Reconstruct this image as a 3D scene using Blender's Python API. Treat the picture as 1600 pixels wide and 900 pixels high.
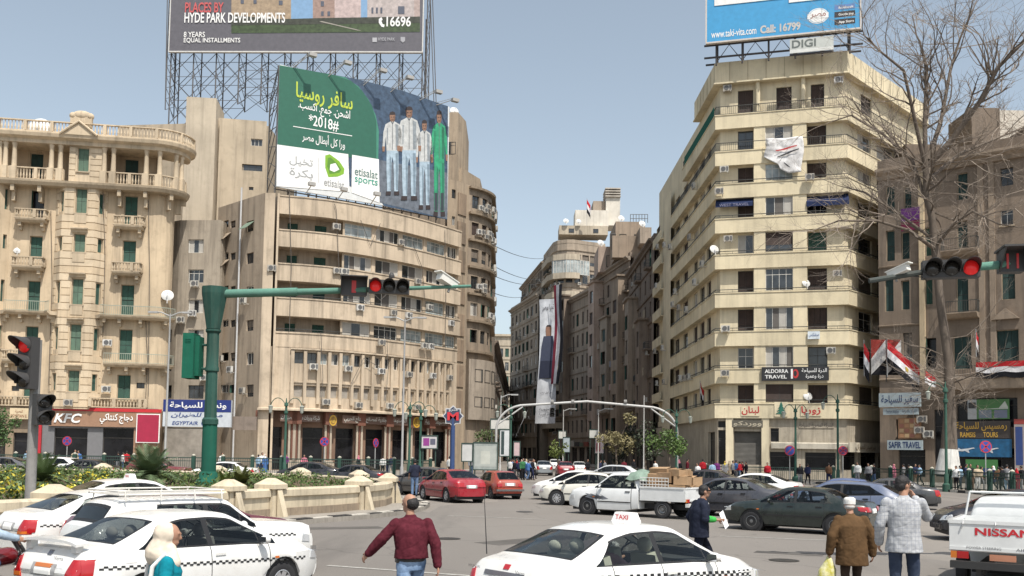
import bpy, math, random
from mathutils import Vector, Matrix, noise
from mathutils.bvhtree import BVHTree
R = math.radians
rnd = random.Random(7)
sc = bpy.context.scene
for o in list(bpy.data.objects): bpy.data.objects.remove(o)
COL = sc.collection
# ------------------------------------------------------------------ camera
F, CX, HZ, CH = 1500.0, 800.0, 706.0, 2.3          # focal length in photo pixels, centre column, horizon row, eye height
PITCH, ROLL = math.atan(94 / F), 0.015
PY0 = HZ - 94
fwd = Vector((0, math.cos(PITCH), math.sin(PITCH)))
r0, u0 = Vector((1, 0, 0)), Vector((0, -math.sin(PITCH), math.cos(PITCH)))
rgt = r0 * math.cos(ROLL) + u0 * math.sin(ROLL)
upv = u0 * math.cos(ROLL) - r0 * math.sin(ROLL)
CAM = Vector((0, 0, CH))
cd = bpy.data.cameras.new('camera'); cam = bpy.data.objects.new('camera', cd); COL.objects.link(cam)
cd.sensor_width = 36; cd.lens = 36 * F / 1600; cd.shift_y = (PY0 - 450) / 1600; cd.clip_end = 5000; cd.clip_start = .1
cam.matrix_world = Matrix(((rgt.x, upv.x, -fwd.x, 0), (rgt.y, upv.y, -fwd.y, 0), (rgt.z, upv.z, -fwd.z, CH), (0, 0, 0, 1)))
sc.camera = cam
# ------------------------------------------------------------------ world, sun, exposure
SUN_AZ, SUN_EL = R(27), R(60)        # the sun stands behind the viewer, to the right
w = bpy.data.worlds.new('World'); sc.world = w; w.use_nodes = True
nt = w.node_tree; bg = nt.nodes['Background']
sky = nt.nodes.new('ShaderNodeTexSky'); sky.sky_type = 'NISHITA'; sky.sun_disc = False
sky.sun_elevation = SUN_EL; sky.sun_rotation = R(180) - SUN_AZ
sky.air_density = 1.0; sky.dust_density = 2.2; sky.ozone_density = 1.0; sky.altitude = 20
hs = nt.nodes.new('ShaderNodeHueSaturation'); hs.inputs['Saturation'].default_value = .60; hs.inputs['Hue'].default_value = .485; nt.links.new(sky.outputs[0], hs.inputs['Color'])
nt.links.new(hs.outputs[0], bg.inputs[0]); bg.inputs[1].default_value = .14
sd = bpy.data.lights.new('sun', 'SUN'); sd.energy = 4.3; sd.angle = R(.5); sd.color = (1, .95, .87)
so = bpy.data.objects.new('sun', sd); COL.objects.link(so)
sdir = Vector((math.sin(SUN_AZ) * math.cos(SUN_EL), -math.cos(SUN_AZ) * math.cos(SUN_EL), math.sin(SUN_EL)))
so.rotation_euler = (-sdir).to_track_quat('-Z', 'Y').to_euler()
vs = sc.view_settings; vs.view_transform = 'Standard'; vs.look = 'None'; vs.exposure = .36; vs.gamma = 1
sc.cycles.max_bounces = 6; sc.cycles.transparent_max_bounces = 12; sc.cycles.use_denoising = True
# ------------------------------------------------------------------ photo pixels to places
def ray(px, py): return fwd + rgt * ((px - CX) / F) - upv * ((py - PY0) / F)
def P(px, py, d):
    r = ray(px, py); return CAM + r * (d / r.y)
def G(px, py, z=0.0):
    r = ray(px, py); return CAM + r * ((z - CH) / r.z)
def proj(p):
    v = Vector(p) - CAM; zc = v.dot(fwd)
    return CX + F * v.dot(rgt) / zc, PY0 - F * v.dot(upv) / zc
# ------------------------------------------------------------------ materials
MATS = {}
def _new(name):
    m = bpy.data.materials.new(name); m.use_nodes = True
    n = m.node_tree.nodes; return m, n, m.node_tree.links, n['Principled BSDF']
def _noise(n, l, scale, detail=4, stretch=None, coord='world', rough=.6):
    if coord == 'world': src = n.new('ShaderNodeNewGeometry').outputs['Position']
    else: src = n.new('ShaderNodeTexCoord').outputs['Object']
    if stretch:
        mp = n.new('ShaderNodeMapping'); mp.inputs['Scale'].default_value = stretch; l.new(src, mp.inputs[0]); src = mp.outputs[0]
    t = n.new('ShaderNodeTexNoise'); t.inputs['Scale'].default_value = scale; t.inputs['Detail'].default_value = detail
    t.inputs['Roughness'].default_value = rough
    l.new(src, t.inputs['Vector']); return t.outputs['Fac']
def _ramp(n, l, src, a, b, c0, c1):
    r = n.new('ShaderNodeValToRGB'); r.color_ramp.elements[0].position = a; r.color_ramp.elements[1].position = b
    r.color_ramp.elements[0].color = (*c0, 1); r.color_ramp.elements[1].color = (*c1, 1); l.new(src, r.inputs[0]); return r.outputs[0]
def _mix(n, l, fac, a, b, mode='MIX'):
    m = n.new('ShaderNodeMix'); m.data_type = 'RGBA'; m.blend_type = mode
    for i, s in ((0, fac), (6, a), (7, b)):
        if isinstance(s, (int, float)): m.inputs[i].default_value = s
        elif isinstance(s, tuple): m.inputs[i].default_value = (*s, 1)
        else: l.new(s, m.inputs[i])
    return m.outputs[2]
def _bump(n, l, b, h, s, d=.02):
    bp = n.new('ShaderNodeBump'); bp.inputs['Strength'].default_value = s; bp.inputs['Distance'].default_value = d
    l.new(h, bp.inputs['Height']); l.new(bp.outputs[0], b.inputs['Normal'])
def carpaint(col, rough=.22, dust=(.42, .37, .30), amt=.35):
    """lacquer with a film of street dust, thicker on what faces up"""
    k = ('car', col, rough, amt)
    if k in MATS: return MATS[k]
    m, n, l, b = _new('car_paint'); b.inputs['Coat Weight'].default_value = .7; b.inputs['Coat Roughness'].default_value = .08
    f = _noise(n, l, 3.1, 7, None, 'obj', .7); d = _ramp(n, l, f, .42, .78, (0, 0, 0), (amt, amt, amt)); c = _mix(n, l, d, col, dust); l.new(c, b.inputs['Base Color'])
    r = _ramp(n, l, f, .4, .75, (rough,) * 3, (min(1, rough + .35),) * 3); l.new(r, b.inputs['Roughness']); MATS[k] = m; return m
def flat(col, rough=.6, metal=0, emit=0, coat=0, spec=.5, var=.12):
    """plain paint, metal, plastic, with a slight unevenness"""
    k = ('flat', col, rough, metal, emit, coat, spec, var)
    if k in MATS: return MATS[k]
    m, n, l, b = _new('paint'); b.inputs['Roughness'].default_value = rough; b.inputs['Metallic'].default_value = metal
    b.inputs['Specular IOR Level'].default_value = spec; b.inputs['Coat Weight'].default_value = coat; b.inputs['Coat Roughness'].default_value = .06
    if var and not emit:
        f = _noise(n, l, 2.3, 5); c = _ramp(n, l, f, .3, .75, tuple(x * (1 - var) for x in col), tuple(min(1, x * (1 + var * .6)) for x in col))
        l.new(c, b.inputs['Base Color'])
    else: b.inputs['Base Color'].default_value = (*col, 1)
    if emit: b.inputs['Emission Color'].default_value = (*col, 1); b.inputs['Emission Strength'].default_value = emit
    MATS[k] = m; return m
def plaster(col, dirt=.5, dark=(.10, .085, .07), scale=1.0, streak=1.0):
    """weathered render: blotches, rain streaks, fine grain"""
    k = ('plaster', col, dirt, dark, scale, streak)
    if k in MATS: return MATS[k]
    m, n, l, b = _new('plaster'); b.inputs['Roughness'].default_value = .92; b.inputs['Specular IOR Level'].default_value = .2
    big = _noise(n, l, .22 * scale, 6); c = _ramp(n, l, big, .32, .7, tuple(x * .79 for x in col), tuple(min(1, x * 1.1) for x in col))
    st = _noise(n, l, 1.5 * scale, 6, (1, 1, .06), 'world', .7); s2 = _ramp(n, l, st, .47, .72, (0, 0, 0), (1, 1, 1))
    mm = n.new('ShaderNodeMath'); mm.operation = 'MULTIPLY'; mm.inputs[1].default_value = min(.9, dirt * .95 * streak); l.new(s2, mm.inputs[0])
    c = _mix(n, l, mm.outputs[0], c, dark)
    bl = _noise(n, l, .7 * scale, 8, None, 'world', .72); b2 = _ramp(n, l, bl, .53, .68, (0, 0, 0), (1, 1, 1))
    m2 = n.new('ShaderNodeMath'); m2.operation = 'MULTIPLY'; m2.inputs[1].default_value = min(.8, dirt * .62); l.new(b2, m2.inputs[0])
    c = _mix(n, l, m2.outputs[0], c, tuple(x * .45 for x in col))
    l.new(c, b.inputs['Base Color']); _bump(n, l, b, _noise(n, l, 6, 6), .35, .03)
    MATS[k] = m; return m
def louvre(col, pitch=.09):
    k = ('louvre', col, pitch)
    if k in MATS: return MATS[k]
    m, n, l, b = _new('louvre'); b.inputs['Roughness'].default_value = .7
    f = _noise(n, l, 1.3, 4); c = _ramp(n, l, f, .3, .75, tuple(x * .7 for x in col), tuple(min(1, x * 1.2) for x in col)); l.new(c, b.inputs['Base Color'])
    g = n.new('ShaderNodeNewGeometry'); wv = n.new('ShaderNodeTexWave'); wv.bands_direction = 'Z'; wv.inputs['Scale'].default_value = .314 / pitch
    l.new(g.outputs['Position'], wv.inputs['Vector']); _bump(n, l, b, wv.outputs['Fac'], .9, .03)
    MATS[k] = m; return m
def glassy(col, rough=.08, spec=.7):
    """window pane of a far building: dark room behind, uneven reflection"""
    k = ('glassy', col, rough)
    if k in MATS: return MATS[k]
    m, n, l, b = _new('window_glass'); b.inputs['Roughness'].default_value = rough; b.inputs['Specular IOR Level'].default_value = spec
    f = _noise(n, l, .7, 2); c = _ramp(n, l, f, .35, .7, tuple(x * .5 for x in col), tuple(min(1, x * 1.5) for x in col)); l.new(c, b.inputs['Base Color'])
    _bump(n, l, b, _noise(n, l, .8, 1), .12, .05)
    MATS[k] = m; return m
def cloth(col, col2=None, scale=9, fold=.5, check=None):
    k = ('cloth', col, col2, scale, fold, check)
    if k in MATS: return MATS[k]
    m, n, l, b = _new('cloth'); b.inputs['Roughness'].default_value = .9; b.inputs['Specular IOR Level'].default_value = .15
    f = _noise(n, l, scale, 5, None, 'obj'); c = _ramp(n, l, f, .35, .68, tuple(x * .8 for x in col), col2 or tuple(min(1, x * 1.12) for x in col))
    if check:
        tc = n.new('ShaderNodeTexCoord'); sp = n.new('ShaderNodeSeparateXYZ'); l.new(tc.outputs['Object'], sp.inputs[0])
        for ax in (0, 2):
            a = n.new('ShaderNodeMath'); a.operation = 'MULTIPLY'; a.inputs[1].default_value = 1 / check[1]; l.new(sp.outputs[ax], a.inputs[0])
            fr = n.new('ShaderNodeMath'); fr.operation = 'FRACT'; l.new(a.outputs[0], fr.inputs[0])
            lt = n.new('ShaderNodeMath'); lt.operation = 'LESS_THAN'; lt.inputs[1].default_value = .16; l.new(fr.outputs[0], lt.inputs[0])
            h = n.new('ShaderNodeMath'); h.operation = 'MULTIPLY'; h.inputs[1].default_value = .42; l.new(lt.outputs[0], h.inputs[0])
            c = _mix(n, l, h.outputs[0], c, check[0])
    l.new(c, b.inputs['Base Color'])
    _bump(n, l, b, _noise(n, l, 6, 2, (1, 1, .45), 'obj'), fold, .035)
    MATS[k] = m; return m
def carglass(tint=.55):
    k = ('carglass', tint)
    if k in MATS: return MATS[k]
    m = bpy.data.materials.new('car_glass'); m.use_nodes = True; n = m.node_tree.nodes; l = m.node_tree.links
    n.remove(n['Principled BSDF']); out = n['Material Output']
    tr = n.new('ShaderNodeBsdfTransparent'); tr.inputs[0].default_value = (tint * .95, tint, tint * .97, 1)
    gl = n.new('ShaderNodeBsdfGlossy'); gl.inputs['Roughness'].default_value = .02; gl.inputs[0].default_value = (.9, .95, 1, 1)
    fr = n.new('ShaderNodeFresnel'); fr.inputs[0].default_value = 1.42
    ad = n.new('ShaderNodeMath'); ad.operation = 'MULTIPLY_ADD'; ad.inputs[1].default_value = .75; ad.inputs[2].default_value = .01; l.new(fr.outputs[0], ad.inputs[0])
    mx = n.new('ShaderNodeMixShader'); l.new(ad.outputs[0], mx.inputs[0]); l.new(tr.outputs[0], mx.inputs[1]); l.new(gl.outputs[0], mx.inputs[2]); l.new(mx.outputs[0], out.inputs[0])
    MATS[k] = m; return m
def leafmat(col):
    k = ('leaf', col)
    if k in MATS: return MATS[k]
    m, n, l, b = _new('leaf'); b.inputs['Roughness'].default_value = .6
    f = _noise(n, l, 2.2, 3); c = _ramp(n, l, f, .3, .7, tuple(x * .55 for x in col), tuple(x * 1.5 for x in col)); l.new(c, b.inputs['Base Color'])
    MATS[k] = m; return m
# ------------------------------------------------------------------ mesh building
OFF = {}
class MB:
    def __init__(s, M=None): s.v = []; s.f = []; s.mi = []; s.M = M; s.k = 0
    def add(s, vs, fs):
        b = len(s.v)
        s.v += [s.M @ Vector(p) for p in vs] if s.M else [Vector(p) for p in vs]
        s.f += [tuple(b + i for i in f) for f in fs]; s.mi += [s.k] * len(fs); return s
    def box(s, a, b):
        (x0, y0, z0), (x1, y1, z1) = a, b
        return s.add([(x0, y0, z0), (x1, y0, z0), (x1, y1, z0), (x0, y1, z0), (x0, y0, z1), (x1, y0, z1), (x1, y1, z1), (x0, y1, z1)],
                     [(0, 3, 2, 1), (4, 5, 6, 7), (0, 1, 5, 4), (1, 2, 6, 5), (2, 3, 7, 6), (3, 0, 4, 7)])
    def prism(s, poly, z0, z1, top=1.0):
        n = len(poly); cx = sum(p[0] for p in poly) / n; cy = sum(p[1] for p in poly) / n
        vs = [(x, y, z0) for x, y in poly] + [(cx + (x - cx) * top, cy + (y - cy) * top, z1) for x, y in poly]
        return s.add(vs, [tuple(range(n - 1, -1, -1)), tuple(range(n, 2 * n))] + [(i, (i + 1) % n, n + (i + 1) % n, n + i) for i in range(n)])
    def tube(s, pts, rad, n=8, cap=True):
        pts = [Vector(p) for p in pts]; m = len(pts)
        if not hasattr(rad, '__len__'): rad = [rad] * m
        vs = []; a = None
        for i, p in enumerate(pts):
            t = (pts[min(i + 1, m - 1)] - pts[max(i - 1, 0)])
            if t.length < 1e-9: t = Vector((0, 0, 1))
            t.normalize()
            if a is None: a = t.orthogonal().normalized()
            a = (a - t * a.dot(t))
            a = a.normalized() if a.length > 1e-6 else t.orthogonal().normalized()
            b = t.cross(a)
            vs += [p + (a * math.cos(2 * math.pi * j / n) + b * math.sin(2 * math.pi * j / n)) * rad[i] for j in range(n)]
        fs = [(i * n + j, i * n + (j + 1) % n, (i + 1) * n + (j + 1) % n, (i + 1) * n + j) for i in range(m - 1) for j in range(n)]
        if cap: fs += [tuple(range(n - 1, -1, -1)), tuple(range((m - 1) * n, m * n))]
        return s.add(vs, fs)
    def lathe(s, prof, n=16, c=(0, 0, 0), axis='z', close=False):
        """prof: (radius, height) pairs"""
        vs = []; fs = []; m = len(prof)
        for r_, h in prof:
            for j in range(n):
                a = 2 * math.pi * j / n; x, y = r_ * math.cos(a), r_ * math.sin(a)
                q = (x, y, h) if axis == 'z' else ((x, -h, y) if axis == 'y' else (h, x, y))
                vs.append((c[0] + q[0], c[1] + q[1], c[2] + q[2]))
        mm = m if close else m - 1
        for i in range(mm):
            k = (i + 1) % m
            fs += [(i * n + j, i * n + (j + 1) % n, k * n + (j + 1) % n, k * n + j) for j in range(n)]
        if not close: fs += [tuple(range(n - 1, -1, -1)), tuple(range((m - 1) * n, m * n))]
        return s.add(vs, fs)
    def ell(s, c, r, n=12, m=8, M=None):
        vs = []; c = Vector(c)
        for i in range(m + 1):
            t = math.pi * i / m
            for j in range(n):
                a = 2 * math.pi * j / n
                p = Vector((r[0] * math.sin(t) * math.cos(a), r[1] * math.sin(t) * math.sin(a), -r[2] * math.cos(t)))
                vs.append(c + (M @ p if M else p))
        return s.add(vs, [(i * n + j, i * n + (j + 1) % n, (i + 1) * n + (j + 1) % n, (i + 1) * n + j) for i in range(m) for j in range(n)])
    def mesh(s, name, mats, smooth=False, ang=None):
        me = bpy.data.meshes.new(name); me.from_pydata([tuple(p) for p in s.v], [], s.f)
        if not isinstance(mats, (list, tuple)): mats = [mats]
        for m in mats: me.materials.append(m)
        if len(mats) > 1: me.polygons.foreach_set('material_index', s.mi)
        if smooth:
            me.polygons.foreach_set('use_smooth', [True] * len(me.polygons))
            if ang: me.set_sharp_from_angle(angle=R(ang))
        me.update(); return me
    def build(s, name, mats, parent=None, smooth=False, ang=None, kind=None):
        if parent is not None and OFF.get(parent.name):
            o_ = OFF[parent.name]; s.v = [p - o_ for p in s.v]
        return ob(name, s.mesh(name, mats, smooth, ang), parent, kind=kind)
def ob(name, me, parent=None, loc=None, rz=0, kind=None, scale=None):
    o = bpy.data.objects.new(name, me); COL.objects.link(o)
    if parent is not None:
        o.parent = parent
        if OFF.get(parent.name): OFF[o.name] = OFF[parent.name]
    if loc is not None:
        loc = Vector(loc)
        if parent is not None and OFF.get(parent.name): loc = loc - OFF[parent.name]
        o.location = loc; OFF.pop(o.name, None)
    if rz: o.rotation_euler = (0, 0, rz)
    if scale: o.scale = scale
    if kind: o['kind'] = kind
    return o
def tag(o, label, cat, group=None):
    o['label'] = label; o['category'] = cat
    if group: o['group'] = group
    return o
def thing(name, label, cat, loc=(0, 0, 0), rz=0, group=None, world=False):
    """an Empty at a thing's base; world=True: its parts are given in world coordinates"""
    o = bpy.data.objects.new(name, None); COL.objects.link(o); o.location = loc; o.rotation_euler = (0, 0, rz); o.empty_display_size = .2
    if world: OFF[o.name] = Vector(loc)
    return tag(o, label, cat, group)
def struct(o): o['kind'] = 'structure'; return o
def dup(root, loc, rz, label=None, group=None, scale=None):
    def cp(a, par):
        c = a.copy(); COL.objects.link(c); c.parent = par
        for ch in a.children: cp(ch, c)
        return c
    r = cp(root, None); r.location = loc; r.rotation_euler = (0, 0, rz)
    if label: r['label'] = label
    if group: r['group'] = group
    if scale: r.scale = (scale,) * 3
    return r
# ------------------------------------------------------------------ lettering
AR = {}
for i, (ch, b, n) in enumerate([('ا', 0xFE8D, 2), ('ب', 0xFE8F, 4), ('ت', 0xFE95, 4), ('ث', 0xFE99, 4), ('ج', 0xFE9D, 4), ('ح', 0xFEA1, 4), ('خ', 0xFEA5, 4), ('د', 0xFEA9, 2),
    ('ذ', 0xFEAB, 2), ('ر', 0xFEAD, 2), ('ز', 0xFEAF, 2), ('س', 0xFEB1, 4), ('ش', 0xFEB5, 4), ('ص', 0xFEB9, 4), ('ض', 0xFEBD, 4), ('ط', 0xFEC1, 4), ('ظ', 0xFEC5, 4), ('ع', 0xFEC9, 4),
    ('غ', 0xFECD, 4), ('ف', 0xFED1, 4), ('ق', 0xFED5, 4), ('ك', 0xFED9, 4), ('ل', 0xFEDD, 4), ('م', 0xFEE1, 4), ('ن', 0xFEE5, 4), ('ه', 0xFEE9, 4), ('و', 0xFEED, 2), ('ى', 0xFEEF, 2),
    ('ي', 0xFEF1, 4), ('ة', 0xFE93, 2), ('أ', 0xFE83, 2), ('إ', 0xFE87, 2), ('ء', 0xFE80, 1), ('ئ', 0xFE89, 4)]): AR[ch] = (b, n)
def arab(t):
    """Arabic letters joined into their written forms, in visual order"""
    out = []
    def joins(c): return c in AR and AR[c][1] == 4
    i = 0
    while i < len(t):
        c = t[i]
        if c not in AR: out.append(c); i += 1; continue
        prev = i > 0 and joins(t[i - 1])
        if c == 'ل' and i + 1 < len(t) and t[i + 1] == 'ا': out.append(chr(0xFEFB + (1 if prev else 0))); i += 2; continue
        nxt = i + 1 < len(t) and t[i + 1] in AR and AR[t[i + 1]][1] > 1 and AR[c][1] == 4
        b, n = AR[c]
        if n == 1: out.append(chr(b))
        elif n == 2: out.append(chr(b + (1 if prev else 0)))
        else: out.append(chr(b + (3 if prev and nxt else 2 if nxt else 1 if prev else 0)))
        i += 1
    return ''.join(reversed(out))
_tsc = bpy.data.scenes.new('type_setting')
def lettering(txt, x0, z0, x1, z1, y=0.0, bold=0.0, shear=0.0, keep=False, ext=0.0):
    """mesh of a line of writing filling the box x0..x1, z0..z1 in the plane y (faces -y)"""
    if any(c in AR for c in txt): txt = arab(txt)
    cu = bpy.data.curves.new('txt', 'FONT'); cu.body = txt; cu.offset = bold; cu.shear = shear; cu.fill_mode = 'FRONT' if not ext else 'BOTH'; cu.resolution_u = 3
    o = bpy.data.objects.new('txt', cu); _tsc.collection.objects.link(o); _tsc.view_layers[0].update()
    me = bpy.data.meshes.new_from_object(o.evaluated_get(_tsc.view_layers[0].depsgraph))
    vs = [v.co.copy() for v in me.vertices]; fs = [tuple(p.vertices) for p in me.polygons]
    bpy.data.objects.remove(o); bpy.data.curves.remove(cu); bpy.data.meshes.remove(me)
    mb = MB()
    if not vs: return mb
    a, b = min(v.x for v in vs), max(v.x for v in vs); c, d = min(v.y for v in vs), max(v.y for v in vs)
    sx = (x1 - x0) / max(b - a, 1e-6); sz = (z1 - z0) / max(d - c, 1e-6)
    if keep: sx = sz = min(sx, sz)
    mb.add([(x0 + (v.x - a) * sx, y, z0 + (v.y - c) * sz) for v in vs], fs)
    return mb
# ------------------------------------------------------------------ ground
def asphalt():
    m, n, l, b = _new('asphalt'); b.inputs['Roughness'].default_value = .85; b.inputs['Specular IOR Level'].default_value = .25
    big = _noise(n, l, .06, 5, (1, .5, 1)); c = _ramp(n, l, big, .3, .72, (.178, .163, .146), (.240, .220, .196))
    st = _noise(n, l, .35, 6, (1.6, .22, 1)); s = _ramp(n, l, st, .55, .74, (0, 0, 0), (.55, .55, .55)); c = _mix(n, l, s, c, (.10, .093, .085))
    gr = _noise(n, l, 40, 3); g = _ramp(n, l, gr, .3, .7, (.78, .78, .78), (1.12, 1.12, 1.12)); c = _mix(n, l, 1.0, c, g, 'MULTIPLY')
    v = n.new('ShaderNodeTexVoronoi'); v.feature = 'DISTANCE_TO_EDGE'; v.inputs['Scale'].default_value = .16
    geo = n.new('ShaderNodeNewGeometry'); nz = n.new('ShaderNodeTexNoise'); nz.inputs['Scale'].default_value = .8
    ad = n.new('ShaderNodeMixRGB'); ad.blend_type = 'ADD'; ad.inputs[0].default_value = 1.2; l.new(geo.outputs['Position'], nz.inputs['Vector']); l.new(geo.outputs['Position'], ad.inputs[1]); l.new(nz.outputs['Color'], ad.inputs[2]); l.new(ad.outputs[0], v.inputs['Vector'])
    cr = _ramp(n, l, v.outputs['Distance'], .0, .006, (.35, .35, .35), (0, 0, 0)); c = _mix(n, l, cr, c, (.06, .055, .05))
    vp = n.new('ShaderNodeTexVoronoi'); vp.feature = 'F1'; vp.inputs['Scale'].default_value = .11; mpv = n.new('ShaderNodeMapping'); mpv.inputs['Scale'].default_value = (1, .35, 1); l.new(geo.outputs['Position'], mpv.inputs[0]); l.new(mpv.outputs[0], vp.inputs['Vector'])
    sepc = n.new('ShaderNodeSeparateColor'); l.new(vp.outputs['Color'], sepc.inputs[0]); pt = _ramp(n, l, sepc.outputs[0], .25, .85, (.86, .86, .87), (1.07, 1.06, 1.05)); c = _mix(n, l, 1.0, c, pt, 'MULTIPLY')
    oil = _noise(n, l, 1.3, 3); ol = _ramp(n, l, oil, .66, .74, (0, 0, 0), (.5, .5, .5)); c = _mix(n, l, ol, c, (.07, .065, .06))
    l.new(c, b.inputs['Base Color']); _bump(n, l, b, gr, .5, .01); return m
ASPH = asphalt()
g = MB(); g.add([(-1500, -300, 0), (1500, -300, 0), (1500, 3000, 0), (-1500, 3000, 0)], [(0, 1, 2, 3)])
struct(g.build('road', ASPH))
PAVE = plaster((.30, .275, .24), .5, scale=3); KW = plaster((.52, .49, .43), .7, scale=4); KB = plaster((.045, .043, .042), .3, (.2, .19, .17), scale=4)
def kerb_run(parent, pts, z1, z0=0.0, step=1.0, wid=.28):
    """painted kerb stones, black and white in turn, each its own piece"""
    i = 0; run = 0; carry = None
    seg = []
    for a, b in zip(pts, pts[1:]):
        a, b = Vector(a), Vector(b); L_ = (b - a).length; n = max(1, round(L_ / step))
        for k in range(n): seg.append((a.lerp(b, k / n), a.lerp(b, (k + 1) / n)))
    for a, b in seg:
        d = (b - a); ln = d.length; ang = math.atan2(d.y, d.x)
        me = MB().prism([(.012, 0), (ln - .012, 0), (ln - .012, wid), (.012, wid)], 0, z1 - z0 + rnd.uniform(-.01, .01), .97).mesh('kerb_stone', KW if i % 2 else KB)
        ob('kerb_stone', me, parent, (a.x, a.y, z0), ang); i += 1
# worn road paint, patched trenches, a painted shadow streak and manhole covers
RM = plaster((.40, .39, .36), .9, (.16, .15, .135), 6); PATCH_SHADOW = plaster((.105, .098, .09), .5, scale=3)
def strip(name, a, b, w_, mat, z):
    a, b = Vector(a), Vector(b); d = (b - a).normalized(); n_ = Vector((-d.y, d.x)) * w_ / 2; k = max(1, int((b - a).length / 3)); m = MB()
    for i in range(k): p, q = a.lerp(b, i / k), a.lerp(b, (i + .97) / k); m.add([(p.x - n_.x, p.y - n_.y, z), (q.x - n_.x, q.y - n_.y, z), (q.x + n_.x, q.y + n_.y, z), (p.x + n_.x, p.y + n_.y, z)], [(0, 1, 2, 3)])
    return struct(m.build(name, mat))
strip('road_marking', G(512, 884).xy, G(760, 902).xy, .13, RM, .008); strip('road_marking', G(1125, 838).xy, G(1330, 846).xy, .12, RM, .008); strip('road_marking', G(700, 806).xy, G(860, 812).xy, .12, RM, .008)
strip('patch_and_shadow', G(470, 826).xy, G(600, 824).xy, .8, PATCH_SHADOW, .004); strip('patch_and_shadow', G(1180, 862).xy, G(1290, 868).xy, .5, PATCH_SHADOW, .004); strip('patch_and_shadow', G(760, 850).xy, G(900, 838).xy, .9, PATCH_SHADOW, .004)  # the first strip paints a cast shadow streak onto the road
for i, (px, py) in enumerate(((700, 842), (1225, 876), (820, 800))):
    p = G(px, py); tag(MB().lathe([(.33, .002), (.33, .012), (.28, .012), (.27, .008), (.01, .008)], 20, (p.x, p.y, 0)).build('manhole_cover', flat((.06, .055, .05), .5, .6)), ('round iron manhole cover right of the maroon sweater man', 'round iron manhole cover left of the old man in brown', 'round iron manhole cover in the road below the red saloon')[i], 'manhole cover')
# pavements along the buildings
pv = MB().prism([(12.5, 84.5), (27.6, 80.6), (30, 70), (30.6, 57), (31, 30), (70, 30), (70, 140), (14.2, 240), (13.2, 240)], -.2, .15).build('pavement', PAVE); struct(pv)
kerb_run(pv, [(12.4, 110), (12.4, 84.4), (27.5, 80.4), (29.9, 70), (30.5, 57), (30.9, 38)], .17)
pl = MB().prism([(-120, 70), (-30, 72), (-9, 74), (-5.5, 79), (-4.6, 110), (-4.6, 240), (-120, 240)], -.2, .15).build('pavement', PAVE); struct(pl)
kerb_run(pl, [(-40, 71.7), (-30, 72), (-9, 74), (-5.5, 79), (-4.6, 110)], .17)
# ------------------------------------------------------------------ vehicles
def lerp_pts(pts, x):
    if x <= pts[0][0]: return pts[0][1]
    for (a, za), (b, zb) in zip(pts, pts[1:]):
        if x <= b: return za + (zb - za) * (x - a) / (b - a)
    return pts[-1][1]
def smooth_pts(pts, x, h): return sum(lerp_pts(pts, x + h * k) for k in (-1, -.5, 0, .5, 1)) / 5
WHEELS = {}
def wheel_meshes(rad, style):
    k = (rad, style)
    if k in WHEELS: return WHEELS[k]
    rr = rad * (.64 if style != 'steel' else .60); wd = .095
    t = MB().lathe([(rr - .01, wd * .8), (rad - .05, wd), (rad - .012, wd * .88), (rad, wd * .55), (rad, -wd * .55), (rad - .012, -wd * .88), (rad - .05, -wd), (rr - .01, -wd * .8)], 28, axis='y', close=True)
    tm = t.mesh('tyre', flat((.022, .022, .024), .85), True, 40)
    r = MB().lathe([(rr, wd * .8), (rr - .018, wd * .86), (rr - .03, wd * .45)], 28, axis='y'); r.f.pop(); r.mi.pop(); r.f.pop(); r.mi.pop(); r.k = 1; r.lathe([(rr - .02, .0), (.02, .0)], 20, axis='y'); r.k = 0
    if style == 'steel':
        r.lathe([(rr * .8, .02), (rr * .7, .05), (rr * .36, .03), (rr * .3, .065), (.012, .07)], 20, axis='y')
    else:
        ns = {'five': 5, 'ten': 10, 'cover': 7}[style]
        for i in range(ns):
            a = 2 * math.pi * i / ns; hw = {5: .05, 10: .022, 7: .045}[ns]
            c, s_ = math.cos(a), math.sin(a)
            def q(rd, t_, y): return (rd * c - t_ * s_, -y, rd * s_ + t_ * c)
            r.add([q(.03, -hw * .8, .07), q(.03, hw * .8, .07), q(rr - .02, hw, .075), q(rr - .02, -hw, .075), q(.03, -hw * .8, .03), q(.03, hw * .8, .03), q(rr - .02, hw, .03), q(rr - .02, -hw, .03)],
                  [(0, 3, 2, 1), (0, 1, 5, 4), (1, 2, 6, 5), (3, 0, 4, 7)])
        r.lathe([(.062, .03), (.06, .078), (.03, .085), (.005, .086)], 14, axis='y')
    rm = r.mesh('rim', [flat((.50, .50, .51) if style != 'steel' else (.2, .2, .2), .35, .6), flat((.025, .025, .026), .7)], True, 35)
    WHEELS[k] = (tm, rm); return WHEELS[k]
def add_wheel(t, x, y, rad, style):
    tm, rm = wheel_meshes(rad, style)
    h = ob('wheel', tm, t, (x, y, rad)); h.rotation_euler = (0, rnd.random() * 6, math.pi if y > 0 else 0)
    # local -y of the wheel is its outer face
    ob('rim', rm, h)
    return h
VERNA = dict(L=4.23, W=1.68, H=1.40, top=[(-2.115, .60), (-2.07, .92), (-2.0, .985), (-1.58, 1.03), (-.86, 1.335), (-.5, 1.395), (.0, 1.40), (.36, 1.365), (1.12, .985), (1.7, .875), (1.98, .76), (2.08, .64), (2.115, .5)],
    belt=[(-2.115, .86), (-1.5, .955), (.5, .90), (1.15, .86), (2.115, .68)], rw=(-1.56, -.90), ws=(.38, 1.10), doors=(-1.02, -.14, .94), side=(-1.28, -.92, -.16, .80), wr=.56, axle=(-1.22, 1.22), wrad=.29)
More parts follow.
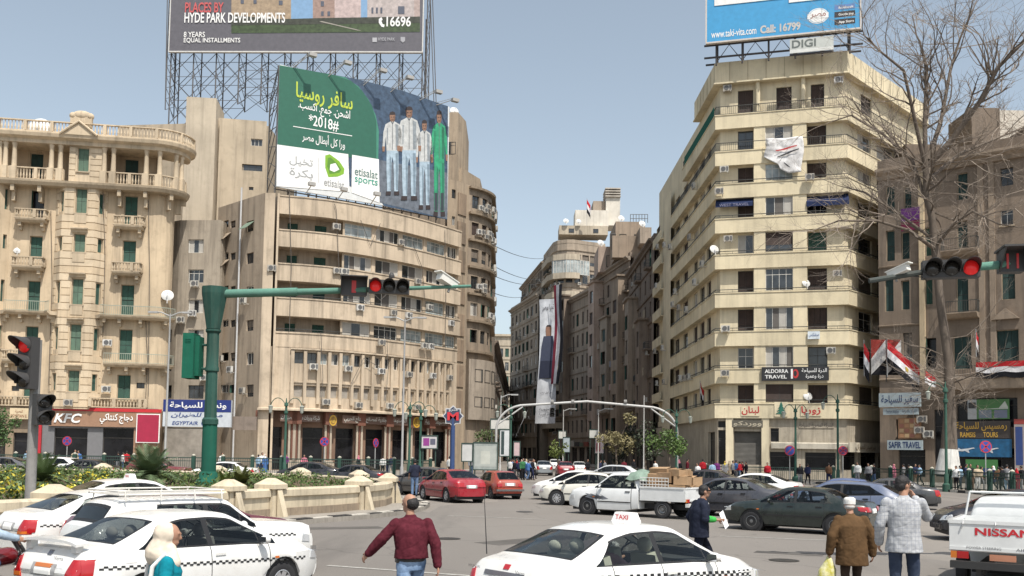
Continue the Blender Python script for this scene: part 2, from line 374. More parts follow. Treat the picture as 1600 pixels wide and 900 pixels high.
ELANTRA = dict(VERNA, L=4.45, W=1.76, H=1.47, top=[(-2.225, .62), (-2.17, .98), (-2.1, 1.05), (-1.66, 1.09), (-.8, 1.42), (-.4, 1.465), (.05, 1.47), (.45, 1.42), (1.3, 1.0), (1.85, .88), (2.1, .74), (2.19, .62), (2.225, .5)],
    belt=[(-2.225, .92), (-1.5, 1.02), (.5, .95), (1.2, .90), (2.225, .70)], rw=(-1.64, -.84), ws=(.47, 1.28), doors=(-1.0, -.1, 1.02), side=(-1.32, -.9, -.12, .95), wr=.58, axle=(-1.32, 1.33), wrad=.31)
LANCER = dict(VERNA, L=4.4, W=1.69, H=1.38, top=[(-2.2, .60), (-2.17, .93), (-2.1, .98), (-1.5, 1.01), (-.92, 1.33), (-.5, 1.375), (.0, 1.38), (.32, 1.345), (1.0, .97), (1.8, .86), (2.1, .72), (2.18, .6), (2.2, .5)],
    belt=[(-2.2, .88), (-1.5, .93), (.5, .89), (1.1, .86), (2.2, .70)], rw=(-1.48, -.95), ws=(.34, .98), doors=(-.98, -.12, .9), side=(-1.2, -.95, -.14, .74), wr=.57, axle=(-1.28, 1.25), wrad=.29)
HATCH = dict(VERNA, L=4.25, W=1.77, H=1.48, top=[(-2.125, .6), (-2.08, .86), (-1.98, 1.04), (-1.88, 1.08), (-1.32, 1.40), (-.7, 1.47), (.1, 1.48), (.5, 1.43), (1.35, 1.01), (1.8, .88), (2.0, .76), (2.09, .62), (2.125, .5)],
    belt=[(-2.125, .92), (-1.5, 1.04), (.5, .95), (1.2, .9), (2.125, .7)], rw=(-1.86, -1.36), ws=(.52, 1.33), doors=(-1.02, -.1, 1.05), side=(-1.45, -.98, -.12, 1.0), wr=.6, axle=(-1.28, 1.32), wrad=.32)
LADA = dict(VERNA, L=4.1, W=1.62, H=1.44, sm=.03, top=[(-2.05, .58), (-2.03, .96), (-1.98, 1.0), (-1.9, 1.02), (-1.66, 1.38), (-1.5, 1.43), (-.5, 1.44), (.2, 1.43), (.36, 1.40), (.86, 1.0), (1.7, .95), (1.93, .92), (2.02, .86), (2.05, .55)],
    belt=[(-2.05, .93), (2.05, .87)], rw=(-1.88, -1.68), ws=(.38, .84), doors=(-.98, -.12, .72), side=(-1.05, -.95, -.14, .56), wr=.60, axle=(-1.2, 1.22), wrad=.29, plan=.13, wagon=1)
FIAT = dict(VERNA, L=3.65, W=1.53, H=1.37, sm=.03, top=[(-1.825, .56), (-1.80, .84), (-1.74, .92), (-1.70, .94), (-1.12, 1.33), (-.9, 1.36), (-.3, 1.37), (.2, 1.355), (.36, 1.31), (.92, .94), (1.5, .86), (1.74, .8), (1.8, .72), (1.825, .5)],
    belt=[(-1.825, .84), (0, .88), (1.825, .8)], rw=(-1.68, -1.16), ws=(.38, .9), doors=(-.52, -.5, .72), side=(-.98, -.7, -.34, .6), wr=.53, axle=(-1.05, 1.1), wrad=.275, plan=.16)
PICKUP = dict(VERNA, L=3.05, W=1.69, H=1.61, sm=.04, x0=-.9, top=[(-.9, 1.0), (-.88, 1.5), (-.82, 1.59), (-.5, 1.61), (.2, 1.60), (.42, 1.56), (1.02, 1.08), (1.75, 1.0), (2.0, .92), (2.1, .8), (2.15, .55)],
    belt=[(-.9, 1.02), (.9, 1.0), (2.15, .88)], rw=None, ws=(.44, 1.0), doors=(-.62, -.6, .86), side=(-.8, -.6, -.3, .7), wr=.62, axle=(99, 1.3), wrad=.32, plan=.12)
TRIM = flat((.012, .012, .013), .55)
def make_car(label, spec, paint, loc, heading, wheel='cover', tail='wrap', cat='car', name='parked_car', group=None, taxi=0, tint=.5, extras=None, bumper=None, plate='rear'):
    S = spec; L, W, H = S['L'], S['W'], S['H']; x0 = S.get('x0', -L / 2); x1 = x0 + L; sm = S.get('sm', .07)
    t = thing(name, label, cat, loc, heading, group)
    ax = S['axle']; ra = S['wrad'] + .065; dr, db, df = S['doors']
    sa, sb, sc_, sd_ = S['side']; ws0, ws1 = S['ws']; rw = S['rw']
    keys = {x0, x0 + .03, x0 + .07, x1, x1 - .03, x1 - .07, ws0, ws0 + .03, ws1, ws1 - .03, sa, sb, sc_, sd_, sc_ + .09, sd_ - .03}
    for d in (dr, db, df): keys |= {d, d + .014}
    if rw: keys |= {rw[0], rw[0] + .035, rw[1], rw[1] - .035}
    xs = sorted(keys); full = []
    for a, b in zip(xs, xs[1:]):
        n = max(1, int((b - a) / .075)); full += [a + (b - a) * i / n for i in range(n)]
    full.append(x1); xs = full
    belt, top = S['belt'], S['top']; plan = S.get('plan', .24); wr = S['wr']
    gm = H - lerp_pts(belt, 0) - .03
    def section(x):
        u = (x - (x0 + x1) / 2) / (L / 2); k = max(0, (abs(u) - .6) / .4); w_ = W / 2 * (1 - plan * k ** 2.6)
        if S.get('x0') and x < 0: w_ = W / 2
        zs = lerp_pts(belt, x); zt = max(smooth_pts(top, x, sm), .4); zs = min(zs, zt - .012); g = max(0, zt - zs - .03); tt = min(1, g / gm)
        zb = .20 + .10 * k
        for xa in ax:
            if abs(x - xa) < ra: zb = max(zb, S['wrad'] + math.sqrt(ra * ra - (x - xa) ** 2))
        z = [zb, zb + .025, .42, .56, .72, zs - .07, zs]
        for i in range(1, 7):
            z[i] = min(max(z[i], zb + .012 * i), zs - .004 * (6 - i)) if zs > zb + .08 else zb + (zs - zb) * i / 6
        y = [w_ - .09, w_ - .025, w_, w_ + .004, w_ - .002, w_ - .022, w_ - .06]
        h = zt - zs
        y7 = (w_ - .12) - (w_ - .12 - wr) * tt; z7 = zs + h * (.55 + .27 * tt)
        def on(f): return (y[6] + (y7 - y[6]) * f + .02 * tt * math.sin(math.pi * f), zs + (z7 - zs) * f)
        b6, b7 = on(.07), on(.93)
        y8 = y7 - .05 - .02 * tt; z8 = zs + h * (.86 + .08 * tt)
        y += [b6[0], b7[0], y7, y8, y8 - .035, y8 * .55, 0]; z += [b6[1], b7[1], z7, z8, zs + h * (.9 + .06 * tt), zs + h * .985, zt]
        return list(zip(y, z))
    secs = [section(x) for x in xs]; NS = 14
    hullv = []; hullf = []
    groups = {}
    def put(key, quad):
        groups.setdefault(key, []).append(quad)
    for i in range(len(xs) - 1):
        xa, xb = xs[i], xs[i + 1]; xm = (xa + xb) / 2
        seam = any(abs(xm - d - .007) < .006 for d in (dr, db, df) if dr != db or d in (db, df))
        for sgn in (1, -1):
            for j in range(NS - 1):
                A, B = secs[i][j], secs[i][j + 1]; C, D = secs[i + 1][j + 1], secs[i + 1][j]
                q = [(xa, sgn * A[0], A[1]), (xa, sgn * B[0], B[1]), (xb, sgn * C[0], C[1]), (xb, sgn * D[0], D[1])]
                if sgn < 0: q = q[::-1]
                key = 'body'
                if 1 <= j <= 5 and seam: key = 'seam'
                elif 1 <= j <= 5 and (dr < xm < df): key = ('door', sgn, 0 if xm > db else 1)
                if 6 <= j <= 8 and sa < xm < ws1:
                    if j == 6 or j == 8: key = 'trim' if (sa if j == 6 else sb) < xm < ws1 - .1 else key
                    elif sb < xm < sc_: key = ('sidew', sgn, 1)
                    elif sc_ + .09 < xm < sd_ - .03: key = ('sidew', sgn, 0)
                    elif sa < xm < sb:
                        fa, fb = (xa - sa) / (sb - sa), (xb - sa) / (sb - sa)
                        Ma = [A[k_] + (B[k_] - A[k_]) * fa for k_ in (0, 1)]; Mb_ = [D[k_] + (C[k_] - D[k_]) * fb for k_ in (0, 1)]
                        lo = [(xa, sgn * A[0], A[1]), (xa, sgn * Ma[0], Ma[1]), (xb, sgn * Mb_[0], Mb_[1]), (xb, sgn * D[0], D[1])]
                        hi = [(xa, sgn * Ma[0], Ma[1]), (xa, sgn * B[0], B[1]), (xb, sgn * C[0], C[1]), (xb, sgn * Mb_[0], Mb_[1])]
                        put(('sidew', sgn, 1), lo[::-1] if sgn < 0 else lo); put('body', hi[::-1] if sgn < 0 else hi); hullf.append(q); continue
                    else: key = 'trim' if xm < sd_ + .02 else 'sidew_fix'
                    if key == 'sidew_fix': key = ('sidew', sgn, 2)
                if j >= 10:
                    if rw and rw[0] < xm < rw[1]: key = 'trim' if (j == 10 or xm < rw[0] + .035 or xm > rw[1] - .035) else 'rearw'
                    if ws0 < xm < ws1: key = 'trim' if (j == 10 or xm < ws0 + .03 or xm > ws1 - .03) else 'frontw'
                    if xm > ws1: key = 'hood'
                put(key, q); hullf.append(q)
    for i, rev in ((0, True), (len(xs) - 1, False)):
        for j in range(NS - 1):
            (ya, za), (yb, zb) = secs[i][j], secs[i][j + 1]
            q = [(xs[i], ya, za), (xs[i], yb, zb), (xs[i], -yb, zb), (xs[i], -ya, za)]
            if rev: q = q[::-1]
            put('body', q); hullf.append(q)
    vs = [p for q in hullf for p in q]; bvh = BVHTree.FromPolygons(vs, [tuple(range(4 * i, 4 * i + 4)) for i in range(len(hullf))])
    def mk(quads):
        mb = MB(); idx = {}
        for q in quads:
            f = []
            for p in q:
                k = (round(p[0], 4), round(p[1], 4), round(p[2], 4))
                if k not in idx: idx[k] = len(mb.v); mb.v.append(Vector(p))
                if idx[k] not in f: f.append(idx[k])
            if len(f) > 2: mb.f.append(tuple(f)); mb.mi.append(0)
        return mb
    body = None
    bodyq = mk(groups.pop('body')); nb = len(bodyq.f)
    for extra in ('seam', 'trim'):
        if extra in groups:
            m2 = mk(groups.pop(extra)); b0 = len(bodyq.v); bodyq.v += m2.v; bodyq.f += [tuple(b0 + i for i in f) for f in m2.f]; bodyq.mi += [1] * len(m2.f)
    # dark floor pan, wheel wells
    bodyq.k = 1; bodyq.box((x0 + .12, -W / 2 + .14, .17), (x1 - .15, W / 2 - .14, .36))
    for xa in ax:
        if xa < 50:
            for sg in (1, -1): bodyq.lathe([(ra + .02, W / 2 * sg - .04 * sg), (ra + .02, sg * (W / 2 - .26)), (.02, sg * (W / 2 - .27))], 18, (xa, 0, S['wrad']), 'y')
    body = bodyq.build('body', [paint, TRIM], t, True, 38)
    for key, qs in groups.items():
        if key == 'hood': mk(qs).build('bonnet', paint, t, True, 40)
        elif key == 'rearw': mk(qs).build('rear_window', carglass(tint), t, True)
        elif key == 'frontw': mk(qs).build('windscreen', carglass(tint), t, True)
        elif key[0] == 'door':
            dd = mk(qs).build('door', paint, t, True, 38)
            xh = (db if key[2] == 0 else dr) + .16; zh = lerp_pts(belt, xh) - .11
            if dr != db or key[2] == 0: MB().box((xh - .09, -.012, zh - .018), (xh + .09, .012, zh + .018)).add([], []).build('handle', paint if S is VERNA else TRIM, dd).location = (0, key[1] * (W / 2 - .008), 0)
        elif key[0] == 'sidew': mk(qs).build('side_window', carglass(tint), t, True)
    # pieces that lie on the hull: cast a small grid against it
    def patch(side, c4, nm, mat, n=8, off=.014, m_=None, cells=None):
        mb = MB(); g = []
        for i in range(n + 1):
            for j in range((m_ or n) + 1):
                a, b = i / n, j / (m_ or n)
                p = [(c4[0][k] * (1 - a) + c4[1][k] * a) * (1 - b) + (c4[3][k] * (1 - a) + c4[2][k] * a) * b for k in (0, 1)]
                if side in ('rear', 'front'):
                    o_, d_ = Vector((x0 - 1 if side == 'rear' else x1 + 1, p[0], p[1])), Vector((1 if side == 'rear' else -1, 0, 0))
                else:
                    o_, d_ = Vector((p[0], 2 * side, p[1])), Vector((0, -side, 0))
                h = bvh.ray_cast(o_, d_); g.append((h[0] if h[0] else o_ + d_ * 1.15) - d_ * off)
        mm = m_ or n; fs = []
        for i in range(n):
            for j in range(mm):
                if cells is None or cells(i, j): fs.append((i * (mm + 1) + j, (i + 1) * (mm + 1) + j, (i + 1) * (mm + 1) + j + 1, i * (mm + 1) + j + 1))
        if off > .008 and cells is None:
            # a rim so that the piece has thickness
            b0 = len(g); back = Vector((-1 if side == 'front' else 1, 0, 0)) if side in ('rear', 'front') else Vector((0, -side, 0))
            g += [p + back * (off + .01) for p in g]; per = [(i, 0) for i in range(n)] + [(n, j) for j in range(mm)] + [(i, mm) for i in range(n, 0, -1)] + [(0, j) for j in range(mm, 0, -1)]
            ids = [i * (mm + 1) + j for i, j in per]
            fs += [(a, b, b + b0, a + b0) for a, b in zip(ids, ids[1:] + ids[:1])]
        mb.add(g, fs); return mb.build(nm, mat, t, True, 50)
    RED = flat((.36, .008, .012), .12, 0, 0, .6, var=.3); AMB = flat((.55, .13, .01), .15, coat=.5); CLR = flat((.62, .64, .66), .08, .3, coat=.8); PL = flat((.75, .75, .72), .5); CHR = flat((.5, .5, .5), .2, .9)
    hw = W / 2; zs = lerp_pts(belt, x0 + .1)
    for sg in (1, -1):
        if rw is None: pass
        elif tail == 'wrap':
            patch('rear', [(sg * hw * .56, .60), (sg * hw * .86, .60), (sg * hw * .86, zs - .0), (sg * hw * .66, zs - .0)], 'tail_light', RED)
            patch(sg, [(x0 + .07, .62), (x0 + .20, .64), (x0 + .24, zs - .02), (x0 + .1, zs - .01)], 'tail_light', RED)
            patch('rear', [(sg * hw * .57, .61), (sg * hw * .84, .61), (sg * hw * .84, .66), (sg * hw * .58, .66)], 'indicator', AMB, off=.02)
        elif tail == 'wide':
            patch('rear', [(sg * hw * .42, .70), (sg * hw * .88, .72), (sg * hw * .88, zs - .03), (sg * hw * .42, zs - .04)], 'tail_light', RED)
            patch(sg, [(x0 + .07, .72), (x0 + .26, .76), (x0 + .26, zs - .05), (x0 + .08, zs - .03)], 'tail_light', RED)
        elif tail == 'box':
            patch('rear', [(sg * hw * .55, .60), (sg * hw * .88, .60), (sg * hw * .88, .76), (sg * hw * .55, .76)], 'tail_light', RED)
        zf = lerp_pts(belt, x1 - .15)
        patch('front', [(sg * hw * .50, .56), (sg * hw * .84, .58), (sg * hw * .84, .72), (sg * hw * .50, .69)], 'headlight', CLR)
        patch(sg, [(x1 - .28, .60), (x1 - .09, .58), (x1 - .1, .70), (x1 - .26, .74)], 'headlight', CLR)
        mr = thing_mirror(t, (S['ws'][1] - .33, sg * (hw + .07), lerp_pts(belt, .7) + .07), sg, paint)
    if rw is not None:
        patch('rear', [(-.26, .66), (.26, .66), (.26, .80), (-.26, .80)], 'plate_recess', flat(tuple(.3 for _ in range(3)), .6), off=.006)
        p = patch('rear', [(-.17, .665), (.17, .665), (.17, .79), (-.17, .79)], 'number_plate', PL, off=.02)
    patch('front', [(-.36, .48), (.36, .48), (.34, .62), (-.34, .62)], 'grille', TRIM)
    bm = bumper or paint
    if S.get('wagon') or S is FIAT:
        for xe, dx in ((x0, -1), (x1, 1)): MB().box((xe - .05, -hw + .05, .40), (xe + .05, hw - .05, .50)).build('bumper', CHR, t)
    else:
        patch('rear', [(-hw * .86, .30), (hw * .86, .30), (hw * .88, .545), (-hw * .88, .545)], 'bumper', bm, 10, .03)
        patch('front', [(-hw * .8, .28), (hw * .8, .28), (hw * .8, .47), (-hw * .8, .47)], 'bumper', bm, 10, .02)
    st = wheel
    for xa in ax:
        if xa < 50:
            for sg in (1, -1): add_wheel(t, xa, sg * (hw - .105), S['wrad'], st)
    # seats seen through the glass
    sm_ = flat((.20, .19, .175), .9) if taxi != 1 else flat((.38, .37, .31), .9)
    rows = [(.10, 2)] + ([(-.78, 3)] if rw and S is not FIAT else [])
    for xr, nn in rows:
        for yy in ([-.36, .36] if nn == 2 else [0]):
            wd_ = .25 if nn == 2 else .60
            sb_ = MB(Matrix.Translation((xr, yy, .72)) @ Matrix.Rotation(-.22, 4, 'Y')); sb_.prism([(-.07, -wd_), (.07, -wd_), (.09, -wd_ + .06), (.09, wd_ - .06), (.07, wd_), (-.07, wd_)], -.35, .30, .86)
            seat = sb_.build('seat', sm_, t, True, 50)
            MB(Matrix.Translation((xr - .08, 0, 1.12))).ell((0, 0, 0), (.07, .125, .10), 12, 8).build('headrest', sm_, seat, True).location = (0, yy, 0)
            if nn == 3:
                for yh in (-.36, .36): MB().ell((xr - .12, yh, 1.09), (.055, .12, .08), 12, 8).build('headrest', sm_, seat, True)
    MB().box((ws0 + .25, -hw + .16, .66), (ws1 - .06, hw - .16, .90)).build('dashboard', flat((.03, .03, .03), .8), t)
    MB(Matrix.Translation((ws0 + .12, .36, .90)) @ Matrix.Rotation(R(-62), 4, 'Y')).tube([(.18 * math.cos(a * math.pi / 10), .18 * math.sin(a * math.pi / 10), 0) for a in range(21)], .014, 6, False).build('steering_wheel', TRIM, t, True)
    # wipers, door mouldings, side repeaters
    for y_ in (-.05, .42):
        a_ = Vector((ws1 - .05, y_, lerp_pts(top, ws1 - .05) + .02)); MB().tube([a_, (ws1 - .16, y_ - .42, lerp_pts(top, ws1 - .16) + .02)], .010, 5).build('wiper', TRIM, t)
    for sg in (1, -1):
        if S is not VERNA: patch(sg, [(dr + .04, .50), (df - .04, .50), (df - .04, .535), (dr + .04, .535)], 'side_moulding', TRIM, 12, .014, 1)
        patch(sg, [(df + .10, .66), (df + .17, .66), (df + .17, .69), (df + .10, .69)], 'side_repeater', AMB, 2)
    if rw is not None: patch(-1, [(x0 + .62, .80), (x0 + .78, .80), (x0 + .78, .95 if S is not VERNA else .92), (x0 + .62, .95 if S is not VERNA else .92)], 'fuel_flap', paint, 3, .004)
    if taxi:
        BLK = flat((.015, .015, .015), .5)
        for sg in (1, -1):
            for x_a, x_b in ((x0 + .28, x1 - .42),):
                n = int((x_b - x_a) / (.055 if taxi != 1 else .062)); rowsn = 2 if taxi != 1 else 4; hh = .05 if taxi != 1 else .15
                def zc(x): return lerp_pts(belt, x) - (.14 if taxi != 1 else .10)
                patch(sg, [(x_a, zc(x_a) - hh / 2), (x_b, zc(x_b) - hh / 2), (x_b, zc(x_b) + hh / 2), (x_a, zc(x_a) + hh / 2)], 'checker_band', BLK, n, .006, rowsn, lambda i, j: (i + j) % 2 == 0)
    if extras: extras(t, patch, S)
    return t
def thing_mirror(t, p, sg, paint):
    m = MB(Matrix.Translation(p)).ell((0, 0, 0), (.06, .10, .065), 12, 8)
    m.tube([(.02, -.06 * sg, -.03), (.05, -.13 * sg, -.07)], .018, 6)
    o = m.build('mirror', paint, t, True, 50)
    MB(Matrix.Translation(p)).add([(-.062, -.08, -.045), (-.062, .08, -.045), (-.062, .08, .045), (-.062, -.08, .045)], [(0, 3, 2, 1)]).build('mirror_glass', flat((.5, .52, .55), .05, 1), o)
    return o
WHITE = carpaint((.70, .70, .68), .22, (.46, .42, .35), .34)
def paintc(c, coat=.9, rough=.25, metal=.25): return carpaint(c, rough, (.24, .21, .175), .07)
def spot(px, py, d=None):
    return G(px, py) if d is None else Vector((P(px, 700, d).x, d, 0))
# ------------------------------------------------------------------ building kit
class Path:
    """a facade seen from outside: points run from left to right"""
    def __init__(s, pts):
        s.p = [Vector((a[0], a[1])) for a in pts]; s.c = [0.0]
        for a, b in zip(s.p, s.p[1:]): s.c.append(s.c[-1] + (b - a).length)
        s.L = s.c[-1]
    def seg(s, q):
        for i in range(len(s.p) - 1):
            if q <= s.c[i + 1] or i == len(s.p) - 2: return i
    def at(s, q):
        i = s.seg(q); t = (s.p[i + 1] - s.p[i]).normalized(); return s.p[i] + t * (q - s.c[i]), t
    def pt(s, q, z, out=0.0):
        p, t = s.at(q); return Vector((p.x + t.y * out, p.y - t.x * out, z))
    def ang(s, q): t = s.at(q)[1]; return math.atan2(t.y, t.x)
    def loc(s, px, py):
        """place on the facade seen at a photo pixel: length along it and height"""
        r = ray(px, py); best = None
        for i, (a, b) in enumerate(zip(s.p, s.p[1:])):
            d = b - a; den = r.x * d.y - r.y * d.x
            if abs(den) < 1e-9: continue
            k = (a.x * d.y - a.y * d.x) / den
            hit = Vector((r.x * k, r.y * k)); m = (hit - a).dot(d) / d.length_squared
            lo = -3 if i == 0 else -1e-6; hi = 4 if i == len(s.p) - 2 else 1 + 1e-6
            if k > 0 and lo <= m <= hi:
                if best is None or k < best[0]: best = (k, s.c[i] + m * d.length)
        if best is None: raise ValueError('no hit %s %s' % (px, py))
        return best[1], CH + r.z * best[0]
    def rect(s, x0, y0, x1, y1):
        sa, zb = s.loc(x0, (y0 + y1) / 2)[0], s.loc((x0 + x1) / 2, y0)[1]; sb, za = s.loc(x1, (y0 + y1) / 2)[0], s.loc((x0 + x1) / 2, y1)[1]
        return sa, sb, za, zb
    def sub(s, a, b):
        pts = [s.at(a)[0]] + [p for p, c in zip(s.p, s.c) if a + 1e-4 < c < b - 1e-4] + [s.at(b)[0]]; return Path(pts)
    def off(s, d):
        n = len(s.p); out = []
        for i in range(n):
            ts = []
            if i > 0: ts.append((s.p[i] - s.p[i - 1]).normalized())
            if i < n - 1: ts.append((s.p[i + 1] - s.p[i]).normalized())
            ns = [Vector((t.y, -t.x)) for t in ts]; m = sum(ns, Vector((0, 0))); m.normalize()
            out.append(s.p[i] + m * (d / max(.35, m.dot(ns[0]))))
        return Path(out)
def px_path(pts, py=450): return Path([(P(x, py, d).x, d) for x, d in pts])
def arc(c, r, a0, a1, n): return [(c[0] + r * math.cos(R(a0 + (a1 - a0) * i / n)), c[1] + r * math.sin(R(a0 + (a1 - a0) * i / n))) for i in range(n + 1)]
def sweep(mb, path, prof, cap=True):
    """closed profile of (out, z) carried along a path"""
    m = len(prof); rows = [path.off(o) if abs(o) > 1e-6 else path for o, z in prof]; n = len(path.p)
    vs = [(rows[j].p[i].x, rows[j].p[i].y, prof[j][1]) for i in range(n) for j in range(m)]
    fs = [(i * m + j, (i + 1) * m + j, (i + 1) * m + (j + 1) % m, i * m + (j + 1) % m) for i in range(n - 1) for j in range(m)]
    if cap: fs += [tuple(range(m - 1, -1, -1)), tuple(range((n - 1) * m, n * m))]
    mb.add(vs, fs); return mb
def band(mb, path, z0, z1, o0, o1): return sweep(mb, path, [(o0, z0), (o1, z0), (o1, z1), (o0, z1)])
def wall(mb, path, z0, z1, ops, depth=.25, out=0.0, s0=0.0, s1=None):
    """wall sheet with real openings and their reveals"""
    s1 = path.L if s1 is None else s1
    S = sorted({s0, s1, *[c for c in path.c if s0 < c < s1], *[x for o in ops for x in o[:2] if s0 < x < s1]})
    Z = sorted({z0, z1, *[x for o in ops for x in o[2:4] if z0 < x < z1]})
    S = [a for i, a in enumerate(S) if i == 0 or a - S[i - 1] > 1e-5]; Z = [a for i, a in enumerate(Z) if i == 0 or a - Z[i - 1] > 1e-5]
    pp = path.off(out) if out else path
    def pos(q, z, nrm=0.0):
        p, t = path.at(q); return (p.x + t.y * (out - nrm), p.y - t.x * (out - nrm), z)
    for a, b in zip(S, S[1:]):
        m = (a + b) / 2; t = path.at(m)[1]; nx, ny = t.y, -t.x
        pa, pb = path.at(a)[0], path.at(b)[0]
        za = z0
        cuts = sorted((o[2], o[3]) for o in ops if o[0] < m < o[1])
        spans = []
        for c0, c1 in cuts:
            if c0 > za: spans.append((za, c0))
            za = max(za, c1)
        if za < z1: spans.append((za, z1))
        for c0, c1 in spans:
            mb.add([(pa.x + nx * out, pa.y + ny * out, c0), (pb.x + nx * out, pb.y + ny * out, c0), (pb.x + nx * out, pb.y + ny * out, c1), (pa.x + nx * out, pa.y + ny * out, c1)], [(0, 1, 2, 3)])
    for sa, sb, za, zb in [o[:4] for o in ops]:
        for q0, q1, w0, w1 in ((sa, sa, za, zb), (sb, sb, zb, za)):
            mb.add([pos(q0 + (1e-4 if q0 == sa else -1e-4), w0), pos(q0 + (1e-4 if q0 == sa else -1e-4), w1), pos(q0 + (1e-4 if q0 == sa else -1e-4), w1, depth), pos(q0 + (1e-4 if q0 == sa else -1e-4), w0, depth)], [(0, 1, 2, 3)])
        qs = [sa] + [c for c in path.c if sa < c < sb] + [sb]
        for a, b in zip(qs, qs[1:]):
            for z, f in ((za, 1), (zb, -1)):
                q = [pos(a + 1e-4, z), pos(b - 1e-4, z), pos(b - 1e-4, z, depth), pos(a + 1e-4, z, depth)]
                mb.add(q, [(0, 1, 2, 3) if f > 0 else (3, 2, 1, 0)])
    return mb
GREEN = louvre((.028, .085, .062)); GREENP = louvre((.10, .17, .12)); GREEND = louvre((.018, .05, .045)); BROWN = louvre((.055, .035, .028)); ROLL = louvre((.20, .165, .13), .06); GREYL = louvre((.33, .30, .26), .07)
FRW = flat((.62, .60, .55), .6); FRD = flat((.05, .045, .04), .6); FRG = flat((.16, .19, .17), .6); FRT = plaster((.44, .36, .26), .4)
GLD = glassy((.035, .04, .045)); GLB = glassy((.10, .13, .15)); CURT = flat((.42, .40, .36), .9); CURD = flat((.12, .11, .10), .9); GLW = glassy((.30, .34, .34), .25); GLV = glassy((.012, .012, .014), .2, .35)
WM = {}
def win_mesh(st, w_, h):
    k = (st, round(w_, 1), round(h, 1))
    if k in WM: return WM[k]
    w_, h = k[1], k[2]; f = MB(); p = MB(); fw = .06
    pm = [GLD]; fm = FRW
    def frame(cols, rows, t=.045, m=None):
        f.box((-w_ / 2, -.03, 0), (-w_ / 2 + fw, .04, h)); f.box((w_ / 2 - fw, -.03, 0), (w_ / 2, .04, h)); f.box((-w_ / 2 + fw, -.03, 0), (w_ / 2 - fw, .04, fw)); f.box((-w_ / 2 + fw, -.03, h - fw), (w_ / 2 - fw, .04, h))
        for c in range(1, cols): x = -w_ / 2 + w_ * c / cols; f.box((x - t / 2, -.02, fw), (x + t / 2, .03, h - fw))
        for r_ in rows: f.box((-w_ / 2 + fw, -.018, h * r_ - t / 2), (w_ / 2 - fw, .028, h * r_ + t / 2))
    def pane(y, z0, z1, x0=None, x1=None, kk=0):
        p.k = kk; x0 = -w_ / 2 + .02 if x0 is None else x0; x1 = w_ / 2 - .02 if x1 is None else x1
        p.box((x0, y, z0), (x1, y + .03, z1))
    if st[0] == 'S':       # closed louvred shutters, two leaves
        mat = {'S': GREEN, 'SP': GREENP, 'SD': GREEND, 'SB': BROWN}[st]; fm = FRT if st != 'SB' else FRD; frame(1, ())
        nl = 2 if w_ < 1.6 else 3; lw = (w_ - .12) / nl
        for i in range(nl):
            x0 = -w_ / 2 + .06 + i * lw; pane(.0, .05, h * .48, x0 + .015, x0 + lw - .015); pane(.0, h * .5, h - .07, x0 + .015, x0 + lw - .015); pane(.035, .02, h - .02, x0 + .005, x0 + lw - .005, 1)
        pm = [mat, FRD]
    elif st[0] == 'G':     # glazed; digit = columns
        n = int(st[1]); fm = FRW if 'd' not in st else FRD; frame(n, (.72,) if h > 1.2 else ()); pane(.01, .03, h - .03)
        pm = [GLB if 'b' in st else GLW if 'w' in st else GLD]
    elif st[0] == 'C':     # glazed with curtains drawn part of the way
        n = int(st[1]); frame(n, ()); pane(.015, .03, h - .03); pm = [GLD, CURT, CURD]
        for i in range(n):
            if (i * 7 + int(h * 10)) % 3: pane(.008, .05, h - .05, -w_ / 2 + w_ * i / n + .05, -w_ / 2 + w_ * (i + 1) / n - .05, 1 + (i % 2))
    elif st[0] == 'R':     # roller shutter, down over part of the opening
        fr = {'R1': .0, 'R2': .35, 'R3': .65}[st[:2]]; fm = FRD; frame(2, ()); pane(.02, .03, h - .03); pm = [GLD, BROWN if 'b' in st else ROLL]
        pane(-.012, h * fr, h - .03, kk=1)
    elif st[0] == 'O':     # open, dark room with one leaf ajar
        fm = FRD; frame(1, ()); pane(.30, .02, h - .02); pm = [GLV, GREEN]
        p.k = 1; p.box((-w_ / 2 + .02, -.30, .05), (-w_ / 2 + .05, .03, h - .05))
    elif st[0] == 'D':     # dark glazed void (shop, loggia)
        fm = FRD; frame(max(1, int(w_ / 1.6)), (.75,)); pane(.03, .0, h); pm = [GLV]
    elif st[0] == 'M':     # metal roller door
        fm = FRD; frame(1, ()); pane(.01, 0, h); pm = [louvre((.10, .095, .085), .12) if st == 'Md' else GREYL]
    elif st[0] == 'L':     # louvre panel
        fm = FRT; frame(1, ()); pane(.01, 0, h); pm = [GREYL]
    WM[k] = (f.mesh('window', fm), p.mesh('pane', pm)); return WM[k]
def window(par, path, o, st, inset=.18, name='window', sill=False):
    sa, sb, za, zb = o[:4]; w_, h = max(.3, round(sb - sa, 1)), max(.3, round(zb - za, 1))
    fm, pm = win_mesh(st, w_, h); p = path.pt((sa + sb) / 2, za, -inset)
    b = ob(name, fm, par, p, path.ang((sa + sb) / 2)); b.scale = ((sb - sa) / w_, 1, (zb - za) / h)
    ob('pane' if st[0] not in 'SLM' else 'shutter', pm, b)
    if sill:
        m = MB().box((-w_ / 2 - .1, -inset - .12, -.12), (w_ / 2 + .1, -inset + .06, -.001)); ob('sill', m.mesh('sill', FRT), b)
    return b
_ac = MB().box((-.42, -.28, 0), (.42, 0, .58)); _ac.box((-.36, -.02, -.10), (-.30, .30, -.04)); _ac.box((.30, -.02, -.10), (.36, .30, -.04)); _ac.box((-.36, -.28, -.10), (-.30, -.02, -.002)); _ac.box((.30, -.28, -.10), (.36, -.02, -.002))
AC_M = [_ac.mesh('air_conditioner', flat(c, .6, var=.25)) for c in ((.50, .48, .43), (.40, .37, .32), (.56, .55, .52))]
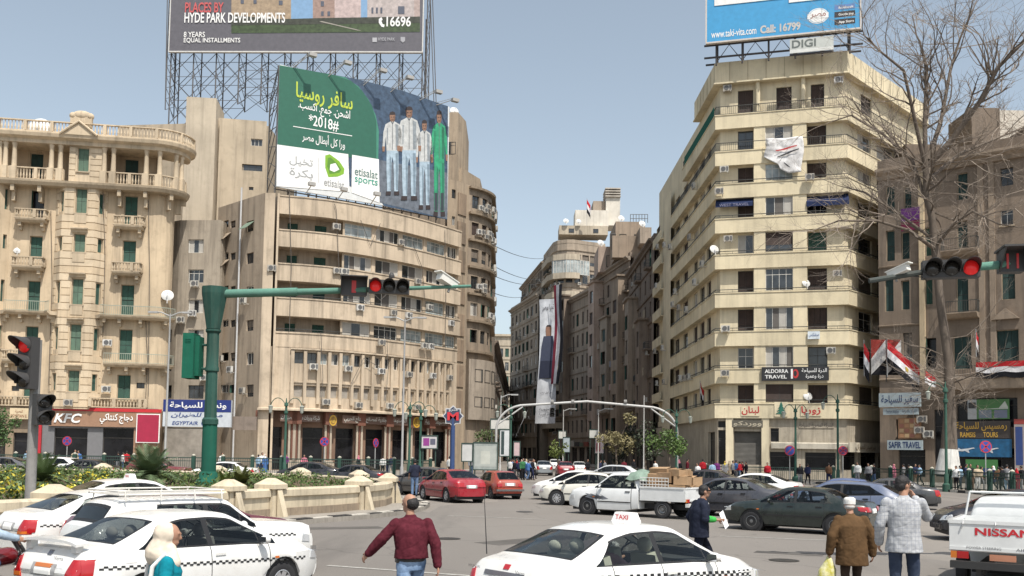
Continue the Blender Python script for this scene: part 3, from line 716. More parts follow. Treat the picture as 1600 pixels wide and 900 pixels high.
_g = MB().lathe([(.23, 0), (.23, .015), (.19, .02), (.04, .012), (.03, .025)], 18, (-.08, -.285, .29), 'y'); _g.box((.20, -.295, .08), (.38, -.281, .5))
AC_G = _g.mesh('fan_grille', flat((.10, .10, .10), .6))
def ac(par, p, ang, var=None):
    o = ob('air_conditioner', AC_M[rnd.randrange(3) if var is None else var], par, p, ang); ob('fan_grille', AC_G, o); return o
def ac_on(par, path, px, py, out=.3, z=None):
    s_, z_ = path.loc(px, py); p = path.pt(s_, z_ - .3, out); return ac(par, p, path.ang(s_))
_d = MB().lathe([(.02, .10), (.25, .06), (.45, -.06), (.46, -.055), (.26, .07), (.02, .115)], 20, (0, 0, .75), 'y'); _d.tube([(0, 0, 0), (0, .05, .6)], .025, 6); _d.tube([(0, 0, .75), (0, -.35, .72)], .012, 5); _d.box((-.05, -.42, .68), (.05, -.34, .76))
DISH = _d.mesh('satellite_dish', flat((.62, .62, .60), .5, var=.2), True, 40)
def dish(par, p, ang, k=1.0):
    o = ob('satellite_dish', DISH, par, p, ang); o.scale = (k, k, k); o.rotation_euler = (R(-22), 0, ang); return o
def railing(par, path, z, h=.95, mat=None, gap=.16, name='railing', out=0.0, bars=True):
    m = MB(); q = path.off(out) if out else path
    for zz, rr in ((z + h, .03), (z + .08, .02)): sweep(m, q, [(-rr, zz - rr), (rr, zz - rr), (rr, zz + rr), (-rr, zz + rr)])
    if bars:
        n = max(2, int(q.L / gap))
        for i in range(n + 1):
            p = q.at(min(q.L * i / n, q.L - 1e-5))[0]; m.box((p.x - .012, p.y - .012, z), (p.x + .012, p.y + .012, z + h))
    return m.build(name, mat or flat((.05, .05, .045), .6), par)
def cornice(par, path, z, h, out, mat, name='cornice', o0=-.05):
    m = MB(); sweep(m, path, [(o0, z), (out * .35, z), (out * .45, z + h * .35), (out * .9, z + h * .6), (out, z + h * .75), (out, z + h), (o0, z + h)]); return m.build(name, mat, par)
def balusters(par, path, z, h, mat, gap=.32, out=0.0, wd=.14, solid_ends=True, name='balustrade'):
    q = path.off(out) if out else path; m = MB()
    sweep(m, q, [(-wd, z), (wd, z), (wd, z + .1), (-wd, z + .1)]); sweep(m, q, [(-wd, z + h - .1), (wd, z + h - .1), (wd, z + h), (-wd, z + h)])
    n = max(2, int(q.L / gap))
    for i in range(n + 1):
        p = q.at(min(max(q.L * i / n, .08), q.L - .08))[0]; hh = h - .2
        if i % max(4, int(2.6 / gap)) == 0 or (solid_ends and i in (0, n)): m.box((p.x - .15, p.y - .15, z + .1), (p.x + .15, p.y + .15, z + h - .1))
        else: m.lathe([(.05, z + .1), (.09, z + .1 + hh * .3), (.04, z + .1 + hh * .65), (.06, z + h - .1)], 6, (p.x, p.y, 0))
    return m.build(name, mat, par)
def slab_poly(mb, pts, z0, z1): return mb.prism(pts, z0, z1)
def blockbody(par, pts, z0, z1, mat, name='wall'):
    return MB().prism(pts, z0, z1).build(name, mat, par)
def base_of(path): p = path.at(path.L / 2)[0]; return Vector((p.x, p.y, 0))
# ------------------------------------------------------------------ the traffic
def txt_on(t, s, x, y0, z0, y1, z1, mat, side='rear', bold=0, shear=0, name='lettering'):
    mb = lettering(s, y0, z0, y1, z1, 0, bold, shear)
    # the writing faces -y as made; turn it to face the rear (-x)
    if side == 'rear': mb.v = [Vector((x, -v.x, v.z)) for v in mb.v]
    elif side == 'left': mb.v = [Vector((-v.x, x, v.z)) for v in mb.v]
    else: mb.v = [Vector((v.x, x, v.z)) for v in mb.v]
    return mb.build(name, mat, t)
REDL = flat((.5, .02, .03), .5); DKL = flat((.05, .05, .06), .5)
def taxi_sign(t, x=.05, z=1.40):
    s = MB().prism([(x - .09, -.19), (x + .09, -.19), (x + .09, .19), (x - .09, .19)], z - .01, z + .115, .74).build('taxi_sign', flat((.82, .8, .78), .4), t, True, 30)
    txt_on(s, 'TAXI', x - .089, -.115, z + .025, .115, z + .085, REDL, bold=.02); return s
def spoiler(t, x=-1.98, z=1.05):
    m = MB(); n = 12; pts = [(-.62 + 1.24 * i / n) for i in range(n + 1)]
    for y0, y1 in zip(pts, pts[1:]):
        def zz(y): return z + .045 * (1 - (abs(y) / .62) ** 4)
        m.add([(x - .09, y0, zz(y0) - .02), (x - .09, y1, zz(y1) - .02), (x + .10, y1, zz(y1) + .0), (x + .10, y0, zz(y0) + .0), (x - .09, y0, zz(y0) + .015), (x - .09, y1, zz(y1) + .015), (x + .10, y1, zz(y1) + .03), (x + .10, y0, zz(y0) + .03)],
              [(0, 3, 2, 1), (4, 5, 6, 7), (0, 1, 5, 4), (2, 3, 7, 6), (0, 4, 7, 3), (1, 2, 6, 5)])
    for y in (-.5, .5): m.box((x - .04, y - .05, z - .10), (x + .06, y + .05, z))
    m.build('spoiler', WHITE, t, True, 40)
def ex_left(t, patch, S):
    spoiler(t); txt_on(t, 'Verna', -2.135, .28, .86, .46, .91, DKL, shear=.2); txt_on(t, 'GLS', -2.15, .32, .48, .44, .52, DKL)
    patch('rear', [(-.045, .90), (.045, .90), (.045, .96), (-.045, .96)], 'emblem', flat((.3, .3, .32), .2, .9), 3)
    patch('rear', [(-.17, .755), (.17, .755), (.17, .80), (-.17, .80)], 'plate_strip', flat((.5, .16, .05), .5), off=.026)
def ex_mid(t, patch, S):
    taxi_sign(t); txt_on(t, 'HYUNDAI', -2.13, -.60, .88, -.38, .915, DKL); txt_on(t, 'Verna', -2.135, .30, .87, .46, .92, DKL, shear=.2)
    patch('rear', [(-.05, .90), (.05, .90), (.05, .955), (-.05, .955)], 'emblem', flat((.45, .03, .04), .2, .2), 3)
    patch('rear', [(-.36, .82), (.36, .82), (.36, .87), (-.36, .87)], 'chrome_bar', flat((.25, .25, .27), .25, .6))
    MB().tube([(-1.75, .72, 1.0), (-1.80, .74, 1.85)], [.008, .003], 6).build('antenna', TRIM, t)
make_car('white taxi with boot spoiler, front left, small chequered line along its side', VERNA, WHITE, spot(289, 0, 14.1), R(57), 'cover', taxi=2, name='taxi', cat='taxi', extras=ex_left, tint=.75)
make_car('white taxi with red TAXI roof sign and bold chequered band, front middle', VERNA, WHITE, spot(975, 0, 12.9), R(40), 'cover', taxi=1, name='taxi', cat='taxi', extras=ex_mid, tint=.88)
make_car('white taxi directly behind the spoilered taxi, tail light showing at far left', VERNA, WHITE, Vector((-8.35, 20.3, 0)), R(50), 'cover', taxi=2, name='taxi', cat='taxi', tint=.7)
make_car('white car by the flower bed, only its roof showing behind the taxis', ELANTRA, WHITE, spot(205, 0, 25.0), R(45), 'cover', name='taxi', cat='car', tint=.5, extras=lambda t, p, s: taxi_sign(t, .0, 1.47))
def ex_rack(t, patch, S):
    m = MB(); WT = flat((.62, .60, .55), .6); z = 1.50
    for y in (-.62, .62): m.tube([(-1.6, y, z), (.25, y, z)], .016, 6); m.tube([(-1.6, y, z + .06), (.25, y, z + .06)], .014, 6)
    for x in (-1.6, .25): m.tube([(x, -.62, z + .06), (x, .62, z + .06)], .014, 6)
    for i in range(12): m.tube([(-1.55 + i * .16, -.62, z), (-1.55 + i * .16, .62, z)], .012, 5)
    for x in (-1.5, -.9, -.3, .2):
        for y in (-.62, .62): m.tube([(x, y, z + .06), (x, y * 1.04, z - .02), (x, y * 1.06, 1.40)], .014, 6)
    m.build('roof_rack', WT, t, True, 40)
make_car('old white estate taxi with roof rack and driver hand at the window', LADA, WHITE, spot(305, 0, 17.2), R(45), 'steel', 'box', taxi=2, name='taxi', cat='taxi', extras=ex_rack, tint=.75)
make_car('dark maroon car mostly hidden behind the white roof rack taxi', LANCER, paintc((.10, .012, .02)), Vector((-6.44, 19.3, 0)), R(43), 'steel', name='car')
make_car('dark green saloon heading left in front of the blue hatchback', LANCER, paintc((.007, .014, .011)), spot(1250, 0, 29.6), R(145), 'steel', 'wide', name='car', tint=.75)
make_car('dark grey saloon with silver wheels behind the navy jacket man', ELANTRA, paintc((.05, .052, .062)), spot(1143, 0, 36.8), R(143), 'five', 'wide', name='car', tint=.5)
make_car('slate blue hatchback just behind the dark green saloon', HATCH, paintc((.10, .125, .19)), spot(1318, 0, 33.4), R(150), 'ten', 'wide', name='car', tint=.3)
make_car('blue car roof showing between slate hatchback and railing', ELANTRA, paintc((.07, .10, .20)), spot(1318, 0, 38.5), R(158), 'cover', name='car', tint=.3)
make_car('dusty dark car nearest the railing, behind the blue cars', LANCER, paintc((.04, .042, .045)), spot(1385, 0, 44), R(160), 'cover', name='car', tint=.5)
make_car('black car at the right edge, nose to the left', ELANTRA, paintc((.008, .010, .016)), spot(1590, 0, 27.3), R(170), 'cover', name='car', tint=.4)
make_car('white car beyond the dark grey saloon', ELANTRA, WHITE, spot(1180, 0, 46.5), R(152), 'cover', name='car')
make_car('cream white saloon heading left beside the cardboard pickup', ELANTRA, flat((.62, .60, .53), .25, 0, 0, .8, var=.05), spot(925, 0, 42.5), R(158), 'ten', 'wide', name='car', tint=.3)
make_car('white car peeking out behind the cream saloon', ELANTRA, WHITE, spot(905, 0, 47), R(160), 'ten', name='car', tint=.3)
make_car('bright red saloon in the middle of the road', ELANTRA, paintc((.28, .012, .022)), spot(706, 0, 44.6), R(118), 'five', 'wide', name='car', tint=.35)
make_car('old orange red hatchback behind the red saloon', FIAT, paintc((.30, .045, .022), .4), spot(777, 0, 48.2), R(112), 'steel', 'box', name='car', tint=.5)
make_car('dark brownish grey car beside the standing man', ELANTRA, paintc((.055, .050, .046)), spot(668, 0, 50), R(160), 'cover', name='car', tint=.4)
def far(label, spec, col, px, d, a, **k): make_car(label, spec, paintc(col) if col else WHITE, spot(px, 0, d), R(a), 'cover', name='car', group='cars on the far side of the island', **k)
far('black saloon behind the island wall, left of another dark one', ELANTRA, (.012, .012, .015), 485, 63, 172)
far('dark saloon with rear lights behind the island wall end', LANCER, (.02, .02, .024), 553, 60, 165, tail='wide')
far('white saloon behind the green traffic light pole', LANCER, None, 352, 64, 175)
far('maroon old estate car in front of the blue and white airline shop', LADA, (.13, .02, .02), 250, 65, 0, tail='box')
far('black low saloon in front of the chicken restaurant', LANCER, (.012, .012, .014), 135, 64.5, 178)
far('small white car in front of the chicken restaurant', HATCH, None, 88, 67.5, 176)
far('grey car at the far left edge of the square', ELANTRA, (.09, .09, .095), 8, 65, 178)
def strt(label, spec, col, px, d, a, **k): make_car(label, spec, paintc(col) if col else WHITE, spot(px, 0, d), R(a), 'cover', name='car', group='cars driving up the street', **k)
strt('silver grey saloon driving up the street beside the crowd', ELANTRA, (.22, .24, .25), 849, 97, 92)
strt('small white car up the street, left of the red one', HATCH, None, 867, 121, 92)
strt('red saloon seen from behind up the street', ELANTRA, (.20, .012, .02), 883, 93, 90, tail='wide')
strt('white car up the street, right of the red one', LANCER, None, 905, 104, 88)
strt('silver van-like hatchback at the street mouth behind the cream saloon', HATCH, (.42, .43, .44), 958, 70, 165)
strt('dark car at the kerb behind the stacked cardboard', ELANTRA, (.02, .014, .016), 1103, 55, 155)
# pickups
def bed(t, x0, x1, W, z0, z1, paint, rails=0):
    h = W / 2; m = MB()
    m.box((x0, -h, z0 - .06), (x1, h, z0));
    for s in (-1, 1):
        y0, y1 = (s * h, s * (h - .04)); m.box((x0 + .02, min(y0, y1), z0 + .001), (x1, max(y0, y1), z1))
        m.box((x0 + .02, min(s * (h + .02), s * (h - .05)), z1 - .05), (x1, max(s * (h + .02), s * (h - .05)), z1 + .01))
    m.box((x1 - .04, -h + .041, z0 + .001), (x1 - .001, h - .041, z1 + .0))
    m.build('cargo_bed', paint, t)
    g = MB().box((x0 - .03, -h + .01, z0 - .04), (x0 + .015, h - .01, z1)); g.box((x0 - .045, -h + .01, z1 - .05), (x0 - .03, h - .01, z1 + .01)); g.box((x0 - .045, -h + .01, z0 - .04), (x0 - .03, h - .01, z0 + .02))
    tg = g.build('tailgate', paint, t)
    ch = MB().box((x0 + .05, -.42, .32), (x1 + .3, -.30, .50)).box((x0 + .05, .30, .32), (x1 + .3, .42, .50))
    ch.build('chassis', TRIM, t)
    return tg
def pickup(label, loc, heading, kind):
    paint = flat((.66, .67, .66), .35, 0, 0, .5, var=.12)
    t = make_car(label, PICKUP, paint, loc, heading, 'steel', name='pickup_truck', cat='pickup', tint=.5)
    x0, x1, z0, z1 = (-2.75, -.96, .68, 1.12) if kind else (-2.75, -.96, .78, 1.24)
    tg = bed(t, x0, x1, 1.66, z0, z1, paint)
    for s in (-1, 1): add_wheel(t, -1.85, s * .72, .32, 'steel')
    RED = flat((.36, .01, .012), .2, coat=.5); AMB = flat((.55, .16, .02), .2, coat=.5)
    m = MB().box((x0 - .16, -.80, .44), (x0 - .02, .80, .56)); m.build('bumper', flat((.6, .6, .58), .5) if kind else flat((.03, .03, .03), .5), t)
    zz = .60
    for s in (-1, 1):
        MB().box((x0 - .05, min(s * .52, s * .70), zz), (x0, max(s * .52, s * .70), zz + .12)).build('tail_light', RED, t)
        MB().box((x0 - .05, min(s * .705, s * .80), zz), (x0, max(s * .705, s * .80), zz + .12)).build('indicator', AMB, t)
    MB().box((x0 - .04, -.2, .585), (x0 - .01, .2, .69)).build('number_plate', flat((.45, .20, .12), .5), t)
    if kind:
        txt_on(tg, 'ohamed', x0 - .05, .0, 1.0, .52, 1.09, DKL, bold=.02)
        r = MB()
        for s in (-1, 1):
            r = MB()
            for k in range(3): r.tube([(x0 + .65, s * .81, z1 + .08 + .12 * k), (x1, s * .81, z1 + .08 + .12 * k)], .014, 6)
            for k in range(10): r.tube([(x0 + .65 + k * (x1 - x0 - .65) / 9, s * .81, z1), (x0 + .65 + k * (x1 - x0 - .65) / 9, s * .81, z1 + .34)], .011, 6)
            r.build('bed_rails', flat((.6, .6, .58), .5), t)
        f = MB()
        for a in (0, .35, .7, 1.05): f.add([(.35 + a * .5, -.853, .62 + .1 * a), (.75 + a * .6, -.853, .80), (.62 + a * .6, -.853, .72), (.95 + a * .4, -.853, .66), (.6 + a * .4, -.853, .58)], [(0, 1, 2, 3, 4)])
        for a in f.v: a.y = -.853
        f2 = MB(); f2.add([(v.x, .853, v.z) for v in f.v], f.f); f2.build('flame_decal', flat((.16, .17, .19), .5), t)
    else:
        txt_on(tg, 'NISSAN', x0 - .036, -.42, 1.0, .44, 1.13, REDL, bold=.03)
        txt_on(t, 'POWER STEERING', x0 - .05, -.55, .79 - .02, -.02, .815, flat((.15, .15, .16), .5)); txt_on(t, 'AIR', x0 - .05, .2, .77, .36, .815, flat((.15, .15, .16), .5))
        r = MB()
        for y in (-.78, .78): r.tube([(x1 + .03, y, z1), (x1 + .03, y * .9, 1.68)], .02, 6)
        r.tube([(x1 + .03, -.70, 1.68), (x1 + .03, .70, 1.68)], .02, 6); r.build('headboard_bar', paint, t)
        l_ = MB()
        for y in (-.55, .1, .6): l_.tube([(x0 - .03, y, z1 + .0), (x0 - .07, y, z1 - .05), (x0 - .05, y + .03, z1 - .14)], .012, 5)
        l_.build('hook', flat((.5, .5, .5), .5), t)
    return t
pk = pickup('white pickup loaded with cardboard, grey flame on its door', spot(982, 0, 36.2), R(143), 1)
pickup('white pickup with NISSAN tailgate at the right edge', Vector((9.75, 18.6, 0)), R(58), 0)
# the load: flattened and whole cardboard boxes, a green sheet
CARD = [plaster((.36, .235, .135), .2, scale=6), plaster((.42, .28, .165), .2, scale=6), plaster((.30, .195, .115), .2, scale=6)]
pkM = Matrix.Translation(pk.location) @ Matrix.Rotation(R(143), 4, 'Z')
rb = random.Random(5); k = 0
def carton(x, y, z, sx, sy, sz, rz, tilt, label):
    global k
    v = [Vector((a * sx / 2 + rb.uniform(-.02, .02), b * sy / 2 + rb.uniform(-.02, .02), c * sz + rb.uniform(-.02, .02) * c)) for c in (0, 1) for a, b in ((-1, -1), (1, -1), (1, 1), (-1, 1))]
    m = MB(); m.add(v, [(0, 3, 2, 1), (0, 1, 5, 4), (1, 2, 6, 5), (2, 3, 7, 6), (3, 0, 4, 7)])
    m.add([v[4], v[5], (v[5] + v[6]) / 2 + Vector((0, 0, .02)), (v[4] + v[7]) / 2 + Vector((0, 0, .02))], [(0, 1, 2, 3)]); m.add([v[7], v[6], (v[5] + v[6]) / 2 + Vector((0, .03, .035)), (v[4] + v[7]) / 2 + Vector((0, .03, .05))], [(0, 3, 2, 1)])
    o = ob('cardboard_box', m.mesh('cardboard_box', CARD[k % 3])); o.matrix_world = pkM @ Matrix.Translation((x, y, z)) @ Matrix.Rotation(rz, 4, 'Z') @ Matrix.Rotation(tilt, 4, 'X'); k += 1
    tag(o, label, 'box', 'cardboard boxes on the pickup')
CB = 'crumpled brown cardboard box piled on the white pickup bed'
for x, y, z, sx, sy, sz, rz, ti in ((-2.35, .45, .70, .6, .55, .5, .1, 0), (-2.4, -.3, .70, .55, .7, .45, -.1, 0), (-1.75, .45, .70, .55, .55, .55, .0, 0), (-1.75, -.35, .70, .6, .7, .5, .1, 0), (-1.25, .4, .70, .4, .6, .5, 0, 0), (-1.25, -.35, .70, .4, .65, .5, .1, 0),
        (-2.45, .40, 1.2, .5, .6, .30, .2, .05), (-2.4, -.38, 1.16, .6, .55, .32, -.15, 0), (-1.85, .40, 1.26, .6, .6, .36, -.1, .06), (-1.80, -.34, 1.22, .55, .6, .34, .15, -.05), (-1.3, -.30, 1.22, .45, .6, .34, 0, .05), (-1.35, .42, 1.22, .4, .55, .34, .2, 0),
        (-2.15, .05, 1.50, .9, .5, .22, .3, .1), (-1.55, .15, 1.60, .8, .6, .20, -.2, -.08), (-1.45, -.35, 1.56, .5, .5, .2, .4, .1), (-2.3, .45, 1.50, .5, .45, .24, -.3, .1)):
    carton(x, y, z, sx, sy, sz, rz, ti, CB if z < 1.1 else 'cardboard box in the middle layer of the pickup load' if z < 1.4 else 'flattened cardboard on the very top of the pickup load')
def sheet(x0, x1, y0, y1, z):
    n = 14; m = MB(); vs = []
    for i in range(n + 1):
        for j in range(n + 1):
            x, y = x0 + (x1 - x0) * i / n, y0 + (y1 - y0) * j / n; e = max(0, 1 - ((2 * i / n - 1) ** 4 + (2 * j / n - 1) ** 4) * .9)
            vs.append((x, y, z - .28 + .36 * e + .09 * noise.noise(Vector((x * 4, y * 4, 1)))))
    return m.add(vs, [(i * (n + 1) + j, (i + 1) * (n + 1) + j, (i + 1) * (n + 1) + j + 1, i * (n + 1) + j + 1) for i in range(n) for j in range(n)])
sh = ob('tarpaulin', sheet(-1.25, -.25, -.6, .78, 1.60).mesh('tarpaulin', cloth((.20, .27, .22), None, 5, .8), True)); sh.matrix_world = pkM
tag(sh, 'pale green tarpaulin bunched behind the cab of the cardboard pickup', 'tarpaulin')
# ------------------------------------------------------------------ sign boards
def board(name, label, path, x0, y0, x1, y1, mat, out=.1, th=.12, cat='sign', z0=None, h=None):
    sa, sb, za, zb = path.rect(x0, y0, x1, y1)
    if z0 is not None: za = z0
    if h is not None: zb = za + h
    m = (sa + sb) / 2; a = path.ang(m); p = path.pt(sa, za, out) if path.seg(sa) == path.seg(sb) else path.pt(m, za, out) - Vector((math.cos(a), math.sin(a), 0)) * (sb - sa) / 2
    t = thing(name, label, cat, p, a); w_, h_ = sb - sa, zb - za
    MB().box((0, -th, 0), (w_, 0, h_)).build('panel', mat, t)
    t['_w'] = w_; t['_h'] = h_; t['_t'] = th
    return t
def write(t, txt, x0, z0, x1, z1, mat, bold=.01, shear=0, name='lettering', lift=.02):
    w_, h_, th = t['_w'], t['_h'], t['_t']
    return lettering(txt, x0 * w_, z0 * h_, x1 * w_, z1 * h_, -th - lift, bold, shear).build(name, mat, t)
def printed(t, poly, mat, lift=.01, name='print'):
    """a flat coloured area of print on a board, corners in fractions of it"""
    w_, h_, th = t['_w'], t['_h'], t['_t']
    return MB().add([(x * w_, -th - lift, z * h_) for x, z in poly], [tuple(range(len(poly)))]).build(name, mat, t)
def rect4(a, b, c, d): return [(a, b), (c, b), (c, d), (a, d)]
def circle(cx, cz, rx, rz, n=24): return [(cx + rx * math.cos(2 * math.pi * i / n), cz + rz * math.sin(2 * math.pi * i / n)) for i in range(n)]
WHT = flat((.78, .78, .76), .6); BLK = flat((.02, .02, .022), .5); LRED = flat((.45, .03, .03), .5)
# ------------------------------------------------------------------ cream corner block on the right
CREAM = plaster((.67, .585, .41), .28); CREAMW = plaster((.67, .585, .415), .30); CREAMD = plaster((.40, .34, .24), .5)
pc = P(1117, 450, 93)
rbp = Path([(pc.x, 133), (pc.x, 93), (P(1325, 300, 89.6).x, 89.6), (P(1397, 130, 97.5).x, 97.5), (P(1450, 130, 104).x, 104)])
RBt = thing('apartment_block', 'tall cream corner apartment block with curved bands under a blue billboard', 'building', base_of(rbp), world=True)
cs = rbp.c
fz = lambda y: rbp.loc(1122, y)[1]
tops = [fz(y) for y in (180, 237, 288, 342, 398, 458, 518, 576, 630)]
bh = 1.30
wl = rbp.off(-.62)
wl2 = rbp.off(-.08)
ops = []; flush = []
sty_c = ['C3', 'G4w', 'C3', 'R2b', 'G4', 'C4', 'C4', 'R1b']; sty_l = ['G2d', 'SB', 'SB', 'C2', 'SB', 'SB', 'G2', 'SB']; sty_r = ['SB', 'SB', 'O', 'S', 'SB', 'SB', 'G2d', 'SB']
rr = random.Random(3)
frontmid = (cs[1] + cs[2]) / 2
for i in range(1, 9):     # floors from the top band down: floor stands on band i
    z0, z1 = tops[i] - .9, tops[i - 1] - bh - .28
    def col(px0, px1, pth):
        yy = 400; return pth.loc(px0, yy)[0], pth.loc(px1, yy)[0]
    a, b = col(1153, 1177, wl); ops.append((a, b, z0, z1, sty_l[i - 1]))
    a, b = col(1262, 1292, wl); ops.append((a, b, z0, z1, sty_r[i - 1]))
    for a0, b0 in ((1341, 1362), (1371, 1398)):
        a, b = col(a0, b0, wl); ops.append((a, b, z0 + .4, z1, rr.choice(['G2', 'C2', 'R2', 'G2d'])))
    a, b = col(1196, 1239, wl2); flush.append((a, b, tops[i] + .12, z1 + .05, sty_c[i - 1]))
    for a0, b0, st in ((1026, 1031, 'G2'), (1037, 1043, 'R3b'), (1055, 1062, 'G2d'), (1068, 1075, 'SB'), (1084, 1090, 'G2'), (1094, 1101, 'O'), (1105, 1111, 'SB')):
        a, b = col(a0, b0, wl); ops.append((a, b, z0 + .3, z1, rr.choice([st, 'G2d', 'SB', 'C2'])))
zr = fz(132); zp = fz(98)
z0, z1 = tops[0] - 1.0, zr - .6
for a0, b0 in ((1153, 1177), (1213, 1237), (1267, 1288), (1345, 1362)):
    a, b = wl.loc(a0, 170)[0], wl.loc(b0, 170)[0]; ops.append((a, b, z0, z1, 'SB'))
w_ = MB(); wall(w_, wl, tops[8] - 1.3, zr, ops, .22); w_.build('wall', CREAMW, RBt)
for o in ops: window(RBt, wl, o, o[4], .20)
# flush bay in the middle of the front
sA, sB = wl2.loc(1178, 400)[0], wl2.loc(1261, 400)[0]
m = MB(); wall(m, wl2, tops[8] - .2, tops[0] - bh, flush, .22, 0, sA, sB)
for q in (sA, sB):
    m.add([wl2.pt(q, tops[8] - .2), wl2.pt(q, tops[0] - bh), wl2.pt(q, tops[0] - bh, -.6), wl2.pt(q, tops[8] - .2, -.6)], [(0, 1, 2, 3)])
m.build('bay_wall', CREAM, RBt)
for o in flush: window(RBt, wl2, o, o[4], .20)
# left-hand flush bay along the side street
sC, sD = wl2.loc(1022.5, 400)[0], wl2.loc(1048, 400)[0]
for i, tz in enumerate(tops):
    m = MB(); z0 = tz - bh
    q0 = rbp.loc(1048, 400)[0] if i else rbp.loc(1066, 300)[0]
    pth = rbp.sub(q0, cs[3] + 5)
    sweep(m, pth, [(-1.2, z0 - .14), (.0, z0 - .14), (.0, tz - .08), (.06, tz - .08), (.06, tz), (-.14, tz), (-.14, z0 + .05), (-1.2, z0 + .05)])
    m.build('balcony_band', CREAM, RBt)
    if i in (0, 1): railing(RBt, pth.off(-.1), tz, .85, gap=.2)
    else: railing(RBt, pth.off(-.1), tz, .32, gap=1.2)
    # small separate balconies further along the side
    if 0 < i < 8:
        pth2 = rbp.sub(.6, rbp.loc(1036, 400)[0]); m = MB(); sweep(m, pth2, [(-1.0, z0 - .14), (.35, z0 - .14), (.35, tz - .25), (.22, tz - .25), (.22, z0 + .02), (-1.0, z0 + .02)]); m.build('balcony_band', CREAM, RBt)
m = MB(); wall(m, wl2, 5.2, tops[0] - .1, [], .2, 0, wl2.loc(1036, 400)[0], wl2.loc(1048, 400)[0]); m.build('bay_wall', CREAMW, RBt)
# green cloth on the side railing, penthouse roof slab with fascia and vertical joints
m = MB(); sweep(m, rbp.sub(rbp.loc(1070, 250)[0], cs[1] - .4), [(.02, tops[0]), (.06, tops[0]), (.06, tops[0] + .95), (.02, tops[0] + .95)]); m.build('privacy_screen', cloth((.015, .10, .07)), RBt)
rp = rbp.sub(rbp.loc(1085, 150)[0], rbp.L); m = MB()
sweep(m, rp.off(-.1), [(-2.5, zr), (.25, zr), (.25, zr + .12), (.1, zr + .2), (.1, zp), (-.2, zp), (-.2, zr + .6), (-2.5, zr + .6)]); m.build('roof_parapet', CREAM, RBt)
n = int(rp.L / 1.7)
for i in range(1, n):
    q = rp.L * i / n; p = rp.off(-.1).pt(q, zr + .22, .115); m = MB(Matrix.Translation(p) @ Matrix.Rotation(rp.ang(q), 4, 'Z')); m.box((-.025, -.012, 0), (.025, .03, zp - zr - .25)); m.build('panel_joint', CREAMD, RBt)
for px in (1184, 1255):
    q = rbp.loc(px, 170)[0]; p = rbp.pt(q, tops[0] - .1, -.35); MB().lathe([(.24, p.z), (.22, zr)], 16, (p.x, p.y, 0)).build('column', CREAM, RBt, True, 40)
blockbody(RBt, [(p.x, p.y) for p in rbp.off(-1.6).p] + [(rbp.p[-1].x - 2, 133), (rbp.p[0].x + 2, 133)], 0, zr + .3, CREAMD, 'core')
for px, y in ((1137, 140), (1310, 127)): ac_on(RBt, wl, px, y)
for px, y in ((1132, 266), (1138, 374), (1134, 514), (1265, 278), (1298, 548), (1133, 583), (1308, 428), (1124, 300)): ac_on(RBt, rbp, px, y, .28)
for px, y in ((1103, 412), (1091, 440), (1078, 483), (1083, 370), (1060, 455), (1056, 475), (1068, 590), (1075, 590), (1082, 588), (1032, 385), (1043, 382), (1030, 446), (1040, 543), (1028, 548), (1052, 385), (1066, 480), (1031, 598), (1042, 596), (1090, 290)): ac_on(RBt, rbp, px, y, .3)
for px, y, k in ((1118.5, 388, 1.0), (1262, 440, .9), (1265, 618, 1.0)): q, z = rbp.loc(px, y); dish(RBt, rbp.pt(q, z - .7, .05), rbp.ang(q) + .5, k)
# ground floor
gp = rbp.off(-.35); zt = tops[8] - bh - .14
STN = plaster((.42, .37, .29), .6, scale=2); gops = [(*gp.rect(x0, y0, x1, y1), st) for x0, y0, x1, y1, st in ((1147, 674, 1189, 726, 'Md'), (1203, 706, 1245, 735, 'D'), (1258, 707, 1306, 735, 'D'), (1204, 669, 1217, 690, 'D'), (1106, 675, 1117, 725, 'D'), (1122, 658, 1134, 668, 'D'), (1122, 672, 1134, 726, 'D'), (1318, 706, 1340, 735, 'D'), (1345, 706, 1372, 735, 'D'))]
gops = [(a, b, max(.2, c), d, st) for a, b, c, d, st in gops]
m = MB(); wall(m, gp, 0, zt, gops, .35); m.build('shop_wall', STN, RBt)
for o in gops: window(RBt, gp, o, o[4], .33, 'shopfront')
for px in (1140, 1196):
    q = gp.loc(px, 700)[0]; p = gp.pt(q, 0, .12); m = MB(Matrix.Translation(p) @ Matrix.Rotation(gp.ang(q), 4, 'Z')); m.box((-.35, -.15, 0), (.35, .2, zt)); m.build('pilaster', CREAMW, RBt)
q0, q1 = gp.loc(1205, 700)[0], gp.L
m = MB(); sweep(m, gp.sub(q0, cs[2] + 4), [(0, 3.0), (.4, 3.0), (.4, 3.5), (0, 3.6)]); m.build('shop_canopy', plaster((.5, .46, .38), .5), RBt)
# signs on the block
bp = rbp.off(.04)
t = board('shop_sign', 'black travel agency sign on the cream block balcony', bp, 1190, 573.5, 1295, 595, BLK, .1)
write(t, 'ALDORRA', .05, .56, .40, .84, WHT, .02); write(t, 'TRAVEL', .05, .16, .38, .42, WHT, .02); write(t, 'الدرة للسياحة', .60, .52, .97, .9, WHT, .01); write(t, 'درة وعمرة', .66, .12, .92, .46, WHT, .01)
printed(t, rect4(.44, .15, .47, .85), WHT); printed(t, circle(.51, .5, .045, .33), LRED, .008); printed(t, circle(.505, .52, .025, .2), BLK, .014)
t = board('shop_sign', 'dark red Arabic lettering reading Lebanon on the cream balcony', bp, 1158, 634, 1187, 650, CREAM, .0, .03); write(t, 'لبنان', .03, .1, .97, .95, LRED, .02)
t = board('shop_sign', 'dark red Arabic shop name right of the green cedar emblem', bp, 1251, 634, 1283, 650, CREAM, .0, .03); write(t, 'زوريا', .03, .1, .97, .95, LRED, .02)
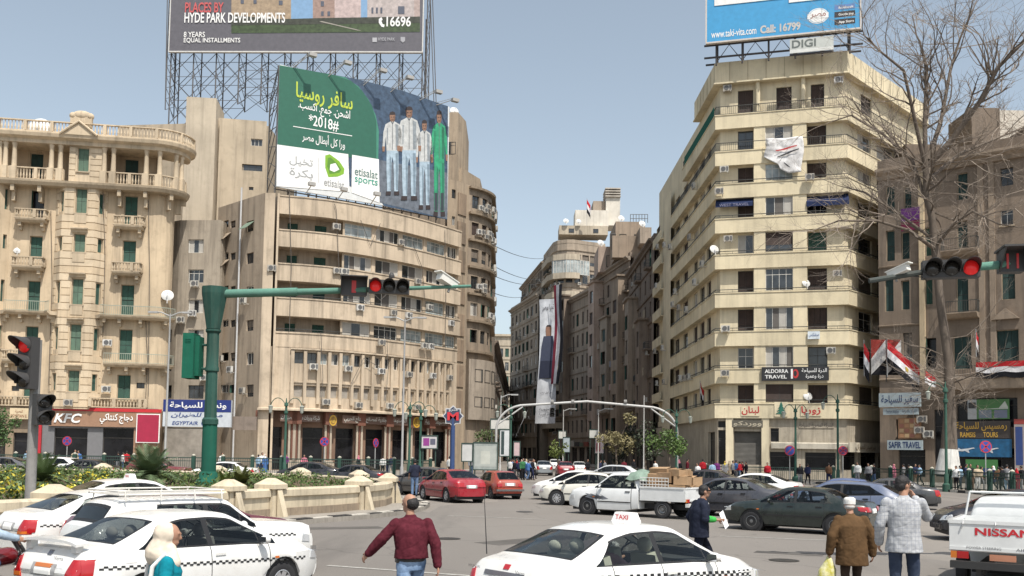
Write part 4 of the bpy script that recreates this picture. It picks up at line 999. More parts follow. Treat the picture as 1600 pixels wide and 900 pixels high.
t = board('shop_sign', 'green cedar tree emblem on the cream balcony band', bp, 1210, 628, 1231, 651, CREAM, .0, .04, 'emblem')
for k in range(4): printed(t, [(.5 - .14 - .1 * k, .72 - .18 * k), (.5 + .14 + .1 * k, .72 - .18 * k), (.5 + .02, 1.0 - .2 * k), (.5 - .02, 1.0 - .2 * k)], flat((.02, .13, .09), .6), .02 + .004 * k, 'cedar_tier')
printed(t, rect4(.45, 0, .55, .2), flat((.05, .1, .06), .6), .012)
t = board('shop_sign', 'small pale blue plate on the cream block balcony', bp, 1262, 518, 1281, 530, flat((.62, .68, .72), .5), .06); write(t, 'سفنكس', .1, .25, .9, .8, flat((.1, .15, .3), .5))
t = board('shop_sign', 'square black Arabic letters above the closed shutter', gp, 1144, 657, 1192, 668, flat((.10, .09, .07), .6), .16); write(t, 'ووردكو', .04, .12, .96, .9, flat((.45, .40, .30), .6), .02)
t = board('shop_sign', 'faded Arabic script over the stone shop wall', gp, 1248, 660, 1303, 669, STN, .02, .04); write(t, 'الشركة المصرية للسياحة', .02, .05, .98, .95, flat((.09, .08, .07), .6))
t = board('shop_sign', 'cream Arabic shop fascia below the stone wall near the lamp', gp, 1312, 692, 1384, 707, plaster((.55, .5, .40), .3), .42); write(t, 'بيراميدز للطيران', .15, .2, .6, .85, flat((.2, .14, .08), .6)); write(t, 'سيارات', .68, .2, .95, .85, flat((.2, .14, .08), .6))
for x0, x1, y0, y1, lab, tx in ((1118, 1176, 307, 323, 'navy awning with agency name over the left balcony door', 'WEST TRAVEL'), (1260, 1326, 301, 321, 'navy awning over the right balcony of the cream block', None)):
    sa, sb, za, zb = bp.rect(x0, y0, x1, y1); a = bp.ang((sa + sb) / 2); aw = thing('awning', lab, 'awning', bp.pt(sa, za, -.1), a); w2, h2 = sb - sa, zb - za; NV = cloth((.02, .03, .075), None, 4, .6)
    m = MB(); m.add([(0, -.15, 0), (w2, -.15, 0), (w2, -.12, h2 * .35), (0, -.12, h2 * .35), (w2, .8, h2 + .15), (0, .8, h2 + .15)], [(0, 1, 2, 3), (3, 2, 4, 5)]); m.add([(0, -.13, .02), (w2, -.13, .02), (w2, .8, h2 + .1), (0, .8, h2 + .1)], [(0, 3, 2, 1)]); m.build('canvas', NV, aw)
    if tx: lettering(tx, .1 * w2, h2 * .05, .9 * w2, h2 * .32, -.17, .01).build('lettering', flat((.2, .2, .3), .7), aw)
# hanging white banner
sa, sb, za, zb = bp.rect(1196, 217, 1254, 280); a = bp.ang((sa + sb) / 2)
bn = thing('banner', 'crumpled white banner hanging from the cream block balcony rail', 'banner', bp.pt(sa, za, .2), a); w2, h2 = sb - sa, zb - za; n = 18; vs = []
for i in range(n + 1):
    for j in range(n + 1):
        u, v = i / n, j / n; lo = .45 * (1 - u) ** 1.2 if u < .7 else (.13 - .43 * (u - .7) * 0);
        zz = 1 - (1 - lo - (.0 if u > .45 else .0)) * v * (1.0 if u > .4 else .8 + .2 * u); vs.append(((u + .04 * math.sin(5 * v)) * w2, -.15 - .12 * math.sin(9 * u + 4 * v) - .1 * noise.noise(Vector((u * 5, v * 5, 0))), zz * h2))
m = MB(); m.add(vs, [(i * (n + 1) + j, i * (n + 1) + j + 1, (i + 1) * (n + 1) + j + 1, (i + 1) * (n + 1) + j) for i in range(n) for j in range(n)]); bno = m.build('fabric', cloth((.66, .65, .64), None, 3, .8), bn, True);
sol = bno.modifiers.new('t', 'SOLIDIFY'); sol.thickness = .02
for (u0, v0, u1, v1, c_) in ((.28, .30, .85, .22, LRED), (.32, .46, .9, .30, BLK), (.5, .62, .66, .74, BLK)):
    m = MB()
    for k in range(8):
        a_, b_ = k / 8, (k + 1) / 8; q = []
        for uu, w3 in ((a_, 0), (b_, 0), (b_, .045), (a_, .045)):
            u = u0 + (u1 - u0) * uu; v = v0 + (v1 - v0) * uu + w3 * (1 - abs(uu - .5)); q.append((u * w2, -.30 - .12 * math.sin(9 * u + 4 * v), (1 - v) * h2))
        m.add(q, [(0, 3, 2, 1)])
    m.build('print', c_, bn)
# billboard on its roof
bbp = Path([(P(1105, 40, 92).x, 92), (P(1343, 40, 88.2).x, 88.2)])
zb0 = bbp.loc(1105, 68)[1]; HB = 8.0
bb = board('billboard', 'blue rooftop billboard with web address above the cream block', bbp, 1105, -40, 1343, 60, flat((.05, .30, .56), .5, var=.1), 0, .25, 'billboard', zb0, HB)
W_ = bb['_w']
def bx(px): return (px - 1105) / 238
def bz(px, py): return ((68 - (px - 1105) * 16 / 238 - py) * .0605) / HB
FRM = flat((.55, .5, .45), .6)
m = MB(); m.box((-.12, -.32, -.15), (W_ + .12, .05, .0)); m.box((-.14, -.32, .001), (-.001, .05, HB)); m.box((W_ + .001, -.32, .001), (W_ + .14, .05, HB)); m.box((-.14, -.32, HB + .001), (W_ + .14, .05, HB + .15)); m.build('frame', FRM, bb)
def wpx(s_, x0, y0, x1, y1, mat, **k): return write(bb, s_, bx(x0), bz((x0 + x1) / 2, y1), bx(x1), bz((x0 + x1) / 2, y0), mat, **k)
wpx('www.taki-vita.com', 1112, 47, 1184, 59, WHT)
wpx('Call: 16799', 1190, 41, 1253, 55, flat((.5, .48, .45), .5), bold=.04)
# the white product lettering above, cut by the top of the photograph
for x0, x1 in ((1117, 1226), (1235, 1300)): printed(bb, rect4(bx(x0), bz(x0, 8), bx(x1), bz(x0, -30)), WHT, .05)
printed(bb, circle(bx(1280), bz(1280, 31), .066, .19 * 8 / 8 * .5 + .0), WHT, .01); printed(bb, circle(bx(1280), bz(1280, 31), .060, .087), flat((.25, .42, .55), .5), .014); printed(bb, circle(bx(1280), bz(1280, 31), .056, .081), WHT, .018)
printed(bb, rect4(bx(1263.5), bz(1280, 35), bx(1296), bz(1280, 27)), WHT, .024)
wpx('مصر', 1268, 27, 1292, 35, flat((.3, .12, .1), .5), lift=.03)
for y0, y1, c_, s_ in ((14, 22, (.10, .2, .42), 'facebook'), (25, 34, (.02, .02, .025), 'Google play'), (37, 46, (.02, .02, .025), 'App Store')):
    printed(bb, rect4(bx(1305), bz(1320, y1), bx(1336), bz(1320, y0)), flat(c_, .5), .01); wpx(s_, 1311, y0 + 2.5, 1334, y1 - 1.5, WHT, bold=.02)
# its steel legs
ST = flat((.05, .045, .045), .7); m = MB(); nL = 5
for i in range(nL + 1):
    x = W_ * (i + .35) / (nL + .7)
    for y in (.3, 2.4): m.tube([(x, y, -2.2), (x, y, .0 if y < 1 else 1.6)], .09, 6)
    m.tube([(x, .3, 3.5), (x, 2.4, -1.6)], .07, 6); m.tube([(x, .3, -1.8), (x, 2.4, .8)], .05, 6)
    if i < nL:
        x2 = W_ * (i + 1.35) / (nL + .7); m.tube([(x, .3, -1.9), ((x + x2) / 2, .3, -.2), (x2, .3, -1.9)], .05, 6)
for y, z in ((.3, -.12), (.3, -1.35), (2.4, -1.2)): m.tube([(-.3, y, z), (W_ + .3, y, z)], .1, 6)
for i in range(6): m.tube([(W_ * i / 5, .1, .2), (W_ * i / 5, .1, HB - .2)], .07, 6)
m.build('support_frame', ST, bb)
t = board('shop_sign', 'old white DIGI letters below the blue billboard', bbp, 1234, 62, 1302, 82, flat((.48, .5, .47), .6), .45, .1, z0=bbp.loc(1268, 84)[1], h=1.35); write(t, 'DIGI', .05, .35, .6, .92, flat((.12, .14, .13), .6), .02); printed(t, rect4(0, 0, 1, .24), flat((.62, .63, .6), .6))
MB().box((-.02, .001, -.2), (t['_w'], .12, -.02)).build('ledge', ST, t)
# ------------------------------------------------------------------ curved office block in the middle
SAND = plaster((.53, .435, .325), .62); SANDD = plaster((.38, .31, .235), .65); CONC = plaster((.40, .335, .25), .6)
mbp = px_path([(411, 94.2), (427, 94.2), (437, 94.5), (470, 95), (505, 95.8), (540, 97), (575, 98.6), (605, 100.3), (635, 102.2), (662, 104.2), (690, 106.6), (716, 109)], 470)
MBt = thing('office_block', 'curved sandy office block with long balcony bands below the green billboard', 'building', base_of(mbp), world=True)
# each band is horizontal: heights are read at the left end
def mz(y): return mbp.loc(440, y)[1]
bt = [mz(y) for y in (306, 359, 411.5, 465, 518)]; bh_ = [mz(306) - mz(335), mz(359) - mz(386), mz(411) - mz(438.5), mz(465) - mz(494), mz(518) - mz(640)]
wallp = mbp.off(-.12); rec = mbp.off(-1.3)
s_lo = mbp.loc(431, 450)[0] + .04; s_gl = mbp.loc(533, 450)[0]; s_end = mbp.L - .05
rr = random.Random(11)
for i in range(4):
    z1, z0 = bt[i] - bh_[i], bt[i + 1]
    # left: open loggia with green shuttered doors
    lops = []
    for a, b, st in ((447, 465, 'S'), (490, 510, 'S')): lops.append((rec.loc(a, 400)[0], rec.loc(b, 400)[0], z0 - .75, z1 - .45, ['S', 'S', 'SD', 'S'][i]))
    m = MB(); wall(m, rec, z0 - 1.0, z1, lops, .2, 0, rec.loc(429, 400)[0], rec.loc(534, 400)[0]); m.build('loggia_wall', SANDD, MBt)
    for o in lops: window(MBt, rec, o, o[4], .15)
    # right: a strip of glazing under the band
    gops = []
    for a, b in ((537, 580), (586, 622), (628, 661), (666, 695), (698, 713)):
        gops.append((wallp.loc(a, 430)[0], wallp.loc(b, 430)[0], z0 + .06, z1 - .12, rr.choice(['C4', 'C3', 'C4', 'G4w', 'C5']) if i != 3 or a < 580 else rr.choice(['G4', 'C4', 'G4w'])))
    m = MB(); wall(m, wallp, z0 - .2, z1 + .02, gops, .25, 0, s_gl, s_end); m.add([wallp.pt(s_gl, z0 - .2), wallp.pt(s_gl, z1), rec.pt(rec.loc(533, 430)[0], z1, -.1), rec.pt(rec.loc(533, 430)[0], z0 - .2, -.1)], [(0, 1, 2, 3)]); m.build('wall', SAND, MBt)
    for o in gops: window(MBt, wallp, o, o[4], .2)
for i in range(5):
    z0, z1 = bt[i] - bh_[i], bt[i]
    if i == 4: z0 = bt[4] - 1.6
    end = mbp.loc(511, 430)[0] if i == 2 else s_end
    m = MB(); pth = mbp.sub(s_lo, s_end)
    if i != 4: sweep(m, pth, [(-1.4, z0), (.35, z0), (.35, z1 - .12), (.42, z1 - .12), (.42, z1), (.15, z1), (.15, z0 + .2), (-1.4, z0 + .2)] if i else [(-2.4, z0), (.35, z0), (.35, z1 - .12), (.42, z1 - .12), (.42, z1), (.1, z1), (.1, z0 + .9), (-2.4, z0 + .9)])
    else: sweep(m, pth, [(-1.4, z0), (.02, z0), (.02, z1 - .15), (.10, z1 - .15), (.10, z1), (-.2, z1), (-.2, z0 + .2), (-1.4, z0 + .2)])
    m.build('balcony_band', SAND, MBt)
    if i in (3, 4): railing(MBt, mbp.sub(s_lo + .1, s_end).off(.1 if i == 3 else -.05), z1, .3, gap=1.5)
# corner slab left of the balconies, and the raking left side
zt = bt[0] + .1
m = MB(); wall(m, mbp, 0, zt, [], .2, .45, 0, mbp.loc(431, 450)[0]);
m.add([mbp.pt(mbp.loc(431, 450)[0], 0, .45), mbp.pt(mbp.loc(431, 450)[0], zt, .45), mbp.pt(mbp.loc(431, 450)[0], zt, -1.4), mbp.pt(mbp.loc(431, 450)[0], 0, -1.4)], [(0, 1, 2, 3)]); m.build('corner_wall', SAND, MBt)
ls = Path([(P(337, 450, 100).x, 100), (mbp.pt(0, 0, .45).x, mbp.pt(0, 0, .45).y)])
lops = []
for y0, y1 in ((345, 362), (395, 412), (447, 463), (500, 517), (551, 570), (601, 620)):
    for x0, x1 in ((345, 357), (360, 368), (385, 396)): lops.append((*ls.rect(x0, y0, x1, y1 if x0 > 370 else y1 - 6), rr.choice(['G2d', 'G2', 'O', 'R2'])))
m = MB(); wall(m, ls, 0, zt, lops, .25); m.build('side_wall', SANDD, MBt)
for o in lops: window(MBt, ls, o, o[4], .2)
GAW = flat((.16, .22, .16), .7)
for x0, x1, y0 in ((338, 361, 366), (385, 397, 347), (343, 358, 407)):     # propped shutters
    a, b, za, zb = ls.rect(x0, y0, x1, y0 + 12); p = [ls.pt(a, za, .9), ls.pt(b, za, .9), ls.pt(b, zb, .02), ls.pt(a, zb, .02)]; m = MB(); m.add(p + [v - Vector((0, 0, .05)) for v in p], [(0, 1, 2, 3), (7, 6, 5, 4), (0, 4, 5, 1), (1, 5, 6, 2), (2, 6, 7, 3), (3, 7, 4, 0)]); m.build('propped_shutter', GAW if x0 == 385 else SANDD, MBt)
for px, y in ((365, 577), (363, 640), (350, 560), (384, 610), (386, 470), (340, 610)): ac_on(MBt, ls, px, y)
for px in (376,):
    q = ls.loc(px, 450)[0]; p = ls.pt(q, 0, .25); MB().tube([(p.x, p.y, .1), (p.x, p.y, zt + 1.2)], .09, 8).build('drain_pipe', flat((.5, .5, .5), .5), MBt)
# lower wall: fins, narrow windows, louvre row
fp = mbp.off(.02); zc = mz(640); lw = []
xs_ = [457.5, 477, 498, 514.5, 532, 550, 566, 582, 597.5, 611.5, 625.5, 639, 652, 664, 675, 685, 694.5, 703]
def zrow(y): return mz(y)
for i in range(len(xs_) - 1):
    a, b = fp.loc(xs_[i] + 1.5, 580)[0], fp.loc(xs_[i + 1] - 3.5, 580)[0]
    lw.append((a, b, zrow(567), zrow(549), rr.choice(['G2d', 'G2', 'C2', 'G2w']))); lw.append((a, b, zrow(620), zrow(601), 'L'))
m = MB(); wall(m, fp, zc, bt[4] - 1.5, lw, .3, 0, mbp.loc(431, 450)[0] - .3, s_end); m.build('lower_wall', SAND, MBt)
for o in lw: window(MBt, fp, o, o[4], .26)
for x in xs_:
    q = fp.loc(x - 1, 590)[0]; p = fp.pt(q, 0, 0); m = MB(Matrix.Translation((p.x, p.y, 0)) @ Matrix.Rotation(fp.ang(q), 4, 'Z')); m.box((-.16, -.22, zrow(630)), (.16, .02, zrow(547))); m.build('fin', SAND, MBt)
m = MB(); sweep(m, fp.sub(fp.loc(453, 590)[0], fp.loc(706, 590)[0]), [(0, zrow(545.5)), (.3, zrow(545.5)), (.3, zrow(543)), (0, zrow(543))]); m.build('fin_lintel', SAND, MBt)
m = MB(); sweep(m, fp.sub(fp.loc(453, 590)[0], fp.loc(706, 590)[0]), [(0, zrow(597)), (.12, zrow(597)), (.12, zrow(595)), (0, zrow(595))]); m.build('fin_ledge', SAND, MBt)
for px, y in ((489, 573), (541, 576), (592, 580), (635, 585), (672, 587), (698, 590), (507, 628), (557, 633), (605, 634), (647, 636), (592, 535), (658, 540), (668, 541), (524, 424), (536, 425), (427, 420), (559, 481), (622, 379), (648, 440), (634, 493), (666, 480), (610, 489), (523, 355), (700, 505)): ac_on(MBt, fp, px, y, .36 if y < 545 else .3)
# canopy and shop front
m = MB(); sweep(m, fp.sub(.0, s_end), [(-.2, zc - .1), (.9, zc - .1), (.9, zc + .08), (-.2, zc + .25)]); m.build('canopy', SAND, MBt)
shp = mbp.off(-.6); zs1 = mz(662); sops = []
for x0, x1, st in ((417, 440, 'D'), (472, 504, 'D'), (524, 553, 'D'), (571, 599, 'D'), (613, 636, 'D'), (648, 668, 'D'), (676, 696, 'D')): sops.append((shp.loc(x0, 690)[0], shp.loc(x1, 690)[0], .2, zs1 - .3, st))
m = MB(); wall(m, shp, 0, zc, sops, .3); m.build('shop_wall', plaster((.22, .14, .10), .4), MBt)
for o in sops: window(MBt, shp, o, o[4], .28, 'shopfront')
BRK = plaster((.19, .085, .06), .5); STW = plaster((.47, .40, .315), .55)
for x in (407, 456, 463, 513, 562, 606, 641, 672, 700):
    q = mbp.loc(x, 690)[0]; p = mbp.pt(q, 0, -.1); M_ = Matrix.Translation((p.x, p.y, 0)) @ Matrix.Rotation(mbp.ang(q), 4, 'Z')
    c_ = MB(M_); c_.box((-.5, -.5, .15), (.5, .5, .9)); c_.box((-.42, -.42, .9), (.42, .42, 1.15)); co = c_.build('pillar', STW, MBt)
    for k in (-.27, 0, .27):
        MB(M_).lathe([(.13, 1.15), (.12, zs1 - .2), (.16, zs1)], 8, (k, 0, 0)).build('shaft', STW if k else BRK, co)
    c_ = MB(M_); c_.box((-.46, -.46, zs1 + .001), (.46, .46, zc - .12)); c_.build('capital', BRK, co)
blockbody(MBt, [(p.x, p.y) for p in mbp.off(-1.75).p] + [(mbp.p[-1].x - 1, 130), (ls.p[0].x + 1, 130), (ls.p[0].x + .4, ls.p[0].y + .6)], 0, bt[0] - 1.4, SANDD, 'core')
bdp = mbp.off(.05)
t = board('shop_sign', 'dark fascia with pale Arabic lettering over the middle shopfronts', bdp, 531, 651, 634, 663, flat((.13, .08, .06), .6), .1); write(t, 'المصنوعات الجلدية لمصانع الإنتاج الحربي', .02, .12, .98, .9, flat((.6, .58, .52), .5), .01)
t = board('shop_sign', 'dark fascia with pale Arabic lettering over the left shopfronts', bdp, 437, 648, 500, 659, flat((.13, .08, .06), .6), .1); write(t, 'شركة وبريات سمنود للصناعات', .02, .12, .98, .9, flat((.6, .58, .52), .5), .01)
t = board('shop_sign', 'dark fascia with pale Arabic lettering over the right shopfronts', bdp, 661, 655, 697, 665, flat((.13, .08, .06), .6), .1); write(t, 'المصنوعات الحربية', .04, .12, .96, .9, flat((.6, .58, .52), .5), .01)
for x, y, lb in ((518.5, 657, 'round gold factory emblem left of the middle shop fascia'), (647.5, 660, 'round gold factory emblem right of the middle shop fascia')):
    t = board('emblem', lb, bdp, x - 6, y - 9, x + 6, y + 9, flat((.12, .07, .05), .6), .25, .1, 'emblem'); printed(t, circle(.5, .5, .48, .47), flat((.55, .33, .04), .5), .02, 'disc'); printed(t, circle(.5, .5, .34, .34), flat((.25, .14, .03), .5), .03, 'disc'); write(t, 'ف', .3, .3, .7, .7, flat((.6, .4, .06), .5), .03, lift=.04)
for i, (pts_) in enumerate((((452, 300), (455, 420), (452, 520)), ((520, 320), (523, 330), (527, 420)), ((560, 345), (575, 385), (590, 350)), ((640, 380), (655, 420), (660, 480)), ((600, 520), (602, 580), (598, 630)), ((690, 360), (692, 440), (690, 560)), ((560, 440), (590, 470), (620, 440)), ((545, 600), (565, 560), (590, 575)), ((500, 520), (502, 590), (500, 640)))):
    c_ = [fp.pt(*fp.loc(x, y), .48) for x, y in pts_]; MB().tube([c_[0], c_[0].lerp(c_[1], .5), c_[1], c_[1].lerp(c_[2], .5), c_[2]], .03, 5).build('wall_cable', flat((.10, .09, .08), .7), MBt)
# dark rounded block behind its right end, at the street corner
ebp = px_path([(697, 112), (716, 113), (730, 114.5)], 430); ap = ebp.p[-1]
ebp = Path([tuple(p) for p in ebp.p] + arc((ap.x - 3.2, ap.y + 5.0), 5.94, -57.4, 8, 8)[1:] + [(ap.x + 2.75, 150)])
TAU = plaster((.31, .25, .19), .8); TAUL = plaster((.37, .295, .215), .7)
EBt = thing('corner_building', 'weathered brown rounded corner building beyond the curved office block', 'building', base_of(ebp), world=True)
def ez(y): return ebp.loc(712, y)[1]
zt1 = ebp.loc(745, 292)[1]; eops = []; ntot = ebp.L
s_c = ebp.loc(731, 400)[0]
for y0 in range(305, 560, 42):
    z1 = ebp.loc(738, y0)[1]; z0 = ebp.loc(738, y0 + 20)[1]
    for k in range(8):
        a = s_c + .5 + k * 1.75
        if a + 1.2 < s_c + 15 and y0 < 520: eops.append((a, a + 1.15, z0, z1, rr.choice(['G2d', 'O', 'R2', 'SB', 'C2'])))
m = MB(); wall(m, ebp, 0, zt1, eops, .25, 0, s_c); m.build('wall', TAU, EBt)
for o in eops: window(EBt, ebp, o, o[4], .2)
pth = ebp.sub(s_c, min(s_c + 16, ebp.L))
for y in (292, 332, 374, 416, 458, 500, 548):
    z = ebp.loc(738, y)[1]; m = MB(); sweep(m, pth, [(0, z - .25), (.45, z - .25), (.5, z), (0, z)]); m.build('floor_ledge', TAUL, EBt)
for k in range(34):
    q = s_c + rr.uniform(.5, 13); z = ebp.loc(738, rr.choice([327, 369, 411, 453, 495]) + rr.uniform(-6, 3))[1]; ac(EBt, ebp.pt(q, z, .4), ebp.ang(q))
# plain slab part with shutters lower down
m = MB(); zlo = ebp.loc(738, 656)[1]; zhi = ebp.loc(738, 562)[1]; sweep(m, ebp.sub(s_c, min(s_c + 13, ebp.L)), [(0, zlo), (.7, zlo), (.7, zhi), (0, zhi)]); m.build('shutter_band', plaster((.34, .29, .235), .8), EBt)
for y0, y1 in ((577, 597), (620, 636)):
    for k in range(6):
        q = s_c + .8 + k * 1.5; za, zb = ebp.loc(738, y1)[1], ebp.loc(738, y0)[1]; p = ebp.pt(q + .6, za, .7); fm, pm = win_mesh('Md', 1.3, 1.3); o = ob('window', fm, EBt, p, ebp.ang(q + .6)); o.scale = (1, 1, (zb - za) / 1.3); ob('shutter', pm, o)
# taller plain stair part
m = MB(); zz = [ebp.loc(705, y)[1] for y in (185, 240, 290)]
sp_ = ebp.sub(0, s_c); wops = [(*sp_.rect(x0, y0, x1, y1), st) for x0, y0, x1, y1, st in ((700.5, 212, 713, 237, 'G3d'), (706, 296, 712, 310, 'G2d'), (706, 338, 711, 352, 'G2'), (718, 262, 725, 275, 'G2d'), (717, 222, 722, 245, 'G2d'))]
wops = [o for o in wops if o[3] < zt1]
wall(m, sp_, 0, zt1, wops, .25); m.build('stair_wall', TAUL, EBt)
for o in wops: window(EBt, sp_, o, o[4], .2)
for y in (300, 345, 390, 440, 490, 530, 570, 610):
    a, b, za, zb = (*sp_.rect(713.5, 400, 727, 430)[:2], ez(y + 34), ez(y)); m = MB(); band(m, sp_.sub(a, b - .1), za, zb, .0, .12); m.build('recess_panel', plaster((.30, .225, .16), .9), EBt)
blockbody(EBt, [(p.x, p.y) for p in ebp.off(-.6).p[:12]] + [(ebp.p[-1].x - .6, 150), (ebp.p[0].x - 8, 150), (ebp.p[0].x - 8, 114)], 0, zt1 - .4, TAU, 'core')
pa = ebp.p[0]; blockbody(EBt, [(pa.x - 7, 114), (pa.x + 1.6, 113.6), (pa.x + 3.6, 118), (pa.x + 3.8, 124), (pa.x - 7, 124)], zt1 - 2, ebp.loc(722, 262)[1], TAUL, 'roof_storey'); blockbody(EBt, [(pa.x - 7, 113.2), (pa.x + 1.0, 112.8), (pa.x + 1.8, 116), (pa.x + 1.8, 124), (pa.x - 7, 124)], zt1 - 2, zz[0] + 1.0, TAUL, 'roof_storey')
for bxp, zz0, st in (((pa.x - 6.0, 113.1), ebp.loc(703, 236)[1], 'G4d'), ((pa.x - 1.4, 112.95), ebp.loc(703, 238)[1], 'G3d')):
    fm, pm = win_mesh(st, 1.6, 1.5); o = ob('window', fm, EBt, (bxp[0] + 1.4, bxp[1] - .12, zz0)); ob('pane', pm, o)
dish(EBt, (pa.x + .6, 114, zz[0] + .9), .4, 1.2)
# ------------------------------------------------------------------ old ornate building on the left
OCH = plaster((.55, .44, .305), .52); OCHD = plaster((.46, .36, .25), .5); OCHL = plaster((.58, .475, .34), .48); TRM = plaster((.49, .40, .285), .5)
def kp(px, d): return (P(px, 450, d).x, d)
kA, kB, kC = kp(-90, 91), kp(252, 94.3), None
kb_dir = Vector((kB[0] - kA[0], kB[1] - kA[1])).normalized(); kn = Vector((kb_dir.y, -kb_dir.x))
def on(px, out=0.0):
    # place on the straight facade line at a photo column
    r = ray(px, 450); a = Vector(kA); den = r.x * kb_dir.y - r.y * kb_dir.x; k = (a.x * kb_dir.y - a.y * kb_dir.x) / den; v = Vector((r.x * k, r.y * k)) + kn * out; return (v.x, v.y)
cn = Vector(on(239)) - kn * 1.5
ca = math.degrees(math.atan2(kn.y, kn.x))
kbp = Path([on(-90, .9), on(-5, .9), on(11), on(83), on(97, .9), on(147, .9), on(163), on(239)] + arc((cn.x, cn.y), 1.5, ca, ca + 115, 8)[1:])
KBt = thing('ornate_building', 'old ochre building with green shutters and rounded corner, far left', 'building', base_of(kbp.sub(0, 30)), world=True)
def kz(y): return kbp.loc(200, y)[1]
rows = [(305, 351), (375, 411), (444, 492), (514, 563), (585, 626)]
kops = []
for i, (y0, y1) in enumerate(rows):
    z1, z0 = kz(y0), kz(y1)
    sh = (0, 3, 7, 10, 12.5)[i] * 0
    yl = (y0 + y1) / 2
    for a, b, st in ((43, 63, 'S'), (189, 210, 'S')):
        kops.append((kbp.loc(a, 450)[0], kbp.loc(b, 450)[0], z0, z1 - .05, st if not (i == 0 and a < 100) else 'O'))
    for a, b in ((112, 130),): kops.append((kbp.loc(a, 450)[0], kbp.loc(b, 450)[0], z0 + .7, z1 + .2, 'SP'))
    for a, b in ((87.5, 93.5), (150, 158), (1, 7)): kops.append((kbp.loc(a, 450)[0], kbp.loc(b, 450)[0], z0 + .8, z1 - .1, 'S' if a > 1 or i < 3 else 'SP'))
kops += [(*kbp.rect(213, 598, 226, 607), 'G2d'), (*kbp.rect(18, 603, 30, 611), 'G2d')]
zlog = kz(292); zsh = kz(638)
m = MB(); wall(m, kbp, zsh - .2, zlog, kops, .3); m.build('wall', OCH, KBt)
for o in kops: window(KBt, kbp, o, o[4], .22, sill=o[4] == 'SP')
# rusticated courses on the canted bay
bs0, bs1 = kbp.c[3], kbp.c[6]; zc_ = zsh; k = 0
while zc_ < zlog - .7:
    free = [(bs0 + .05, bs1 - .05)]
    for o in kops:
        if o[2] < zc_ + .62 and o[3] > zc_:
            nf = []
            for a, b in free:
                if o[1] + .12 <= a or o[0] - .12 >= b: nf.append((a, b)); continue
                if o[0] - .12 > a: nf.append((a, o[0] - .12))
                if o[1] + .12 < b: nf.append((o[1] + .12, b))
            free = nf
    for a, b in free:
        if b - a > .15: m = MB(); band(m, kbp.sub(a, b), zc_, zc_ + .64, -.02, .07); m.build('stone_course', OCHL if k % 3 else OCH, KBt)
    zc_ += .72; k += 1
for i, (y0, y1) in enumerate(rows):           # moulded hoods and aprons of the bay windows
    z1, z0 = kz(y0) + .2, kz(y1) + .7; a, b = kbp.loc(108, 450)[0], kbp.loc(134, 450)[0]
    cornice(KBt, kbp.sub(a, b), z1 + .12, .42, .42, TRM, 'window_hood'); m = MB(); band(m, kbp.sub(a + .2, b - .2), z0 - 1.0, z0 - .14, 0, .12); m.build('window_apron', TRM, KBt)
# balconies
for a, b, y, long in ((178, 222, 355, 0), (178, 220, 427, 0), (24, 70, 352, 0), (22, 68, 425, 0), (150, 262, 495, 1), (0, 92, 493, 1), (170, 262, 569, 1), (14, 62, 568, 0)):
    z = kz(y); q0 = max(kbp.loc(a, 450)[0], .1); q1 = kbp.loc(b, 450)[0] if b < 239 else kbp.c[7] + 1.6
    pth = kbp.sub(q0, q1) if long else Path([kbp.at(q0)[0], kbp.at(q1)[0]])
    m = MB(); sweep(m, pth, [(-.1, z - .35), (.75, z - .35), (1.0, z - .15), (1.05, z), (-.1, z)]); bl = m.build('balcony', TRM, KBt)
    for f in ((.12, .88) if not long else (.08, .36, .64, .92)):
        q = pth.L * f; p = pth.pt(q, z - .95, 0); m = MB(Matrix.Translation(p) @ Matrix.Rotation(pth.ang(q), 4, 'Z')); m.prism([(-.14, -.75), (.14, -.75), (.14, .05), (-.14, .05)], .25, .6); m.prism([(-.12, -.4), (.12, -.4), (.12, .05), (-.12, .05)], -.1, .25); m.build('bracket', TRM, bl)
    if long: railing(KBt, pth, z, .95, flat((.30, .33, .27), .7), .18, out=.92)
    else:
        fr = pth.off(.9); u = Path([pth.p[0], fr.p[0], fr.p[-1], pth.p[-1]]) if a < 0 else Path([pth.p[0], fr.p[0], fr.p[-1], pth.p[-1]])
        balusters(KBt, u, z, .95, TRM, .26, 0, .11)
z = kz(638)
balusters(KBt, kbp.sub(.2, kbp.c[3] - 1), z, .95, TRM, .3, .3); balusters(KBt, kbp.sub(kbp.c[6] - 1.2, kbp.c[7] - .1), z, .95, TRM, .3, .3)
# top storey loggia: floor slab on brackets, set-back wall, paired columns, entablature, roof balustrade
lp = Path([on(-90, .9), on(239, .9)] + arc((cn.x, cn.y), 2.4, ca, ca + 125, 10)[1:])
def lz(y): return lp.loc(200, y)[1]
zf, zbal, zent, zcor, zroof = lz(290), lz(271), lz(234), lz(219), lz(203)
m = MB(); sweep(m, lp, [(-3, zf - .5), (.25, zf - .5), (.45, zf - .2), (.5, zf), (-3, zf)]); m.build('loggia_slab', TRM, KBt)
n = int(lp.L / 2.4)
for i in range(n):
    q = lp.L * (i + .5) / n; p = lp.pt(q, zf - .5, -.2)
    if q > lp.loc(92, 300)[0] and q < lp.loc(156, 300)[0]: continue
    m = MB(Matrix.Translation(p) @ Matrix.Rotation(lp.ang(q), 4, 'Z')); m.prism([(-.17, -.35), (.17, -.35), (.17, .8), (-.17, .8)], -.6, -.002); m.prism([(-.15, .1), (.15, .1), (.15, .8), (-.15, .8)], -1.5, -.6); m.build('bracket', TRM, KBt)
bk = lp.off(-2.3); o4 = [(bk.loc(a, 250)[0], bk.loc(b, 250)[0], zf + .05, lz(238), 'SD') for a, b in ((47, 68), (195, 217))]
m = MB(); wall(m, bk, zf, zcor, o4, .2); m.build('loggia_wall', OCHD, KBt)
